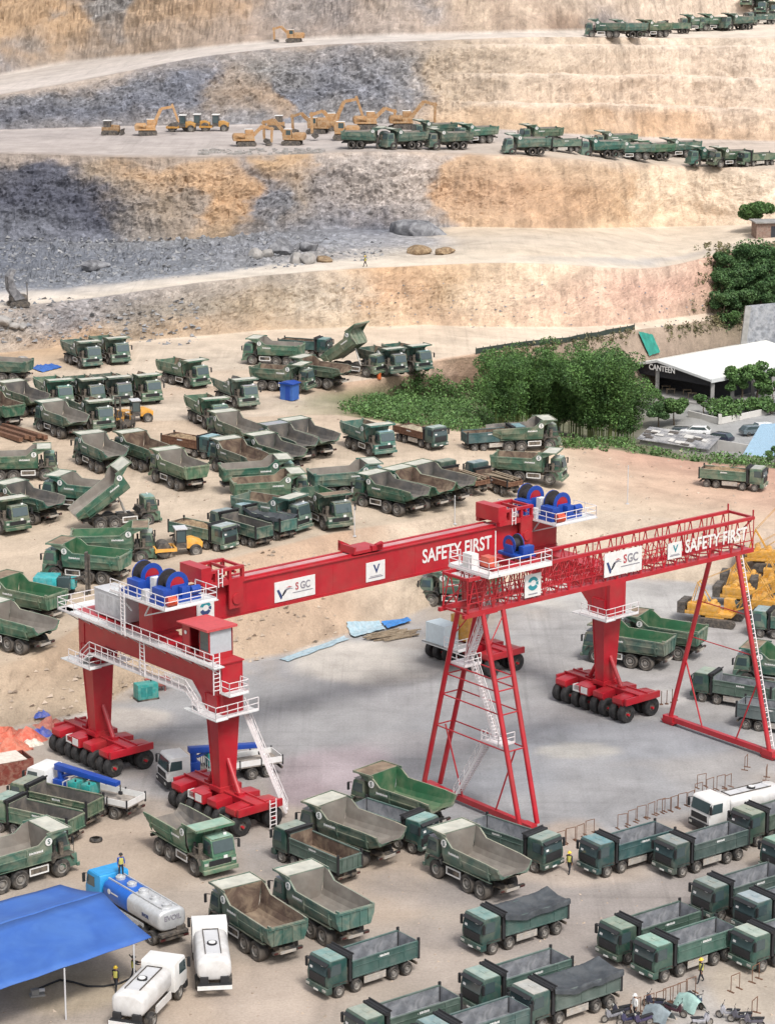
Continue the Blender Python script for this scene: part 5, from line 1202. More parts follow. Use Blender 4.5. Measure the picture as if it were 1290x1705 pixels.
def tank_mesh(x0, x1, zc_, a, bb, mat, n=26):
    b = MB(); st = [(x0, .80), (x0+.06, .93), (x0+.22, 1.0), (x1-.22, 1.0), (x1-.06, .93), (x1, .80)]
    for x, k in st:
        for i in range(n):
            t = 2*math.pi*i/n; c, s = math.cos(t), math.sin(t)
            b.v.append((x, a*k*math.copysign(abs(c)**.55, c), zc_+bb*k*math.copysign(abs(s)**.62, s)))
    for i in range(len(st)-1):
        for j in range(n): b.f.append((i*n+j, i*n+(j+1) % n, (i+1)*n+(j+1) % n, (i+1)*n+j)); b.m.append(0)
    b.f += [tuple(range(n-1, -1, -1)), tuple(range((len(st)-1)*n, len(st)*n))]; b.m += [0, 0]
    return b
def make_tanker(label, px_, py_, az, lvl=0, cabmat='white', tankmat='tank_white', length=7.6, water=True):
    root = empty('tanker_truck', spot(px_, py_, 1.6, lvl), R(az), label, 'tanker truck', 'tank trucks in the lower yard'); xf = length/2; x0 = -xf
    truck_base(root, x0, xf-.5, (xf-1.2, x0+2.5, x0+1.15) if length > 8 else (xf-1.2, x0+1.6), 1)
    cab_white(root, cabmat, xf-2.1, xf-.1, roofm='sky_blue' if cabmat == 'sky_blue' else None)
    b = tank_mesh(x0+.1, xf-2.35, 1.95, 1.15, .78, tankmat); tk = b.build('tank', M[tankmat], root, ang=50)
    if water:
        b = MB(); b.box(x0+1.0, xf-2.6, -.55, -.49, 2.69, 2.80); b.box(x0+1.0, xf-2.6, .49, .55, 2.69, 2.80); b.box(xf-2.66, xf-2.6, -.55, .55, 2.69, 2.80); b.build('top_rail', M['steel_dark'], tk)
        b = MB(); b.box(x0+1.0, xf-2.66, -.48, .48, 2.70, 2.735)
        for k in range(4): xx = x0+1.2+k*(xf-2.8-x0-1.2)/3; b.box(xx-.03, xx+.03, -.5, .5, 2.735, 2.76)
        b.build('walkway', M['grey_box'], tk)
        b = MB(); b.tube((x0+2.6, 0, 2.70), (x0+2.6, 0, 2.86), .34, 14); b.build('manhole', M['black'], tk); b = MB(); b.tube((x0+2.55, 0, 2.86), (x0+2.55, 0, 2.90), .24, 12); b.build('manhole_lid', M['white'], tk)
        b = MB(); b.box(x0-.25, x0+.05, -1.1, 1.1, .95, 1.05); b.box(x0-.1, x0+.3, -.95, -.4, 1.0, 1.5); b.box(x0-.1, x0+.3, .4, .95, 1.0, 1.5); b.build('spray_pump', M['black'], root)
        b = MB(); b.box(x0-.30, x0-.22, -1.15, 1.15, .70, .98); b.build('rear_bumper', M['white'], root)
    for s in (1, -1):
        b = MB(); b.box(x0+2.2, xf-2.6, 1.1*s-.05, 1.1*s+.05, .7, 1.2); b.build('side_guard', M[tankmat], root)
    return root, tk
make_tanker('white water tanker seen from behind, parked beside the green tailgate', 352, 1586, 97)
make_tanker('white water tanker slanting down to the bottom edge next to the workers', 248, 1648, 72, length=7.2)
make_tanker('white tanker truck facing left behind the tippers by the barriers', 1228, 1340, 212, length=7.8)
# blue and silver fuel tanker under the canopy edge
root, tk = make_tanker('blue cabbed fuel tanker with blue and silver tank beside the blue canopy', 226, 1503, 127, cabmat='sky_blue', tankmat='tank_silver', length=10.0, water=False)
b = tank_mesh(-.9, 2.7, 1.95, 1.165, .795, 'tank_blue'); b.build('blue_panel', M['tank_blue'], tk, ang=50)
for k in range(5):
    x = -4.2+k*1.55; b = MB(); b.tube((x, 0, 2.68), (x, 0, 2.92), .36, 14); b.tube((x+.1, 0, 2.92), (x+.1, 0, 3.0), .2, 10); b.build('manhole', M['tank_silver'], tk)
b = MB()
for s in (-1, 1): b.box(-4.6, 2.6, s*.62-.04, s*.62+.04, 2.68, 2.82)
b.build('top_rail', M['tank_silver'], tk)
b = MB(); b.mesh(text_mesh('EVOIL', .52, 1.0), Matrix(((0,0,-1,0),(-1,0,0,0),(0,1,0,0),(0,0,0,1)))); b.build('lettering', M['logo_grey'], tk, (-4.93, 0, 2.12), recalc=False)
b = MB(); b.mesh(text_mesh('EVOIL', .34, 1.0), Matrix(((-1,0,0,0),(0,0,1,0),(0,1,0,0),(0,0,0,1)))); b.build('lettering', M['logo_navy'], tk, (-3.2, 1.17, 1.95), recalc=False)
b = MB(); b.lathe([(.001, 0), (.20, 0), (.20, .02), (.001, .02)], (1.7, 1.16, 2.15), n=14); b.box(.5, 1.4, 1.165, 1.18, 2.1, 2.2); b.build('emblem', M['white'], tk)
b = MB(); b.box(-5.2, -4.7, -1.1, 1.1, .9, 1.1); b.box(-5.0, -4.5, -1.0, -.3, 1.0, 1.4); b.build('rear_equipment', M['steel_dark'], root)
# flatbed trucks with loader cranes
def crane_truck(label, px_, py_, az, boxes):
    root = empty('crane_truck', spot(px_, py_, 1.4, 0), R(az), label, 'crane truck', 'flatbed trucks with blue loader cranes')
    truck_base(root, -5.0, 4.6, (3.7, 2.0, -2.4, -3.8), 2); cab_white(root, 'white', 3.0, 5.0)
    b = MB(); b.box(-5.1, 1.9, -1.22, 1.22, 1.12, 1.24); dk = b.build('flatbed', simple('flatbed_deck_'+str(len(boxes)), (.30, .27, .24), .85, var=.4, dirt=(.2,.16,.12), dirt_amt=.6), root)
    for s in (1, -1):
        b = MB(); b.box(-5.1, .6, s*1.22-.03, s*1.22+.03, 1.24, 1.72); b.build('side_board', M['white'], dk)
    b = MB(); b.box(-5.13, -5.07, -1.2, 1.2, 1.24, 1.72); b.build('tail_board', M['white'], dk)
    b = MB()
    for x in (-5.1, -3.2, -1.3, .6):
        for s in (1, -1): b.box(x-.05, x+.05, s*1.25-.05, s*1.25+.05, 1.0, 1.85)
    b.build('stake_post', M['black'], dk)
    b = MB()
    for k in range(5): b.box(1.25, 1.3, -1.1+k*.55-.03, -1.1+k*.55+.03, 1.24, 2.2)
    b.box(1.24, 1.31, -1.15, 1.15, 2.15, 2.22); b.build('head_board', M['grey_box'], dk)
    b = MB(); b.box(1.9, 2.75, -.5, .5, 1.05, 2.0); b.tube((2.3, 0, 2.0), (2.3, 0, 3.0), .28, 10); b.prism([(2.7, 2.75), (2.7, 3.25), (-3.4, 2.72), (-3.4, 2.38)], 'y', -.32, .32)
    b.box(1.95, 2.65, -1.25, 1.25, .8, 1.1); b.tube((2.0, .0, 2.3), (.6, 0, 2.75), .14, 8)
    b.build('loader_crane', M['blue'], root, bevel=.02)
    b = MB(); b.tube((-3.6, 0, 2.5), (-3.6, 0, 1.9), .05, 6); b.box(-3.75, -3.45, -.1, .1, 1.7, 1.95); b.build('hook', M['black'], root)
    return root
c1 = crane_truck('white cabbed flatbed with blue crane and two turquoise boxes left of the crane wheels', 140, 1316, 150, [1])
c2 = crane_truck('white cabbed flatbed with blue crane standing behind the second crane leg', 366, 1272, 205, [1, 2])
def generator(label, loc, rz, s=1.0, wheels=False, name='generator'):
    root = empty(name, loc, rz, label, 'generator', 'turquoise generators')
    b = MB(); b.box(-1.0*s, 1.0*s, -.6*s, .6*s, .15, 1.55*s); bd = b.build('housing', M['teal'], root, bevel=.05)
    for k in (-.5, .15):
        b = MB(); b.box(k*s-.25*s, k*s+.25*s, -.615*s, -.6*s, .4*s, 1.3*s); b.build('louvre_panel', simple('teal_panel', (.02, .19, .18), .5), bd)
    b = MB(); b.box(-1.05*s, 1.05*s, -.62*s, .62*s, 0, .16); b.build('skid', M['chassis'], root)
    b = MB(); b.tube((.6*s, .2, 1.5*s), (.6*s, .2, 1.8*s), .07, 8); b.build('exhaust', M['black'], root)
    return root
q = c1.matrix_basis if False else None
def on(c, x, y, z):
    a = c.rotation_euler.z; return (c.location.x+x*math.cos(a)-y*math.sin(a), c.location.y+x*math.sin(a)+y*math.cos(a), c.location.z+z)
generator('left turquoise box riding on the flatbed left of the crane wheels', on(c1, .35, .45, 1.25), R(150+90), .72)
generator('right turquoise box riding on the flatbed left of the crane wheels', on(c1, -1.0, .45, 1.25), R(150+90), .72)
generator('turquoise box on the flatbed behind the second crane leg', on(c2, .3, -.2, 1.25), R(205), .8)
gp = spot(243, 1150, .8, 0)
generator('turquoise generator standing alone at the foot of the slope', gp, R(28), 1.0)
b = MB(); b.box(-.8, .8, -.5, .5, .5, .6); b.prism([(-.8, .6), (.8, .6), (1.1, 1.15), (-1.1, 1.15)], 'y', -.6, .6); b.tube((-.5, -.7, .3), (-.5, -.55, .3), .3, 12); b.tube((-.5, .55, .3), (-.5, .7, .3), .3, 12); b.bar((.7, 0, .5), (1.6, 0, .2), .08); b.bar((.6, -.4, 0), (.6, -.4, .5), .08); b.bar((.6, .4, 0), (.6, .4, .5), .08)
tag(b.build('mixer_hopper', simple('red_brown_hopper', (.24, .03, .03), .6, dirt=DUST, dirt_amt=.3), None, spot(262, 1140, .6, 0), (0, 0, R(28))), 'dark red wheeled hopper behind the lone turquoise generator', 'hopper')

# ------------------------------------------------------------------ earth movers
def tracks(root, L=3.6, w_=.55, gauge=1.15, h=.85, name='track', mat='steel_dark'):
    for s in (1, -1):
        b = MB(); n = 8; q = []
        for i in range(n+1): a = R(-90+180*i/n); q.append((L/2+math.cos(a)*h/2-h/2, h/2+math.sin(a)*h/2))
        for i in range(n+1): a = R(90+180*i/n); q.append((-L/2+math.cos(a)*h/2+h/2, h/2+math.sin(a)*h/2))
        b.prism(q, 'y', s*gauge-w_/2, s*gauge+w_/2); t = b.build(name, M[mat], root)
        for k in range(4): b = MB(); x = -L/2+.6+k*(L-1.2)/3; b.tube((x, s*gauge-w_/2-.03, h*.45), (x, s*gauge+w_/2+.03, h*.45), h*.22, 10); b.build('roller', M['chassis'], t)
def excavator(label, px_, py_, az, pose=0, tone=1.0, lvl='b3', sc_=1.0, name='excavator'):
    p = spot(px_, py_, 1.3, lvl); root = empty(name, p, R(az), label, 'excavator', 'excavators on the middle bench'); root.scale = (sc_,)*3
    tracks(root)
    b = MB(); b.box(-2.4, 1.5, -1.35, 1.35, 1.0, 1.35); b.prism([(-2.5, 1.3), (-.3, 1.3), (-.3, 2.25), (-2.2, 2.25), (-2.5, 1.9)], 'y', -1.35, 1.35); b.box(-.3, 1.4, -1.35, .1, 1.3, 1.9); up_ = b.build('body', M['orange'], root, bevel=.05)
    b = MB(); b.prism([(-.2, 1.35), (1.5, 1.35), (1.6, 2.0), (1.25, 2.95), (-.1, 2.95)], 'y', .30, 1.32); cb_ = b.build('cab', M['orange'], root, bevel=.04)
    b = MB(); b.prism([(1.0, 1.9), (1.63, 1.9), (1.3, 2.85), (1.0, 2.85)], 'y', .36, 1.26); b.box(0, .9, 1.31, 1.335, 1.95, 2.8); b.build('cab_window', M['glass'], cb_)
    b = MB(); b.box(-.2, 1.25, .3, 1.32, 2.95, 3.02); b.build('roof', M['white'], cb_)
    P0 = (1.0, 1.7); A, B, C = ([(3.4, 4.6), (5.6, 3.9), (5.2, 1.0)], [(2.6, 5.0), (5.0, 5.4), (5.9, 2.4)], [(3.0, 3.6), (5.0, 2.9), (4.6, .6)])[pose]
    b = MB(); pts = [Vector((P0[0], -.15, P0[1])), Vector((A[0], -.15, A[1])), Vector((B[0], -.15, B[1]))]
    b.bar(pts[0], pts[1], .42, .62); b.bar(pts[1], pts[2], .40, .5); b.tube((1.6, -.15, 1.9), tuple(pts[1].lerp(pts[0], .3)), .12, 8); b.build('boom', M['orange'], root)
    b = MB(); b.bar(pts[2]+Vector((-.3, 0, .5)), Vector((C[0], -.15, C[1])), .32, .42); st = b.build('stick', M['orange'], root)
    b = MB(); x, z = C; b.prism([(x-.15, z+.15), (x-.95, z-.05), (x-1.05, z-.55), (x-.5, z-.85 if z > .9 else z-.55), (x+.15, z-.35)], 'y', -.75, .45); b.build('bucket', M['steel_dark'], st)
    v = tone; tint(root, (v, v, v, 1)); return root
excavator('orange excavator with its arm reaching right, leftmost on the road side of the middle bench', 410, 232, 8, 2, 1.0)
excavator('orange excavator with bucket lowered just right of the leftmost roadside one', 486, 230, 172, 0, .9)
excavator('yellow excavator with long arched arm beside the first dump trucks', 573, 222, 178, 0, 1.0, sc_=1.15)
excavator('excavator with the highest raised boom behind the first dump trucks', 548, 209, 12, 1, .9, sc_=1.12)
excavator('rusty orange excavator in the back row, left of two behind the dump trucks', 612, 206, 6, 2, .95, sc_=1.12)
excavator('rusty orange excavator in the back row, right of two behind the dump trucks', 672, 206, 4, 0, .8, sc_=1.15)
excavator('yellow excavator working left of the white roofed machines on the middle bench', 246, 216, 6, 1, 1.15)
excavator('small yellow excavator alone on the top bench road', 489, 61, 175, 2, 1.0, 'b4', .9)
excavator('dusty excavator half hidden between the lowered bucket and the tallest boom', 528, 213, 168, 2, .75, sc_=1.05)
def bulldozer(label, px_, py_, az, tone=1.0):
    root = empty('bulldozer', spot(px_, py_, 1.0, 'b3'), R(az), label, 'bulldozer', 'bulldozers and rollers on the middle bench'); tracks(root, 3.2, .5, .95, .9)
    b = MB(); b.box(-1.6, 1.8, -.65, .65, .7, 1.5); b.prism([(.2, 1.5), (1.8, 1.5), (1.7, 1.85), (.2, 1.95)], 'y', -.55, .55); b.build('body', M['orange'], root, bevel=.04)
    b = MB(); b.box(-1.2, .1, -.65, .65, 1.5, 2.7); c = b.build('cab', M['steel_dark'], root); b = MB(); b.box(-1.3, .25, -.75, .75, 2.7, 2.8); b.build('roof', M['white'], c)
    b = MB(); b.prism([(2.3, .1), (2.5, .1), (2.35, .6), (2.5, 1.15), (2.35, 1.2), (2.15, .6)], 'y', -1.6, 1.6); b.bar((1.0, -1.2, .5), (2.3, -1.2, .5), .15); b.bar((1.0, 1.2, .5), (2.3, 1.2, .5), .15); b.build('blade', M['steel_dark'], root)
    tint(root, (tone,)*3+(1,)); return root
bulldozer('dark bulldozer at the far left end of the middle bench', 184, 218, -6, .6)
bulldozer('bulldozer with pale roof in the gap between the orange excavators', 460, 210, 176, .9)
def roller(label, px_, py_, az, lvl, grp, s=1.0, tone=1.0):
    root = empty('road_roller', spot(px_, py_, 1.0, lvl), R(az), label, 'road roller', grp); root.scale = (s,)*3
    b = MB(); b.prism([(-1.9, .75), (-.3, .75), (-.3, 1.7), (-1.0, 1.75), (-1.95, 1.35)], 'y', -.75, .75); b.build('engine_cover', M['yellow'], root, bevel=.06)
    b = MB(); b.box(-.3, .75, -.7, .7, .8, 1.35); b.build('body', M['steel_dark'], root)
    b = MB()
    for x in (-.25, .7):
        for y in (-.65, .65): b.bar((x, y, 1.3), (x, y, 2.75), .07)
    c = b.build('cab_frame', M['black'], root)
    b = MB(); b.box(-.25, .7, -.65, .65, 1.4, 2.65); b.build('cab_glass', M['glass'], c)
    b = MB(); b.box(-.4, .85, -.8, .8, 2.72, 2.84); b.build('roof', M['white'] if isinstance(lvl, str) else M['grey_box'], c)
    b = MB(); b.lathe([(.001, -1.0), (.74, -1.0), (.74, 1.0), (.001, 1.0)], (2.0, 0, .74), n=24); b.build('drum', M['steel_dark'], root)
    b = MB()
    for s_ in (-1, 1): b.box(.9, 2.85, s_*1.08-.05, s_*1.08+.05, .62, .95)
    b.box(.75, .95, -1.1, 1.1, .62, .95); b.box(2.8, 2.95, -1.1, 1.1, .55, .95); b.build('drum_frame', M['yellow'], root)
    for y in (-.8, .8): wheel(root, HT, HR_, -1.2, y, .53).scale = (1.25, 1.3, 1.25)
    tint(root, (tone,)*3+(1,)); return root
GR = 'road rollers in the upper yard'
roller('yellow road roller at the top of the slope beside the sand loaded tipper', 304, 908, 195, None, GR, 1.0, 1.5)
roller('yellow road roller with dark cab behind the forklift mast', 228, 690, 200, None, GR, 1.0, 1.3)
for k, (x, y) in enumerate(((307, 213), (331, 212), (362, 212))):
    roller(('leftmost', 'middle', 'rightmost')[k]+' of the three white roofed rollers at the back of the middle bench', x, y, 176, 'b3', 'bulldozers and rollers on the middle bench', 1.15, .8)
# fork lift with tall mast, teal drill rig
root = empty('forklift', spot(207, 694, 1.5), R(230), 'dark forklift with tall twin mast between the dump trucks', 'forklift')
b = MB(); b.box(-1.2, .9, -.6, .6, .35, 1.1); b.box(-1.3, -.6, -.65, .65, .4, 1.5); b.build('body', M['steel_dark'], root, bevel=.04)
b = MB()
for y in (-.45, .45): b.box(1.0, 1.16, y-.08, y+.08, .05, 4.2)
for z in (.6, 1.6, 2.8, 4.1): b.box(1.02, 1.14, -.45, .45, z-.06, z+.06)
b.build('mast', M['steel_dark'], root)
b = MB(); b.box(1.16, 2.2, -.4, -.26, .1, .16); b.box(1.16, 2.2, .26, .4, .1, .16); b.build('fork', M['steel_dark'], root)
b = MB()
for x in (-.5, .7):
    for y in (-.5, .5): b.bar((x, y, 1.0), (x, y, 2.3), .07)
b.box(-.6, .8, -.6, .6, 2.28, 2.36); b.build('cage', M['yellow'], root)
for x, y in ((.6, .6), (.6, -.6), (-.8, .6), (-.8, -.6)): inst(HT, 'wheel', root, (x, y, .38), scale=(.7, .8, .7))
root = empty('drill_rig', spot(93, 975, 1.3), R(175), 'turquoise crawler drill rig in front of the dark green dump truck', 'drill rig'); tracks(root, 3.2, .5, 1.0, .8)
b = MB(); b.box(-.3, 2.0, -1.1, 1.1, 1.0, 2.2); b.box(-1.9, -.4, -1.0, .2, .9, 1.9); b.build('engine_housing', simple('bright_turquoise', (.03, .34, .36), .45, dirt=DUST, dirt_amt=.2), root, bevel=.06)
b = MB(); b.box(-1.6, -.4, .3, 1.1, 1.0, 2.3); b.build('cab', M['glass'], root, bevel=.04)
b = MB(); b.box(-3.2, -2.95, -.3, .3, .4, 4.6); b.bar((-1.0, 0, 1.6), (-3.0, 0, 2.2), .3); b.tube((-3.35, 0, .3), (-3.35, 0, 4.4), .09, 8); b.build('drill_mast', M['steel_dark'], root)
# crawler cranes with lattice booms at the right edge
def crawler_crane(label, px_, py_, az, lean, bl, luff):
    root = empty('crawler_crane', spot(px_, py_, 1.6, 0), R(az), label, 'crawler crane', 'yellow crawler cranes at the right edge'); tracks(root, 5.6, .8, 1.9, 1.0)
    b = MB(); b.box(-1.2, 1.2, -1.5, 1.5, .5, 1.15); b.box(-4.0, 2.2, -1.45, 1.45, 1.2, 1.6); b.box(-3.6, .4, -1.4, -.2, 1.6, 2.6); b.box(-3.2, -.2, .3, 1.4, 1.6, 2.3); b.tube((-2.2, -1.2, 2.7), (-2.2, 1.2, 2.7), .42, 12); b.tube((-.7, -1.0, 2.5), (-.7, 1.0, 2.5), .38, 12); b.build('body', M['yellow'], root, bevel=.03)
    b = MB(); b.prism([(.6, 1.3), (2.2, 1.3), (2.3, 2.0), (1.9, 3.1), (.6, 3.1)], 'y', .5, 1.5); c = b.build('cab', M['yellow'], root, bevel=.04); b = MB(); b.prism([(1.5, 2.0), (2.32, 2.0), (1.95, 3.0), (1.5, 3.0)], 'y', .56, 1.44); b.build('cab_window', M['glass'], c)
    b = MB()
    for k in range(3): b.box(-4.9, -3.9, -1.5, -.1, 1.2+k*.5, 1.66+k*.5); b.box(-4.9, -3.9, .1, 1.5, 1.2+k*.5, 1.66+k*.5)
    b.build('counterweight', M['steel_dark'], root)
    b = MB(); a = R(luff); d = Vector((math.cos(a), 0, math.sin(a))); n_ = Vector((-math.sin(a), 0, math.cos(a))); o = Vector((1.4, 0, 1.5)); hw_ = .65; N = int(bl/1.3)
    cs = [(s1, s2) for s1 in (-1, 1) for s2 in (-1, 1)]
    def pt(i, s1, s2): t = min(1, i/2.5, (N-i)/2.5+.25); return o+d*(bl*i/N)+Vector((0, s1*hw_*t, 0))+n_*(s2*hw_*t)
    for i in range(N):
        for s1, s2 in cs: b.tube(pt(i, s1, s2), pt(i+1, s1, s2), .07, 5)
        for s1 in (-1, 1): b.tube(pt(i, s1, -1 if i % 2 else 1), pt(i+1, s1, 1 if i % 2 else -1), .04, 4); b.tube(pt(i, -1 if i % 2 else 1, s1), pt(i+1, 1 if i % 2 else -1, s1), .04, 4)
    b.build('lattice_boom', M['yellow'], root)
    b = MB(); tip = o+d*bl; m_ = Vector((-2.6, 0, 5.2))
    for y in (-.7, .7): b.tube((-.4, y, 1.6), m_+Vector((0, y*.6, 0)), .08, 6); b.tube((-3.6, y, 1.6), m_+Vector((0, y*.6, 0)), .06, 6); b.tube(m_+Vector((0, y*.6, 0)), tip+Vector((0, y*.5, 0)), .03, 5)
    b.tube(tip, tip-Vector((0, 0, 5)), .03, 5); b.box(tip.x-.2, tip.x+.2, -.12, .12, tip.z-5.6, tip.z-5.0); b.build('mast_and_cables', M['yellow'], root)
    tint(root, (1.15, 1.2, 1.15, 1)); root.scale = (.8, .8, .8); return root
crawler_crane('yellow crawler crane with black counterweight, leftmost behind the right lattice leg', 1195, 1012, -24, 0, 34, 36)
crawler_crane('yellow crawler crane standing behind the leftmost crawler crane', 1252, 985, -20, 0, 34, 44)
crawler_crane('yellow crawler crane cut by the right edge of the photo', 1300, 1005, -16, 0, 30, 52)
crawler_crane('farthest yellow crawler crane whose boom rises at the right edge', 1288, 945, -8, 0, 30, 60)

crawler_crane('yellow crawler crane in the second row at the right edge, low boom', 1262, 962, -14, 0, 36, 40)
crawler_crane('yellow crawler crane at the right edge behind the teal cabbed tipper', 1312, 972, -12, 0, 36, 46)
# ------------------------------------------------------------------ people
def person(label, px_, py_, az, pose, lvl=0, h=.9, top='cloth_dark', hat='hat_yellow', grp='workers on foot', legs='cloth_dark', loc=None):
    """standing / walking figure: one skinned body, helmet and vest as children"""
    s = 1 if pose != 'stand' else .35
    st = .34*s
    arm = {'walk': ((.22, .30, 1.12), (.12, .26, .86), (-.18, -.28, 1.12), (-.06, -.30, .86)), 'stand': ((.02, .27, 1.14), (.10, .25, .88), (.02, -.27, 1.14), (.10, -.25, .88)), 'reach': ((.25, .25, 1.22), (.48, .14, 1.20), (.22, -.25, 1.2), (.46, -.12, 1.12))}[pose]
    V = [(0,0,.93), (0,0,1.12), (0,0,1.36), (0.01,0,1.50), (.02,0,1.60), (.02,0,1.74),
         (0,.19,1.40), arm[0], arm[1], (0,-.19,1.40), arm[2], arm[3],
         (0,.10,.88), (st*.55,.11,.50), (st*.75,.11,.09), (st*.75+.17,.12,.05), (0,-.10,.88), (-st*.35,-.11,.50), (-st*.9,-.11,.10), (-st*.9+.17,-.12,.05)]
    Ed = [(0,1),(1,2),(2,3),(3,4),(4,5),(2,6),(6,7),(7,8),(2,9),(9,10),(10,11),(0,12),(12,13),(13,14),(14,15),(0,16),(16,17),(17,18),(18,19)]
    Rr = [.15,.145,.165,.06,.10,.075,.075,.055,.038,.075,.055,.038,.105,.075,.05,.042,.105,.075,.05,.042]
    me = bpy.data.meshes.new('person_skeleton'); me.from_pydata(V, Ed, []); me.update()
    o = bpy.data.objects.new('person', me); COL.objects.link(o)
    md = o.modifiers.new('skin', 'SKIN'); ss = o.modifiers.new('sub', 'SUBSURF'); ss.levels = 1; ss.render_levels = 1
    for i, r in enumerate(Rr): me.skin_vertices[0].data[i].radius = (r*(.8 if i < 3 else 1), r*(1.1 if i < 3 else 1))
    me.skin_vertices[0].data[0].use_root = True
    bpy.context.view_layer.update(); m2 = bpy.data.meshes.new_from_object(o.evaluated_get(bpy.context.evaluated_depsgraph_get()))
    bpy.data.objects.remove(o); m2.materials.clear()
    for k in (legs, top, 'skin', 'black'): m2.materials.append(M[k])
    for f in m2.polygons:
        c = f.center; r_ = math.hypot(c.x, c.y)
        f.material_index = 2 if (c.z > 1.48 or (abs(c.y) > .20 and c.z < .98 and c.z > .7) or (pose == 'reach' and c.x > .40 and c.z > .9)) else (3 if c.z < .11 else (1 if c.z > .93 else 0))
    b = MB(); b.v = [tuple(v.co) for v in m2.vertices]; b.f = [tuple(p.vertices) for p in m2.polygons]; b.m = [p.material_index for p in m2.polygons]
    for side, (e, w_) in ((1, (arm[0], arm[1])), (-1, (arm[2], arm[3]))):     # palms and five bent fingers
        d = (Vector(w_)-Vector(e)).normalized(); p = Vector(w_)+d*.04; a = Vector((1, 0, 0)) if abs(d.x) < .7 else Vector((0, 0, 1)); a = (a-d*a.dot(d)).normalized(); n_ = d.cross(a)*side
        b.bar(p-d*.03, p+d*.06, .075, .035, 2)
        for k in range(4): q = p+d*.055+a*(.03-.02*k); ln = (.036, .042, .04, .032)[k]; m_ = q+d*ln; b.tube(q, m_, .0095, 5, 2); b.tube(m_, m_+d*ln*.7-n_*.018, .0085, 5, 2, .007)
        q = p+a*.036; b.tube(q, q+a*.022+d*.03, .011, 5, 2); b.tube(q+a*.022+d*.03, q+a*.02+d*.058, .009, 5, 2)
    # face: nose, eyes, mouth, ears
    b.prism([(.11, 1.63), (.145, 1.61), (.11, 1.60)], 'y', -.012, .012, 2)
    for y in (-.035, .035): b.box(.108, .118, y-.012, y+.012, 1.64, 1.652, 3)
    b.box(.106, .115, -.022, .022, 1.565, 1.573, 0)
    for y in (-.105, .105): b.box(.0, .035, y-.012, y+.012, 1.60, 1.66, 2)
    p = spot(px_, py_, h, lvl) if loc is None else loc
    body = b.build('person', [M[legs], M[top], M['skin'], M['black']], None, p, (0, 0, R(az)), ang=60, recalc=False)
    tag(body, label, 'person', grp)
    b = MB(); b.lathe([(.165, -.005), (.135, .0), (.13, .05), (.105, .10), (.06, .13), (.001, .14)], (.02, 0, 1.66), ax='z', n=14); b.prism([(.12, 1.655), (.20, 1.645), (.20, 1.655), (.12, 1.67)], 'y', -.08, .08); b.build('helmet', M[hat], body)
    b = MB(); n = 14
    for z, rx, ry in ((.95, .145, .185), (1.15, .145, .185), (1.34, .155, .21), (1.42, .12, .17)):
        for i in range(n): a = 2*math.pi*i/n; b.v.append((rx*math.cos(a), ry*math.sin(a), z))
    b.f = [(r_*n+i, r_*n+(i+1) % n, (r_+1)*n+(i+1) % n, (r_+1)*n+i) for r_ in range(3) for i in range(n)]; b.m = [0]*len(b.f)
    if top != 'white': b.build('work_vest', M['vest'], body)
    return body
person('worker in dark clothes and yellow helmet walking between the barriers and the tippers', 948, 1436, 240, 'walk')
person('worker in yellow vest and helmet walking past the front tipper wheels', 1167, 1616, 205, 'walk')
person('worker in yellow helmet standing with legs apart beside the blue canopy', 193, 1629, 250, 'walk')
person('worker standing by the canopy post next to the white tanker', 222, 1612, 20, 'reach', hat='black')
person('rider in pale clothes and white helmet among the motorbikes', 1057, 1676, 210, 'stand', hat='white', top='white')
person('tiny lone figure walking on the second quarry road', 608, 438, 180, 'walk', 'b2')
for k, (x, y) in enumerate(((2.1, .15), (1.2, -.3))):
    a = root
ft = [o for o in COL.objects if o.name.startswith('tanker_truck') and 'fuel' in o.get('label', '')][0]
person('worker in dark clothes standing on the fuel tanker just behind its cab', 0, 0, 300, 'stand', loc=on(ft, 2.35, -.25, 2.76), hat='black', top='blue')
person('second worker crouched lower on the fuel tanker tank top', 0, 0, 200, 'reach', loc=on(ft, 1.1, -.45, 2.74), hat='blue', top='grey_box') if False else None

# ------------------------------------------------------------------ motorbikes
def make_bike():
    root = empty('motorbike', (0, 0, -500)); 
    for x in (-.62, .62):
        b = MB(); b.lathe([(.20, -.045), (.28, -.05), (.30, 0), (.28, .05), (.20, .045)], (x, 0, .30), n=18); wl_ = b.build('wheel', M['tyre'], root)
        b = MB(); b.lathe([(.20, -.03), (.05, -.035), (.05, .035), (.20, .03)], (x, 0, .30), n=14); b.build('rim', M['rim'], wl_)
    b = MB(); b.prism([(-.75, .55), (-.2, .42), (.25, .40), (.42, .95), (.30, 1.0), (.12, .55), (-.15, .62), (-.8, .78)], 'y', -.13, .13); b.prism([(.38, .35), (.56, .62), (.50, 1.02), (.36, .98), (.30, .5)], 'y', -.17, .17); bd = b.build('body', simple('bike_paint', (.05, .05, .055), .3, objcol=True, coat=.5), root, bevel=.03)
    b = MB(); b.prism([(-.85, .80), (.12, .70), (.12, .78), (-.3, .84), (-.85, .90)], 'y', -.13, .13); b.build('seat', M['black'], root, bevel=.02)
    b = MB(); b.bar((.40, -.33, 1.06), (.40, .33, 1.06), .035); b.bar((.60, 0, .35), (.42, 0, 1.05), .06); b.build('handlebar', M['black'], root)
    b = MB(); b.box(.44, .55, -.09, .09, .9, 1.03); b.build('headlight', M['lamp'], root)
    for s in (-1, 1):
        b = MB(); b.bar((.42, s*.28, 1.06), (.36, s*.36, 1.25), .015); b.box(.33, .36, s*.36-.05, s*.36+.05, 1.22, 1.30); b.build('mirror', M['black'], root)
    return root
bike = make_bike()
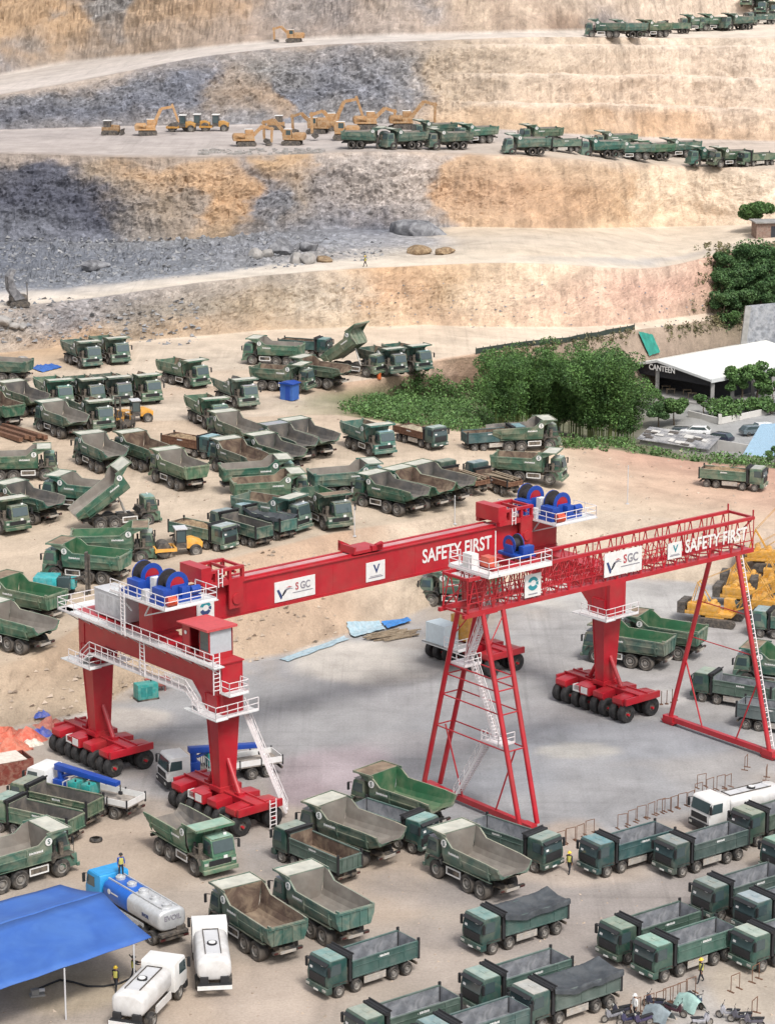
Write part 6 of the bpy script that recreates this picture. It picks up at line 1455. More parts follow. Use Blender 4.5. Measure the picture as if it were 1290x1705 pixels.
BK = [(1020, 1690, 200, (5, 5, 5), 'leftmost motorbike in the cluster next to the covered tipper'), (1032, 1682, 190, (1, 1, 1.3), 'black motorbike second in the cluster next to the covered tipper'), (1046, 1696, 195, (1, 1, 2), 'motorbike at the bottom edge below the rider in pale clothes'), (1068, 1698, 200, (1.2, 1, 2), 'dark motorbike at the bottom edge right of the pale rider'),
      (1088, 1668, 150, (1, 1, 1.5), 'motorbike with upright mirrors left of the dark cloth cover'), (1124, 1681, 330, (1.4, .6, .7), 'dark red motorbike parked alone in the middle of the pale apron'), (1158, 1665, 300, (1, 1.6, 2.2), 'motorbike under the pale green rain cape near the short fence'),
      (1168, 1699, 20, (7, 7, 7), 'white motorbike at the bottom edge in the middle of the apron'), (1212, 1686, 160, (7, 7, 7), 'white fronted motorbike at the left of the right hand bike group'), (1232, 1692, 170, (1.6, 1.6, 1.9), 'dark motorbike in the middle of the right hand bike group'), (1252, 1700, 165, (2.2, 2.1, 2.4), 'rightmost motorbike of the right hand bike group')]
for x, y, az, c, lab in BK:
    o = copy_tree(bike); o.scale = (.92,)*3; o.location = spot(x, y, .5, 0); o.rotation_euler = (0, 0, R(az)); tag(o, lab, 'motorbike', 'parked motorbikes'); tint(o, c+(1,))
def _rm(o):
    for ch in list(o.children): _rm(ch)
    bpy.data.objects.remove(o)
_rm(bike)
def cape(label, px_, py_, az, mat, seed):
    rr = random.Random(seed); b = MB(); n, k = 12, 9
    for i in range(n):
        for j in range(k):
            t = -1+2*j/(k-1); x = -.95+1.9*i/(n-1); top = .98+.18*math.cos(x*2.6)
            z = top*(1-abs(t)**1.6*.86)+rr.uniform(-.03, .03); y = .62*t*(1+.1*math.sin(x*5+seed))
            b.v.append((x+rr.uniform(-.03, .03), y, max(.06, z)))
    b.f = [(i*k+j, (i+1)*k+j, (i+1)*k+j+1, i*k+j+1) for i in range(n-1) for j in range(k-1)]; b.m = [0]*len(b.f)
    return tag(b.build('rain_cover', M[mat], None, spot(px_, py_, .55, 0), (0, 0, R(az)), ang=70), label, 'cover')
M['cover_grey'] = simple('bluish_grey_cover', (.20, .24, .26), .6, var=.3); M['cover_green'] = simple('pale_green_cover', (.28, .42, .38), .6, var=.3)
cape('bluish grey cover draped over a motorbike beside the dark red bike', 1096, 1687, 320, 'cover_grey', 2)
cape('pale green rain cover spread over a motorbike near the short fence', 1148, 1668, 310, 'cover_green', 5)

# ------------------------------------------------------------------ barriers and poles
def make_barrier():
    root = MB(); h = 1.15
    root.tube((-.42, 0, .05), (-.42, 0, h), .03, 6); root.tube((.42, 0, .05), (.42, 0, h), .03, 6); root.tube((-.44, 0, h), (.44, 0, h), .03, 6)
    for x in (-.42, .42): root.box(x-.06, x+.06, -.28, .28, 0, .05)
    return root.data('barrier', M['rust'])
bar_me = make_barrier()
def barrier(x, y, az, lab, grp, lvl=0):
    o = bpy.data.objects.new('barrier', bar_me); COL.objects.link(o); o.location = spot(x, y, .55, lvl); o.rotation_euler = (0, 0, R(az)); tag(o, lab, 'barrier', grp)
row = [(918, 1402), (934, 1397), (950, 1391), (966, 1386), (982, 1378), (1036, 1368), (1052, 1361), (1068, 1354), (1084, 1349), (1100, 1343), (1110, 1342), (1122, 1338), (1136, 1333), (1150, 1330), (1163, 1316), (1168, 1301), (1182, 1308), (1200, 1303), (1212, 1302)]
for k, (x, y) in enumerate(row):
    barrier(x, y, 35+((k*37) % 23-11), 'thin rusty frame barrier in the row between the grey floor and the tippers', 'row of rusty frame barriers along the tippers')
for k, (x, y) in enumerate([(1058, 1678), (1080, 1671), (1100, 1665), (1112, 1659), (1124, 1655), (1136, 1650), (1150, 1643)]):
    barrier(x, y, 35, 'rusty frame barrier in the short fence behind the motorbikes', 'short rusty fence behind the motorbikes')
for k, (x, y, lab) in enumerate([(1224, 1637, 'rusty frame barrier standing alone right of the walking worker'), (1258, 1621, 'rusty frame barrier beside the front bumper of the rightmost tippers'), (1256, 1678, 'rusty frame barrier next to the right hand bike group'), (1242, 1270, 'rusty frame barrier alone near the foot of the right lattice leg'), (1276, 1287, 'rusty frame barrier under the foot of the right lattice leg')]):
    barrier(x, y, 40+k*9, lab, 'single rusty barriers')
for k, (x, y) in enumerate([(1092, 1165), (1101, 1163), (1110, 1162), (1119, 1160), (1126, 1156)]):
    b = MB(); b.tube((0, 0, 0), (0, 0, 1.3), .035, 6); b.box(-.15, .15, -.15, .15, 0, .06); tag(b.build('post', M['rust'], None, spot(x, y, .6, 0)), 'thin rusty post in the short row right of the far crane wheels', 'post', 'thin posts right of the far crane wheels')
for x, y, h, lab in ((590, 872, 3.2, 'thin grey pole on the slope crest above the girder middle'), (757, 850, 3.2, 'thin grey pole on the slope crest below the rusty plank trucks'), (1045, 808, 4.5, 'thin grey pole on the sandy ground behind the lattice gantry')):
    b = MB(); b.tube((0, 0, 0), (0, 0, h), .05, 6); b.tube((0, 0, 0), (0, 0, .1), .2, 8); b.bar((0, -.2, h*.95), (0, .2, h*.95), .06); tag(b.build('pole', M['grey_box'], None, spot(x, y, h/2)), lab, 'pole', 'thin poles')

# ------------------------------------------------------------------ small things on the ground
root = empty('blue_booth', spot(482, 650, 1.3), R(-32), 'small blue sheet metal booth beside the parked dump trucks', 'booth')
b = MB(); b.box(-.95, .95, -.8, .8, .05, 2.2); b.build('wall', M['tarp_blue'], root); b = MB(); b.prism([(-1.15, 2.2), (1.15, 2.2), (1.15, 2.3), (0, 2.5), (-1.15, 2.3)], 'y', -1.0, 1.0); b.build('roof', M['blue'], root)
b = MB(); b.box(-.1, .6, -.83, -.80, .1, 2.0); b.build('door', M['blue'], root); b = MB(); b.box(-.98, -.95, -.4, .4, 1.1, 1.8); b.build('window', M['glass'], root)
def sheet(name, label, cat, pts, z, mat, seed=1, rough=.12, lvl=None, grp=None, n=10):
    """a loose sheet on the ground from four photo corners"""
    c = [spot(x, y, 0, lvl) for x, y in pts]; rr = random.Random(seed); b = MB()
    for i in range(n+1):
        for j in range(n+1):
            u, v = i/n, j/n; p = (c[0]*(1-u)+c[1]*u)*(1-v)+(c[3]*(1-u)+c[2]*u)*v
            b.v.append((p.x+rr.uniform(-.1, .1), p.y+rr.uniform(-.1, .1), gz(p.x, p.y)+z+rough*rr.random()*(1.0 if 0 < i < n and 0 < j < n else .3)))
    b.f = [(i*(n+1)+j, (i+1)*(n+1)+j, (i+1)*(n+1)+j+1, i*(n+1)+j+1) for i in range(n) for j in range(n)]; b.m = [0]*len(b.f)
    return tag(b.build(name, mat, None, ang=60), label, cat, grp)
sheet('ground_sheet', 'crumpled blue plastic sheet lying on the sand at the upper left', 'sheet', [(50, 614), (84, 607), (104, 613), (70, 621)], .05, M['tarp_blue'], 3, .45)
M['sheet_pale'] = simple('pale_blue_sheets', (.30, .42, .48), .5, var=.3, dirt=(.5, .5, .5), dirt_amt=.5)
sheet('sheet_stack', 'bright blue sheet at the right end of the pale strip behind the girder', 'sheets', [(636, 1043), (678, 1033), (686, 1038), (645, 1051)], .3, simple('sheet_blue', (.05, .20, .50), .45), 4, .15, 0)
sheet('sheet_stack', 'pale blue sheets stacked at the slope foot behind the girder', 'sheets', [(576, 1055), (632, 1043), (642, 1050), (590, 1064)], .22, M['sheet_pale'], 5, .12, 0)
sheet('sheet_stack', 'thin pale blue strip of sheets running along the slope foot', 'sheets', [(465, 1099), (572, 1062), (582, 1066), (480, 1103)], .1, M['sheet_pale'], 6, .05, 0)
b = MB(); rr = random.Random(9); p0 = spot(652, 1060, 0, 0)
for k in range(26): a = R(28+rr.uniform(-9, 9)); x, y = rr.uniform(-1.2, 1.2), rr.uniform(-1.1, 1.1); dx, dy = math.cos(a)*2.0, math.sin(a)*2.0; z = .08+.3*rr.random(); b.bar((x-dx, y-dy, z), (x+dx, y+dy, z+rr.uniform(-.05, .05)), .14, .10)
tag(b.build('timber_pile', M['wood'], None, p0), 'loose pile of brown timbers in front of the blue sheets', 'timber pile')
b = MB(); p0 = spot(20, 725, 0)
for k in range(5): b.bar((-4+k*.2, -1.5+k*.75, .3+(k % 2)*.25), (4.5+k*.2, -1.3+k*.75, .3+(k % 2)*.25), .55, .5)
tag(b.build('beam_pile', M['rust'], None, p0, (0, 0, R(-52))), 'pile of long rusty steel beams at the left edge', 'beam pile')
b = MB(); b.lathe([(.001, 0), (.29, 0), (.30, .02), (.30, .42), (.315, .44), (.30, .46), (.30, .86), (.001, .86)], ax='z', n=16); tag(b.build('barrel', simple('orange_barrel', (.55, .12, .03), .5), None, spot(631, 632, .4)), 'orange red barrel beside the tipped truck above the bushes', 'barrel')
b = MB(); b.lathe([(.30, 0), (.48, .04), (.52, .14), (.48, .24), (.30, .28)], ax='z', n=18); tag(b.build('old_tyre', M['tyre'], None, spot(160, 1401, 0, 0)), 'single old tyre lying on the brown ground in front of the tippers', 'tyre')
for k, (x, y, s, mt, lab) in enumerate(((44, 1228, 1.3, (.52, .10, .06), 'faded red tarpaulin bundle in the heap at the left edge'), (20, 1243, 1.2, (.50, .12, .07), 'orange red bundle nearest the red container'), (66, 1220, .9, (.05, .09, .42), 'blue tarpaulin bundle in the heap beside the crane wheels'), (84, 1205, 1.0, (.50, .16, .12), 'pinkish red bundle at the back of the heap by the slope'), (8, 1224, 1.2, (.46, .09, .05), 'dull red bundle cut by the left edge of the photo'), (52, 1236, .7, (.62, .56, .48), 'cream coloured bundle between the red ones'), (69, 1197, .6, (.05, .09, .36), 'small dark blue bundle at the top of the heap'))):
    rr = random.Random(k); b = MB(); n, m_ = 9, 7
    for i in range(n):
        for j in range(m_):
            e = math.sin(math.pi*i/(n-1))*math.sin(math.pi*j/(m_-1)); b.v.append(((i/(n-1)-.5)*2.6*s+rr.uniform(-.1, .1), (j/(m_-1)-.5)*2.0*s+rr.uniform(-.1, .1), e*.75*s*(.5+rr.random()*.8)))
    b.f = [(i*m_+j, (i+1)*m_+j, (i+1)*m_+j+1, i*m_+j+1) for i in range(n-1) for j in range(m_-1)]; b.m = [0]*len(b.f)
    tag(b.build('tarpaulin_bundle', simple('bundle_%d' % k, mt, .75, var=.35, dirt=DUST, dirt_amt=.3), None, spot(x, y, .2, 0), (0, 0, R(30)), ang=30), lab, 'bundle', 'heap of coloured bundles by the slope')
root = empty('container', spot(6, 1282, .9, 0), R(30), 'rusty red open container cut by the left edge', 'container')
b = MB(); b.box(-2.2, 2.2, -1.2, -1.1, 0, 1.9); b.box(-2.2, 2.2, 1.1, 1.2, 0, 1.9); b.box(2.1, 2.2, -1.1, 1.1, 0, 1.9); b.box(-2.2, -2.1, -1.1, 1.1, 0, 1.9); b.box(-2.1, 2.1, -1.1, 1.1, 0, .1); b.build('wall', simple('container_red', (.16, .03, .02), .7, dirt=DUST, dirt_amt=.3), root)
b = MB(); b.box(-2.25, 1.6, -1.25, 1.25, 1.905, 1.96); b.build('lid', simple('container_lid', (.62, .55, .48), .7), root)
# rocks
def rock(name, label, loc, s, mat, seed, grp):
    bm = bmesh.new(); bmesh.ops.create_icosphere(bm, subdivisions=3, radius=1); rr = random.Random(seed); ax = [Vector((rr.uniform(-1, 1), rr.uniform(-1, 1), rr.uniform(-1, 1))).normalized() for _ in range(9)]; cut = [rr.uniform(.55, .85) for _ in ax]
    for v in bm.verts:
        for a, c in zip(ax, cut):
            d = v.co.dot(a)
            if d > c: v.co -= a*(d-c)*.9
        v.co += Vector((rr.uniform(-1, 1), rr.uniform(-1, 1), rr.uniform(-1, 1)))*.02; v.co.x *= s[0]; v.co.y *= s[1]; v.co.z *= s[2]
    me = bpy.data.meshes.new(name); bm.to_mesh(me); bm.free(); me.materials.append(mat); me.shade_smooth(); me.set_sharp_from_angle(angle=R(22))
    o = bpy.data.objects.new(name, me); COL.objects.link(o); o.location = Vector(loc)+Vector((0, 0, s[2]*.35)); o.rotation_euler = (0, 0, rr.uniform(0, 6)); tag(o, label, 'boulder', grp)
RK = [(428, 430, 1.5, 1, 'pale boulder at the left end of the group on the second bench'), (446, 428, 1.4, 1, 'rounded pale boulder left of the big dark one'), (466, 423, 2.5, 0, 'biggest dark boulder in the group on the second bench'), (494, 434, 1.5, 1, 'pale boulder in front of the right dark one'), (516, 420, 1.8, 0, 'dark boulder at the right of the group on the second bench'), (513, 434, 1.6, 1, 'pale boulder at the lower right of the group on the second bench')]
for k, (x, y, s, d, lab) in enumerate(RK): rock('boulder', lab, spot(x, y, .5, 'b2'), (s, s*.9, s*.8), M['rock_pale' if d else 'rock_dark'], k+3, 'boulders on the second bench')
for k, (x, y, s, lab) in enumerate(((8, 536, 1.4, 'pale rock in the heap at the left edge below the quarry road'), (24, 545, 1.0, 'small pale rock in front of the heap at the left edge'), (38, 545, .9, 'right hand pale rock of the heap at the left edge'), (38, 594, .7, 'single pale stone above the blue ground sheet'))): rock('boulder', lab, spot(x, y, .4), (s, s, s*.7), M['rock_pale'], 30+k, 'pale rocks at the left edge')
rock('rock_heap', 'dark grey broken rock mound on the second bench below the trucks', spot(695, 392, .5, 'b2'), (6.0, 2.6, 2.0), M['rock_dark'], 51, 'heaps on the second bench')
rock('rock_heap', 'flat brown earth heap right of the boulders', spot(540, 435, .2, 'b2'), (2.2, 1.5, .7), M['soil'], 52, 'heaps on the second bench')
rock('rock_heap', 'small dark rubble heap near the roadside on the left of the second bench', spot(160, 452, .3, 'b2'), (2.6, 1.8, 1.0), M['rock_dark'], 53, 'heaps on the second bench')
for k, (x, lab) in enumerate(((696, 'low brown spoil heap, left of two beside the second quarry road'), (742, 'low brown spoil heap, right of two beside the second quarry road'))): rock('rock_heap', lab, spot(x, 421, .3, 'b2'), (2.4, 1.6, 1.1), M['soil'], 60+k, 'heaps on the second bench')
b = MB(); rr = random.Random(4)
for k in range(150):
    x = 330+rr.random()*210; y = 250+rr.random()*8-(x-330)*.005; p = spot(x, y, 0, 'b3'); s = rr.uniform(.12, .4)
    b.box(p.x-s, p.x+s, p.y-s, p.y+s, p.z-.1, p.z+s)
tag(b.build('loose_stones', M['rock_pale'], None), 'pale loose stones scattered along the edge of the middle bench', 'stones', kind='stuff')
root = empty('drill_rig', spot(30, 492, 2.2, 'b2'), R(205), 'dark machine with tall curved back at the left edge of the quarry road', 'drill rig'); tracks(root, 3.0, .5, .9, .8)
b = MB(); b.prism([(-1.2, .8), (1.2, .8), (1.2, 1.6), (.2, 1.9), (-1.2, 1.7)], 'y', -.8, .8); b.build('body', M['steel_dark'], root, bevel=.04)
b = MB(); b.prism([(-.9, 1.2), (.7, 1.0), (1.6, 2.6), (1.7, 4.6), (.9, 5.6), (.4, 5.6), (.9, 4.4), (.5, 2.8)], 'y', -.9, .9); b.build('curved_guard', M['rock_dark'], root)
b = MB(); b.tube((-1.6, -.6, .3), (-1.6, -.6, 3.2), .08, 8); b.build('drill_rod', M['steel_dark'], root)

# ------------------------------------------------------------------ blue canopy
root = empty('blue_canopy', G(120, 1590, 0), 0, 'large blue sheet canopy on posts at the lower left corner', 'canopy')
o0 = root.location
ridge = [G(171, 1486, 4.6), G(-140, 1583, 4.6)]; near_ = [G(252, 1561, 3.7), G(-60, 1668, 3.7)]; back = [G(100, 1473, 4.2), G(-220, 1560, 4.2)]
def roof_quad(a0, a1, b0, b1, name):
    b = MB(); n, k = 16, 8
    for i in range(n+1):
        for j in range(k+1):
            u, v = i/n, j/k; p = (a0*(1-u)+a1*u)*(1-v)+(b0*(1-u)+b1*u)*v; b.v.append((p.x-o0.x, p.y-o0.y, p.z-o0.z-.14*math.sin(math.pi*v)-.05*math.sin(u*math.pi*4)**2))
    b.f = [(i*(k+1)+j, (i+1)*(k+1)+j, (i+1)*(k+1)+j+1, i*(k+1)+j+1) for i in range(n) for j in range(k)]; b.m = [0]*len(b.f)
    o = b.build(name, M['tarp_blue'], root, ang=70); sm = o.modifiers.new('thickness', 'SOLIDIFY'); sm.thickness = .03; return o
roof_quad(ridge[0], ridge[1], near_[0], near_[1], 'canopy_sheet'); roof_quad(back[0], back[1], ridge[0], ridge[1], 'canopy_sheet')
for pa, ez in ((near_[0].lerp(near_[1], .10), 3.6), (near_[0].lerp(near_[1], .48), 3.6), (near_[0].lerp(near_[1], .9), 3.6), (back[0].lerp(back[1], .08), 4.1), (back[0].lerp(back[1], .5), 4.1), (back[0].lerp(back[1], .9), 4.1)):
    b = MB(); b.tube((pa.x-o0.x, pa.y-o0.y, 0), (pa.x-o0.x, pa.y-o0.y, ez), .06, 8); b.build('post', M['grey_box'], root)
hp = [(62, 1648), (80, 1640), (100, 1632), (122, 1636), (146, 1643), (172, 1643), (200, 1638), (222, 1628), (236, 1612)]
b = MB(); b.path([tuple(G(x, y, .06)) for x, y in hp], .075, 8); tag(b.build('hose', M['black'], None), 'thick black hose curving over the ground beside the blue canopy', 'hose')
root = empty('pump', spot(62, 1654, .2, 0), R(20), 'small grey pump at the end of the black hose', 'pump'); b = MB(); b.box(-.5, .5, -.3, .3, 0, .14); b.box(-.4, .1, -.22, .22, .14, .5); b.build('pump_body', M['concrete'], root, bevel=.03); b = MB(); b.tube((.1, 0, .35), (.5, 0, .35), .13, 10); b.build('pump_motor', M['grey_box'], root)
b = MB(); b.path([tuple(G(215, 1590, 1.6)), tuple(G(228, 1604, 1.1)), tuple(G(240, 1602, 1.2))], .04, 6); tag(b.build('hose', M['black'], None), 'thin filling hose hanging between the canopy post and the tanker', 'hose')
# ------------------------------------------------------------------ canteen, sheds, walls, cars
ZL = -4.0
can = empty('canteen_building', G(1185, 668, ZL), 0, 'long low canteen with a white roof and dark open front', 'building'); o0 = can.location
L_ = G(1055, 605, .3); Fc = G(1185, 631, .0); d_side = (G(1350, 588, .2)-Fc); d_side.z = 0
Lb = Vector((L_.x, L_.y, .2)); Fv = Vector((Fc.x, Fc.y, .2)); fw = (Fv-Lb); fw.z = 0; wl_ = fw.length; fw.normalize(); sd_ = Vector((-fw.y, fw.x, 0)); sd_ = sd_ if sd_.x > 0 else -sd_
DL = 26.0
def cp(u, v, z): p = Lb+fw*u+sd_*v; return (p.x-o0.x, p.y-o0.y, z-o0.z)
b = MB(); rz_ = 1.6
for (u0, z0, u1, z1) in ((-.6, .1, wl_*.35, rz_), (wl_*.35, rz_, wl_+.6, .0)):
    q = [cp(u0, -.8, z0), cp(u1, -.8, z1), cp(u1, DL, z1), cp(u0, DL, z0)]; t = [(p[0], p[1], p[2]+.12) for p in q]
    b.add(q+t, [(3,2,1,0),(4,5,6,7),(0,1,5,4),(1,2,6,5),(2,3,7,6),(3,0,4,7)])
rf = b.build('roof', M['roof_white'], can)
b = MB()
for k in range(24): v = k*DL/24; b.bar(cp(wl_*.35, v, rz_+.13), cp(wl_+.6, v, .14), .05)
b.build('roof_rib', M['roof_white'], rf)
b = MB(); b.bar(cp(wl_+.65, -.9, -.12), cp(wl_+.65, DL, -.12), .12, .6); b.bar(cp(-.6, -.88, -.05), cp(wl_*.35, -.88, 1.5), .12, .35); b.bar(cp(wl_*.35, -.88, 1.5), cp(wl_+.65, -.88, -.1), .12, .35); b.build('gutter', M['grey_pl'], rf)
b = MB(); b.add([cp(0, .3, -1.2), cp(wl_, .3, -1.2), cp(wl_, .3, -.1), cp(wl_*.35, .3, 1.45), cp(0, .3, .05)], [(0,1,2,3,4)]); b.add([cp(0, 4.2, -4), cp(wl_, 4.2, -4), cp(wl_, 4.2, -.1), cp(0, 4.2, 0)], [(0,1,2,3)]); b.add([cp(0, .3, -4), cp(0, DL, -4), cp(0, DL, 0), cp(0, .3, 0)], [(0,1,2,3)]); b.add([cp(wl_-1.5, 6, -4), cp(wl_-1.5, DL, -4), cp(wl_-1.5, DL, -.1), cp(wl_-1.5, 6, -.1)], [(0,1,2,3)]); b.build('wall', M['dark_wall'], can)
for u, v in ((wl_, .2), (wl_, 5), (wl_, 10), (wl_, 15), (wl_, 20), (0, .2), (wl_*.3, .2)):
    p = cp(u, v, 0); b = MB(); b.box(p[0]-.28, p[0]+.28, p[1]-.28, p[1]+.28, -4-o0.z, -.15-o0.z); b.build('column', M['concrete'], can)
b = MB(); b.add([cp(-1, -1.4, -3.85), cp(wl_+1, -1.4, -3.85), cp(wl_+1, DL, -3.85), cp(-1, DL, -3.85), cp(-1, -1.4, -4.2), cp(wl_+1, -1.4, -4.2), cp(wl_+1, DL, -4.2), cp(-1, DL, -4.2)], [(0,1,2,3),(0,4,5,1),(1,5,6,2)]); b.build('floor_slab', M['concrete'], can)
c_ang = math.atan2(fw.y, fw.x); p = cp(wl_*.42, -1.0, 1.2)
b = MB(); b.mesh(text_mesh('CANTEEN', 1.25, .95), Matrix.Rotation(c_ang, 4, 'Z') @ VERT); b.build('lettering', M['white'], can, (p[0], p[1], p[2]-.75), recalc=False)
for k in range(5):
    p = cp(2.0+k*2.2, 1.6+(k % 2)*1.4, 0); b = MB(); b.box(p[0]-.7, p[0]+.7, p[1]-.4, p[1]+.4, -3.12-o0.z, -3.06-o0.z)
    for sx in (-.6, .6):
        for sy in (-.3, .3): b.bar((p[0]+sx, p[1]+sy, -3.85-o0.z), (p[0]+sx, p[1]+sy, -3.1-o0.z), .06)
    tag(b.build('dining_table', M['wood'], None, tuple(o0)), 'plain dining table in the dark shade under the canteen roof', 'table', 'tables inside the canteen')
def shed(name, label, corners, hz, roofm, wallm, fall=.5, cat='shed', grp=None):
    """four photo corners of the roof at height hz: near-left, near-right, far-right, far-left"""
    P4 = [G(x, y, hz) for x, y in corners]; c = (P4[0]+P4[1]+P4[2]+P4[3])/4; base = Vector((c.x, c.y, ZL)); r = empty(name, base, 0, label, cat, grp)
    lo = [(p.x-c.x, p.y-c.y, hz-ZL-(fall if i < 2 else 0)) for i, p in enumerate(P4)]
    b = MB(); t = [(p[0]*1.04, p[1]*1.04, p[2]) for p in lo]; b.add(t+[(p[0], p[1], p[2]+.1) for p in t], [(3,2,1,0),(4,5,6,7),(0,1,5,4),(1,2,6,5),(2,3,7,6),(3,0,4,7)]); rf_ = b.build('roof', M[roofm], r)
    b = MB(); a, q = Vector(t[0]), Vector(t[1]); a2, q2 = Vector(t[3]), Vector(t[2])
    n = 26
    for i in range(n+1): b.bar(a.lerp(q, i/n)+Vector((0, 0, .12)), a2.lerp(q2, i/n)+Vector((0, 0, .12)), .07, .06)
    b.build('roof_rib', M[roofm], rf_)
    if name == 'corrugated_shed':
        b = MB(); rq = random.Random(6)
        for i in range(16):
            u, v = rq.random()*.86, rq.random()*.75; du, dv = rq.uniform(.05, .14), rq.uniform(.1, .25)
            def rp(u_, v_): return (a.lerp(q, u_)).lerp(a2.lerp(q2, u_), v_)+Vector((0, 0, .165+.004*i))
            b.quad([rp(u, v), rp(u+du, v), rp(u+du, v+dv), rp(u, v+dv)], i % 2)
        b.build('roof_patch', [M['wallwhite'], M['steel_dark']], rf_, recalc=False)
    b = MB()
    for i in range(4): j = (i+1) % 4; b.quad([(lo[i][0]*.97, lo[i][1]*.97, 0), (lo[j][0]*.97, lo[j][1]*.97, 0), (lo[j][0]*.97, lo[j][1]*.97, lo[j][2]), (lo[i][0]*.97, lo[i][1]*.97, lo[i][2])])
    wl2 = b.build('wall', M[wallm], r)
    m0 = Vector(lo[0]).lerp(Vector(lo[1]), .3); m1 = Vector(lo[0]).lerp(Vector(lo[1]), .45); nn = Vector(((m1-m0).y, -(m1-m0).x, 0)).normalized()*.04
    b = MB(); b.quad([tuple(Vector((m0.x, m0.y, .3))*1+nn), tuple(Vector((m1.x, m1.y, .3))+nn), tuple(Vector((m1.x, m1.y, 2.0))+nn), tuple(Vector((m0.x, m0.y, 2.0))+nn)]); b.build('door', M['dark_wall'], wl2)
    return r
shed('corrugated_shed', 'low shed with patched grey corrugated roof behind the bushes', [(1063, 727), (1178, 744), (1197, 728), (1084, 712)], -.9, 'corr', 'concrete', .4)
shed('blue_roofed_shelter', 'parking shelter with pale blue sheet roof at the right edge', [(1236, 757), (1330, 768), (1340, 706), (1268, 708)], -1.3, 'roof_lblue', 'wallwhite', .5, 'shelter')
b = MB()
for (x0, y0, x1, y1) in ((1190, 757, 1300, 776),):
    a = G(x0, y0, ZL); c = G(x1, y1, ZL); b.bar(a+Vector((0, 0, 1.1)), c+Vector((0, 0, 1.1)), .2, 2.2)
tag(b.build('boundary_wall', M['wallwhite'], None), 'pale boundary wall between the bushes and the car park', 'wall', kind='thing')
b = MB(); pts = [G(1146, 693, ZL), G(1198, 706, ZL), G(1320, 680, ZL)]
for a, c in zip(pts[:-1], pts[1:]): b.bar(a+Vector((0, 0, .45)), c+Vector((0, 0, .45)), .3, .9)
b.box(pts[1].x-.25, pts[1].x+.25, pts[1].y-.25, pts[1].y+.25, ZL, ZL+1.5)
tag(b.build('planter_wall', M['wallwhite'], None), 'low white kerb wall around the canteen garden', 'wall', kind='thing')
root = empty('retaining_wall', G(1272, 560, 0), 0, 'grey stone retaining wall above the canteen roof at the right edge', 'wall'); root['kind'] = 'thing'
p0 = spot(1245, 580, 0); o0 = root.location
A0 = G(1240, 575, 1.5); A1 = G(1340, 572, 1.5); A0.y += 3; A1.y += 3
b = MB(); b.add([(A0.x-o0.x, A0.y-o0.y, -3), (A1.x-o0.x, A1.y-o0.y, -3), (A1.x-o0.x, A1.y-o0.y+1.5, 7.6), (A0.x-o0.x+1.0, A0.y-o0.y+1.5, 7.0), (A0.x-o0.x, A0.y-o0.y+3.5, -3), (A1.x-o0.x, A1.y-o0.y+3.5, -3), (A1.x-o0.x, A1.y-o0.y+3.5, 7.6), (A0.x-o0.x+1.0, A0.y-o0.y+3.5, 7.0)], [(0,1,2,3),(4,7,6,5),(3,2,6,7),(0,3,7,4),(1,5,6,2)])
b.build('stone_face', simple('grey_stone_wall', (.22, .23, .25), .95, var=.5, scale=1.4, dirt=(.4, .4, .41), dirt_amt=.8, bump=1.0), root)
b = MB(); b.bar((A0.x-o0.x-.3, A0.y-o0.y-.5, -3), (A0.x-o0.x+.9, A0.y-o0.y+1.2, 7.3), .9, .9); b.build('buttress', M['concrete'], root)
hs_ = spot(1283, 396, 0); root = empty('brick_hut', hs_, R(5), 'small brick walled hut at the right edge under the lone tree', 'hut')
b = MB(); b.box(-2.6, 6, 0, 4, -1.0, 2.6); b.build('wall', simple('dusty_brick', (.22, .14, .11), .9, var=.4, dirt=(.3, .26, .22), dirt_amt=.6), root); b = MB(); b.box(-3.0, 6.4, -.5, 4.4, 2.6, 2.85); b.build('roof', M['concrete'], root)
b = MB(); b.box(0, 1.0, -.05, 0, 0, 2.0); b.build('door', M['dark_wall'], root)
def make_car():
    r = empty('parked_car', (0, 0, -500)); b = MB(); b.prism([(-2.15, .35), (2.15, .35), (2.2, .75), (1.2, .92), (-2.15, .95), (-2.2, .7)], 'y', -.86, .86); b.prism([(1.15, .9), (.5, 1.42), (-1.5, 1.46), (-2.1, .94)], 'y', -.76, .76); bd = b.build('body', simple('car_paint', (.5, .5, .5), .25, objcol=True, coat=.7), r, bevel=.06)
    b = MB(); b.prism([(1.16, .93), (.56, 1.38), (.60, 1.39), (1.22, .94)], 'y', -.68, .68); b.build('windscreen', M['glass'], bd)
    b = MB(); b.prism([(-2.02, 1.0), (-1.56, 1.42), (-1.6, 1.43), (-2.08, 1.0)], 'y', -.66, .66); b.build('rear_window', M['glass'], bd)
    for s in (-1, 1):
        b = MB(); b.prism([(.95, .98), (.45, 1.37), (-1.4, 1.39), (-1.7, .99)], 'y', s*.77-.01, s*.77+.01); b.build('side_window', M['glass'], bd)
        for x in (-1.35, 1.35): inst(HT, 'wheel', r, (x, s*.78, .33), scale=(.62, .6, .62))
        b = MB(); b.box(2.12, 2.21, s*.62-.16, s*.62+.16, .62, .76); b.build('headlight', M['lamp'], bd)
    return r
car0 = make_car()
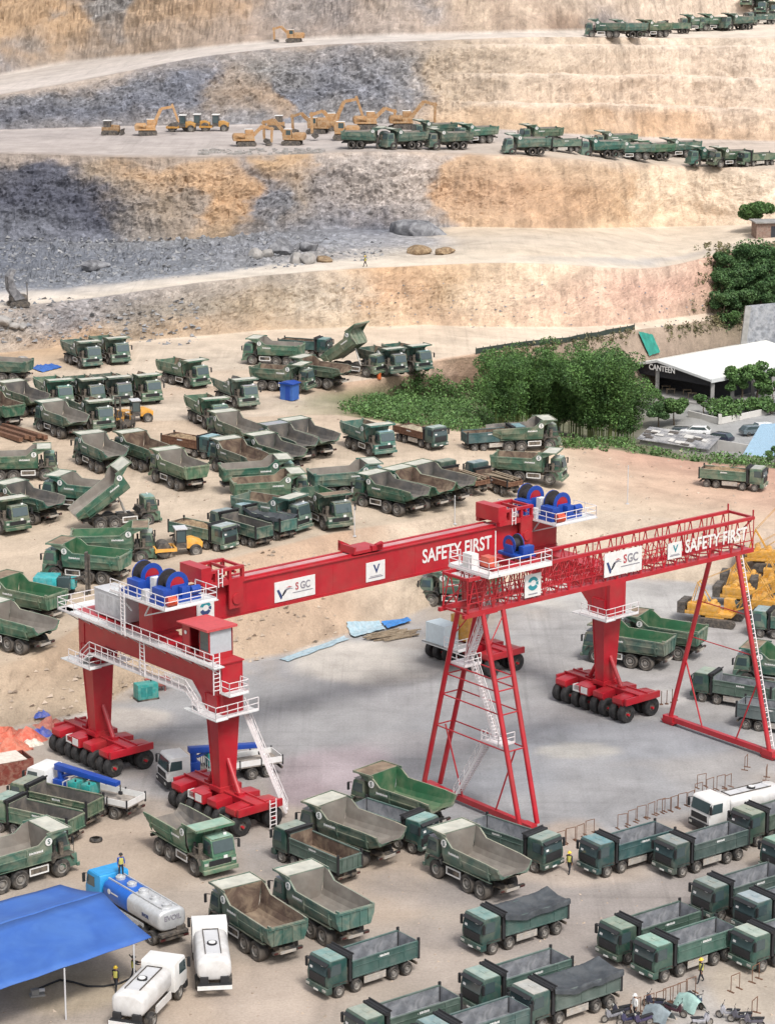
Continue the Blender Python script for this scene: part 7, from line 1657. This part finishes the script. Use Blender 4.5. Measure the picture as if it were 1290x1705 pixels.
for x, y, az, c, lab in ((1158, 716, 165, (1.5, 1.5, 1.5), 'white parked car behind the corrugated shed roof'), (1128, 712, 165, (.1, .1, .12), 'black parked car at the left behind the corrugated shed roof'), (1196, 728, 140, (.06, .07, .12), 'dark blue car beside the corrugated shed corner'), (1256, 716, 20, (.25, .32, .36), 'grey blue car next to the pale blue shelter'), (1276, 711, 20, (1.5, 1.5, 1.5), 'white car farthest right beside the pale blue shelter')):
    o = copy_tree(car0); o.location = spot(x, y, .7, ZL); o.location.z = gz(o.location.x, o.location.y); o.rotation_euler = (0, 0, R(az)); tag(o, lab, 'car', 'cars parked near the canteen'); tint(o, c+(1,))
_rm(car0)
q = [spot(1062, 559), spot(1086, 560), spot(1098, 592), spot(1080, 596)]
b = MB(); n = 8; rr = random.Random(2)
for i in range(n+1):
    for j in range(n+1):
        u, v = i/n, j/n; p = (q[0]*(1-u)+q[1]*u)*(1-v)+(q[3]*(1-u)+q[2]*u)*v; b.v.append((p.x, p.y-.5+rr.uniform(-.1, .1), max(p.z, gz(p.x, p.y))+.25+rr.uniform(0, .15)))
b.f = [(i*(n+1)+j, (i+1)*(n+1)+j, (i+1)*(n+1)+j+1, i*(n+1)+j+1) for i in range(n) for j in range(n)]; b.m = [0]*len(b.f)
tag(b.build('shade_net', M['net'], None, ang=60), 'green netting hung over the bank above the canteen', 'net')

# ------------------------------------------------------------------ plants
def leaves(b, c, rx, ry, rz, n, s, rr, wk=.42):
    for _ in range(n):
        while True:
            p = Vector((rr.uniform(-1, 1), rr.uniform(-1, 1), rr.uniform(-1, 1)))
            if .12 < p.length < 1: break
        p = p.normalized()*(p.length**.45)
        q = Vector((c[0]+p.x*rx, c[1]+p.y*ry, c[2]+p.z*rz)); a = Vector((rr.uniform(-1, 1), rr.uniform(-1, 1), rr.uniform(-.9, .4))).normalized(); t = a.orthogonal().normalized(); t = (t*math.cos(rr.random()*6)+a.cross(t)*math.sin(rr.random()*6))
        l = s*rr.uniform(.7, 1.4); w_ = l*wk; b.add([q-t*w_, q+a*l*.5, q+t*w_, q-a*l*.5], [(0, 1, 2, 3)])
def bamboo_mesh(seed, h=11, leafmat='leaf_bamboo'):
    rr = random.Random(seed); t = MB(); l = MB()
    for k in range(15):
        a = rr.random()*6.28; r0 = rr.uniform(.2, 1.3); hh = h*rr.uniform(.65, 1.05); out = rr.uniform(.8, 3.6); pts = []
        for i in range(7): u = i/6; pts.append(Vector((math.cos(a)*(r0+out*u**2.2), math.sin(a)*(r0+out*u**2.2), hh*(u-.12*u**4*out/3))))
        for i in range(6): t.tube(pts[i], pts[i+1], .07*(1-i/8), 5, 0, .07*(1-(i+1)/8))
        for i in range(2, 7):
            p = pts[i]; leaves(l, p, 1.25, 1.25, 1.0, 300, .27, rr, wk=.24)
    return t.data('bamboo_culms', M['culm']), l.data('bamboo_crown', M[leafmat], smooth=False, recalc=False)
def tree_mesh(seed, h, r, leafmat='leaf_dark', clumps=16, ls=.5, lean=.6):
    rr = random.Random(seed); t = MB(); l = MB(); th = h*.45
    pts = [Vector((0, 0, 0)), Vector((rr.uniform(-.2, .2), rr.uniform(-.2, .2), th*.5)), Vector((rr.uniform(-.3, .3), rr.uniform(-.3, .3), th))]
    t.tube(pts[0], pts[1], .22*h/7, 8, 0, .17*h/7); t.tube(pts[1], pts[2], .17*h/7, 8, 0, .12*h/7)
    for k in range(clumps):
        a = rr.random()*6.28; q = rr.uniform(.15, 1)**.6*r; z = th+rr.uniform(-.1, 1)*(h-th)*.9*(1-.35*q/r); c = Vector((math.cos(a)*q, math.sin(a)*q, z))
        t.tube(pts[2]*.8+Vector((0, 0, th*.2)), c, .06*h/7, 5, 0, .02); s = rr.uniform(.55, 1.0)*r*.42; leaves(l, c, s*1.15, s*1.15, s*.8, int(330*s*s+110), ls*.62, rr)
    return t.data('trunk', M['bark']), l.data('crown', M[leafmat], smooth=False, recalc=False)
def plant(name, label, cat, grp, loc, mt, ml, rz=0, s=1.0):
    r = empty(name, loc, rz, label, cat, grp); r.scale = (s, s, s*random.uniform(.9, 1.1))
    inst(mt, 'trunk', r); inst(ml, 'crown', r); return r
BM = [bamboo_mesh(k) for k in (1, 2, 3)]
GB = 'bamboo clumps between the yard and the canteen'
bam = [(835, 715, 1.0, 'leftmost bamboo clump behind the side-on dump truck'), (868, 712, 1.25, 'tall bamboo clump left of the centre of the grove'), (896, 716, 1.15, 'bamboo clump just left of the dark middle gap in the grove'), (925, 722, 1.0, 'darker low bamboo clump in the middle of the grove'), (955, 726, 1.15, 'bamboo clump right of the middle of the grove'), (985, 733, 1.3, 'tall bright bamboo clump in the right half of the grove'), (1010, 738, 1.3, 'tallest bamboo clump near the right end of the grove'), (1040, 738, 1.0, 'rightmost bamboo clump next to the canteen'), (905, 690, 1.1, 'bamboo clump in the back row, left part'), (990, 700, 1.15, 'bamboo clump in the back row, right part'), (950, 695, 1.1, 'bamboo clump in the back row, middle')]
for k, (x, y, s, lab) in enumerate(bam):
    plant('bamboo', lab, 'bamboo', GB, spot(x, y), BM[k % 3][0], BM[k % 3][1], k*1.3, s*.92)
TM = [tree_mesh(11, 6.5, 2.6), tree_mesh(12, 7.5, 3.0), tree_mesh(13, 5.0, 2.2, 'leaf_bush'), tree_mesh(14, 3.2, 1.6, 'leaf_bush', 12, .35), tree_mesh(15, 8.5, 3.4, 'leaf_dark', 13, .5), tree_mesh(16, 6.8, 3.2, 'leaf_bush', 24, .5)]
TR = [(1258, 384, 5, .92, 'lone spreading tree beside the brick hut at the right edge'), (1216, 470, 1, .8, 'dark tree at the upper left of the wooded slope'), (1246, 462, 1, .85, 'dark tree at the top middle of the wooded slope'), (1282, 458, 1, .8, 'dark tree at the top right of the wooded slope'), (1208, 500, 0, .95, 'dark tree at the left of the wooded slope, middle height'), (1244, 500, 1, 1.0, 'dark tree in the centre of the wooded slope'), (1280, 500, 1, 1.0, 'dark tree at the right edge, middle of the wooded slope'), (1204, 530, 0, .8, 'dark tree at the lower left of the wooded slope'), (1228, 530, 0, .9, 'dark tree above the stone retaining wall, left'), (1266, 525, 0, 1.0, 'dark tree above the stone retaining wall, right'), (1216, 548, 3, 1.1, 'low tree at the foot of the wooded slope'),
      (1234, 668, 2, 1.1, 'leafy tree in front of the canteen, left of two'), (1260, 662, 2, 1.2, 'leafy tree in front of the canteen, right of two'), (1088, 678, 3, 1.0, 'small tree at the dark canteen front, left end'), (1172, 690, 3, 1.1, 'small tree in the garden corner by the canteen post'), (1122, 708, 2, .9, 'bright green small tree above the corrugated shed'), (1096, 712, 0, .65, 'dark round tree at the left end of the corrugated shed'), (1286, 672, 2, .8, 'leafy tree in the garden at the right edge'), (1288, 776, 3, .8, 'small round tree in front of the pale blue shelter')]
for k, (x, y, m_, s, lab) in enumerate(TR):
    plant('tree', lab, 'tree', 'trees on the right', spot(x, y), TM[m_][0], TM[m_][1], k*.9, s)
SM = []
for k in range(4):
    rr = random.Random(40+k); t = MB(); l = MB()
    for i in range(9): a = rr.random()*6.28; e = Vector((math.cos(a)*.7, math.sin(a)*.7, rr.uniform(.5, 1.1))); t.tube((0, 0, 0), e, .03, 4); leaves(l, e, .55, .55, .4, 55, .28, rr)
    SM.append((t.data('stems', M['bark']), l.data('foliage', M['leaf_bush' if k < 3 else 'leaf_dry'], smooth=False, recalc=False)))
rs = random.Random(21)
GD = [(1206, 682), (1222, 690), (1240, 684), (1256, 688), (1270, 680), (1284, 690), (1192, 694), (1216, 700)]
for x, y in GD: plant('shrub', 'round green shrub in the garden bed in front of the canteen', 'shrub', 'shrubs in the canteen garden', spot(x, y), *SM[rs.randrange(3)], rz=rs.random()*6, s=rs.uniform(1.1, 1.7))
# the bushy hollow between the yard and the grove: one mass nobody could count
b = MB(); rr = random.Random(77)
poly = [(560, 688), (610, 668), (655, 655), (680, 628), (712, 618), (745, 640), (800, 640), (850, 655), (880, 700), (800, 712), (775, 722), (735, 716), (700, 712), (650, 702)]
poly2 = [(900, 742), (960, 738), (1050, 742), (1068, 752), (1110, 758), (1190, 768), (1230, 768), (1290, 768), (1300, 784), (1240, 778), (1150, 768), (1028, 752)]
def inside(x, y, P_):
    c = False; j = len(P_)-1
    for i in range(len(P_)):
        if (P_[i][1] > y) != (P_[j][1] > y) and x < (P_[j][0]-P_[i][0])*(y-P_[i][1])/(P_[j][1]-P_[i][1])+P_[i][0]: c = not c
        j = i
    return c
n = 0
while n < 620:
    x, y = rr.uniform(550, 1300), rr.uniform(615, 785)
    if inside(x, y, poly) or inside(x, y, poly2):
        p = hit(x, y)
        if p is None: continue
        s = rr.uniform(.5, 1.25); leaves(b, p+Vector((0, 0, s*.5)), s*1.2, s*1.2, s*.8, 75, .26, rr); n += 1
tag(b.build('undergrowth', M['leaf_bush'], None, smooth=False, recalc=False), 'dense green bushes filling the hollow below the dump trucks', 'bushes', kind='stuff')
b = MB(); rr = random.Random(78)
for k in range(230):
    x = rr.uniform(800, 1240); yb_ = float(np.interp(x, [790, 930, 1070, 1150, 1240], [592, 573, 548, 545, 530])); y = yb_+abs(rr.gauss(0, 10))-2
    if 1055 < x < 1105: continue
    p = hit(x, y)
    if p is None: continue
    s = rr.uniform(.25, .7); leaves(b, p+Vector((0, 0, s*.6)), s, s, s*.9, 22, .26, rr)
for k in range(170):
    x, y = 1212-abs(rr.gauss(0, 22)), rr.uniform(405, 545); p = hit(x, y)
    if p: s = rr.uniform(.3, .8); leaves(b, p+Vector((0, 0, s*.6)), s, s, s*.8, 24, .28, rr)
tag(b.build('scrub', M['leaf_dry'], None, smooth=False, recalc=False), 'dry scrub growing along the top of the earth bank', 'scrub', kind='stuff')
b = MB(); rr = random.Random(79); n = 0
poly3 = [(1196, 440), (1230, 415), (1300, 410), (1310, 520), (1250, 520), (1236, 552), (1205, 552), (1190, 500)]
while n < 330:
    x, y = rr.uniform(1185, 1310), rr.uniform(405, 555)
    if inside(x, y, poly3):
        p = hit(x, y)
        if p is None: continue
        s = rr.uniform(.5, 1.3); leaves(b, p+Vector((0, 0, s*.6)), s*1.2, s*1.2, s, 70, .3, rr); n += 1
tag(b.build('thicket', M['leaf_dark'], None, smooth=False, recalc=False), 'dark thicket covering the wooded slope under the trees', 'thicket', kind='stuff')
# netting fence along the bank top
b = MB(); prev = None
for x in range(792, 1066, 12):
    y = float(np.interp(x, [790, 850, 930, 1000, 1070], [592, 582, 572, 560, 547])); p = spot(x, y+2); b.tube(p, p+Vector((0, 0, 1.1)), .05, 5)
    if prev: b.add([prev+Vector((0, 0, .1)), p+Vector((0, 0, .1)), p+Vector((0, 0, .9)), prev+Vector((0, 0, .9))], [(0, 1, 2, 3)])
    prev = p
tag(b.build('net_fence', simple('dark_fence_net', (.035, .05, .04), .9, var=.4), None, smooth=False, recalc=False), 'low dark netting fence along the top of the earth bank', 'fence')

# loose stones and clods strewn over the ground: one mass
b = MB(); rr = random.Random(91)
def strew(n, x0, x1, y0, y1, s0, s1, ok=None):
    for _ in range(n):
        x, y = rr.uniform(x0, x1), rr.uniform(y0, y1)
        if ok and not ok(x, y): continue
        p = hit(x, y)
        if p is None: continue
        s = s0+(s1-s0)*rr.random()**3; q = [p+Vector((rr.uniform(-1, 1)*s, rr.uniform(-1, 1)*s, rr.uniform(-.3, .9)*s)) for _ in range(6)]
        q[0].z = p.z+s*.7; q[1] = p+Vector((s, 0, 0)); q[2] = p+Vector((-.5*s, .8*s, 0)); q[3] = p+Vector((-.5*s, -.8*s, 0))
        b.add(q[:4], [(0, 1, 2), (0, 2, 3), (0, 3, 1)])
strew(900, 0, 1290, 1380, 1705, .03, .16); strew(700, 0, 800, 600, 900, .05, .3); strew(500, 800, 1290, 740, 930, .05, .3)
strew(900, 0, 560, 890, 1200, .06, .4, lambda x, y: 1120-.33*x-60 < y < 1225-.33*x+20)
tag(b.build('loose_stones', simple('clods', (.40, .32, .25), .95, var=.5, scale=.3), None, smooth=False), 'small stones and clods strewn over the bare ground', 'stones', kind='stuff')
b = MB(); strew(2600, 0, 640, 395, 490, .10, .6, lambda x, y: y < 500-.09*x-12); strew(500, 0, 330, 495, 575, .1, .6); strew(250, 560, 1190, 470, 545, .1, .35)
tag(b.build('blasted_rubble', simple('rubble_grey', (.16, .165, .18), .95, var=.6, scale=.35, dirt=(.34, .335, .33), dirt_amt=.9), None, smooth=False), 'blasted grey rubble strewn below the dark quarry face', 'rubble', kind='stuff')
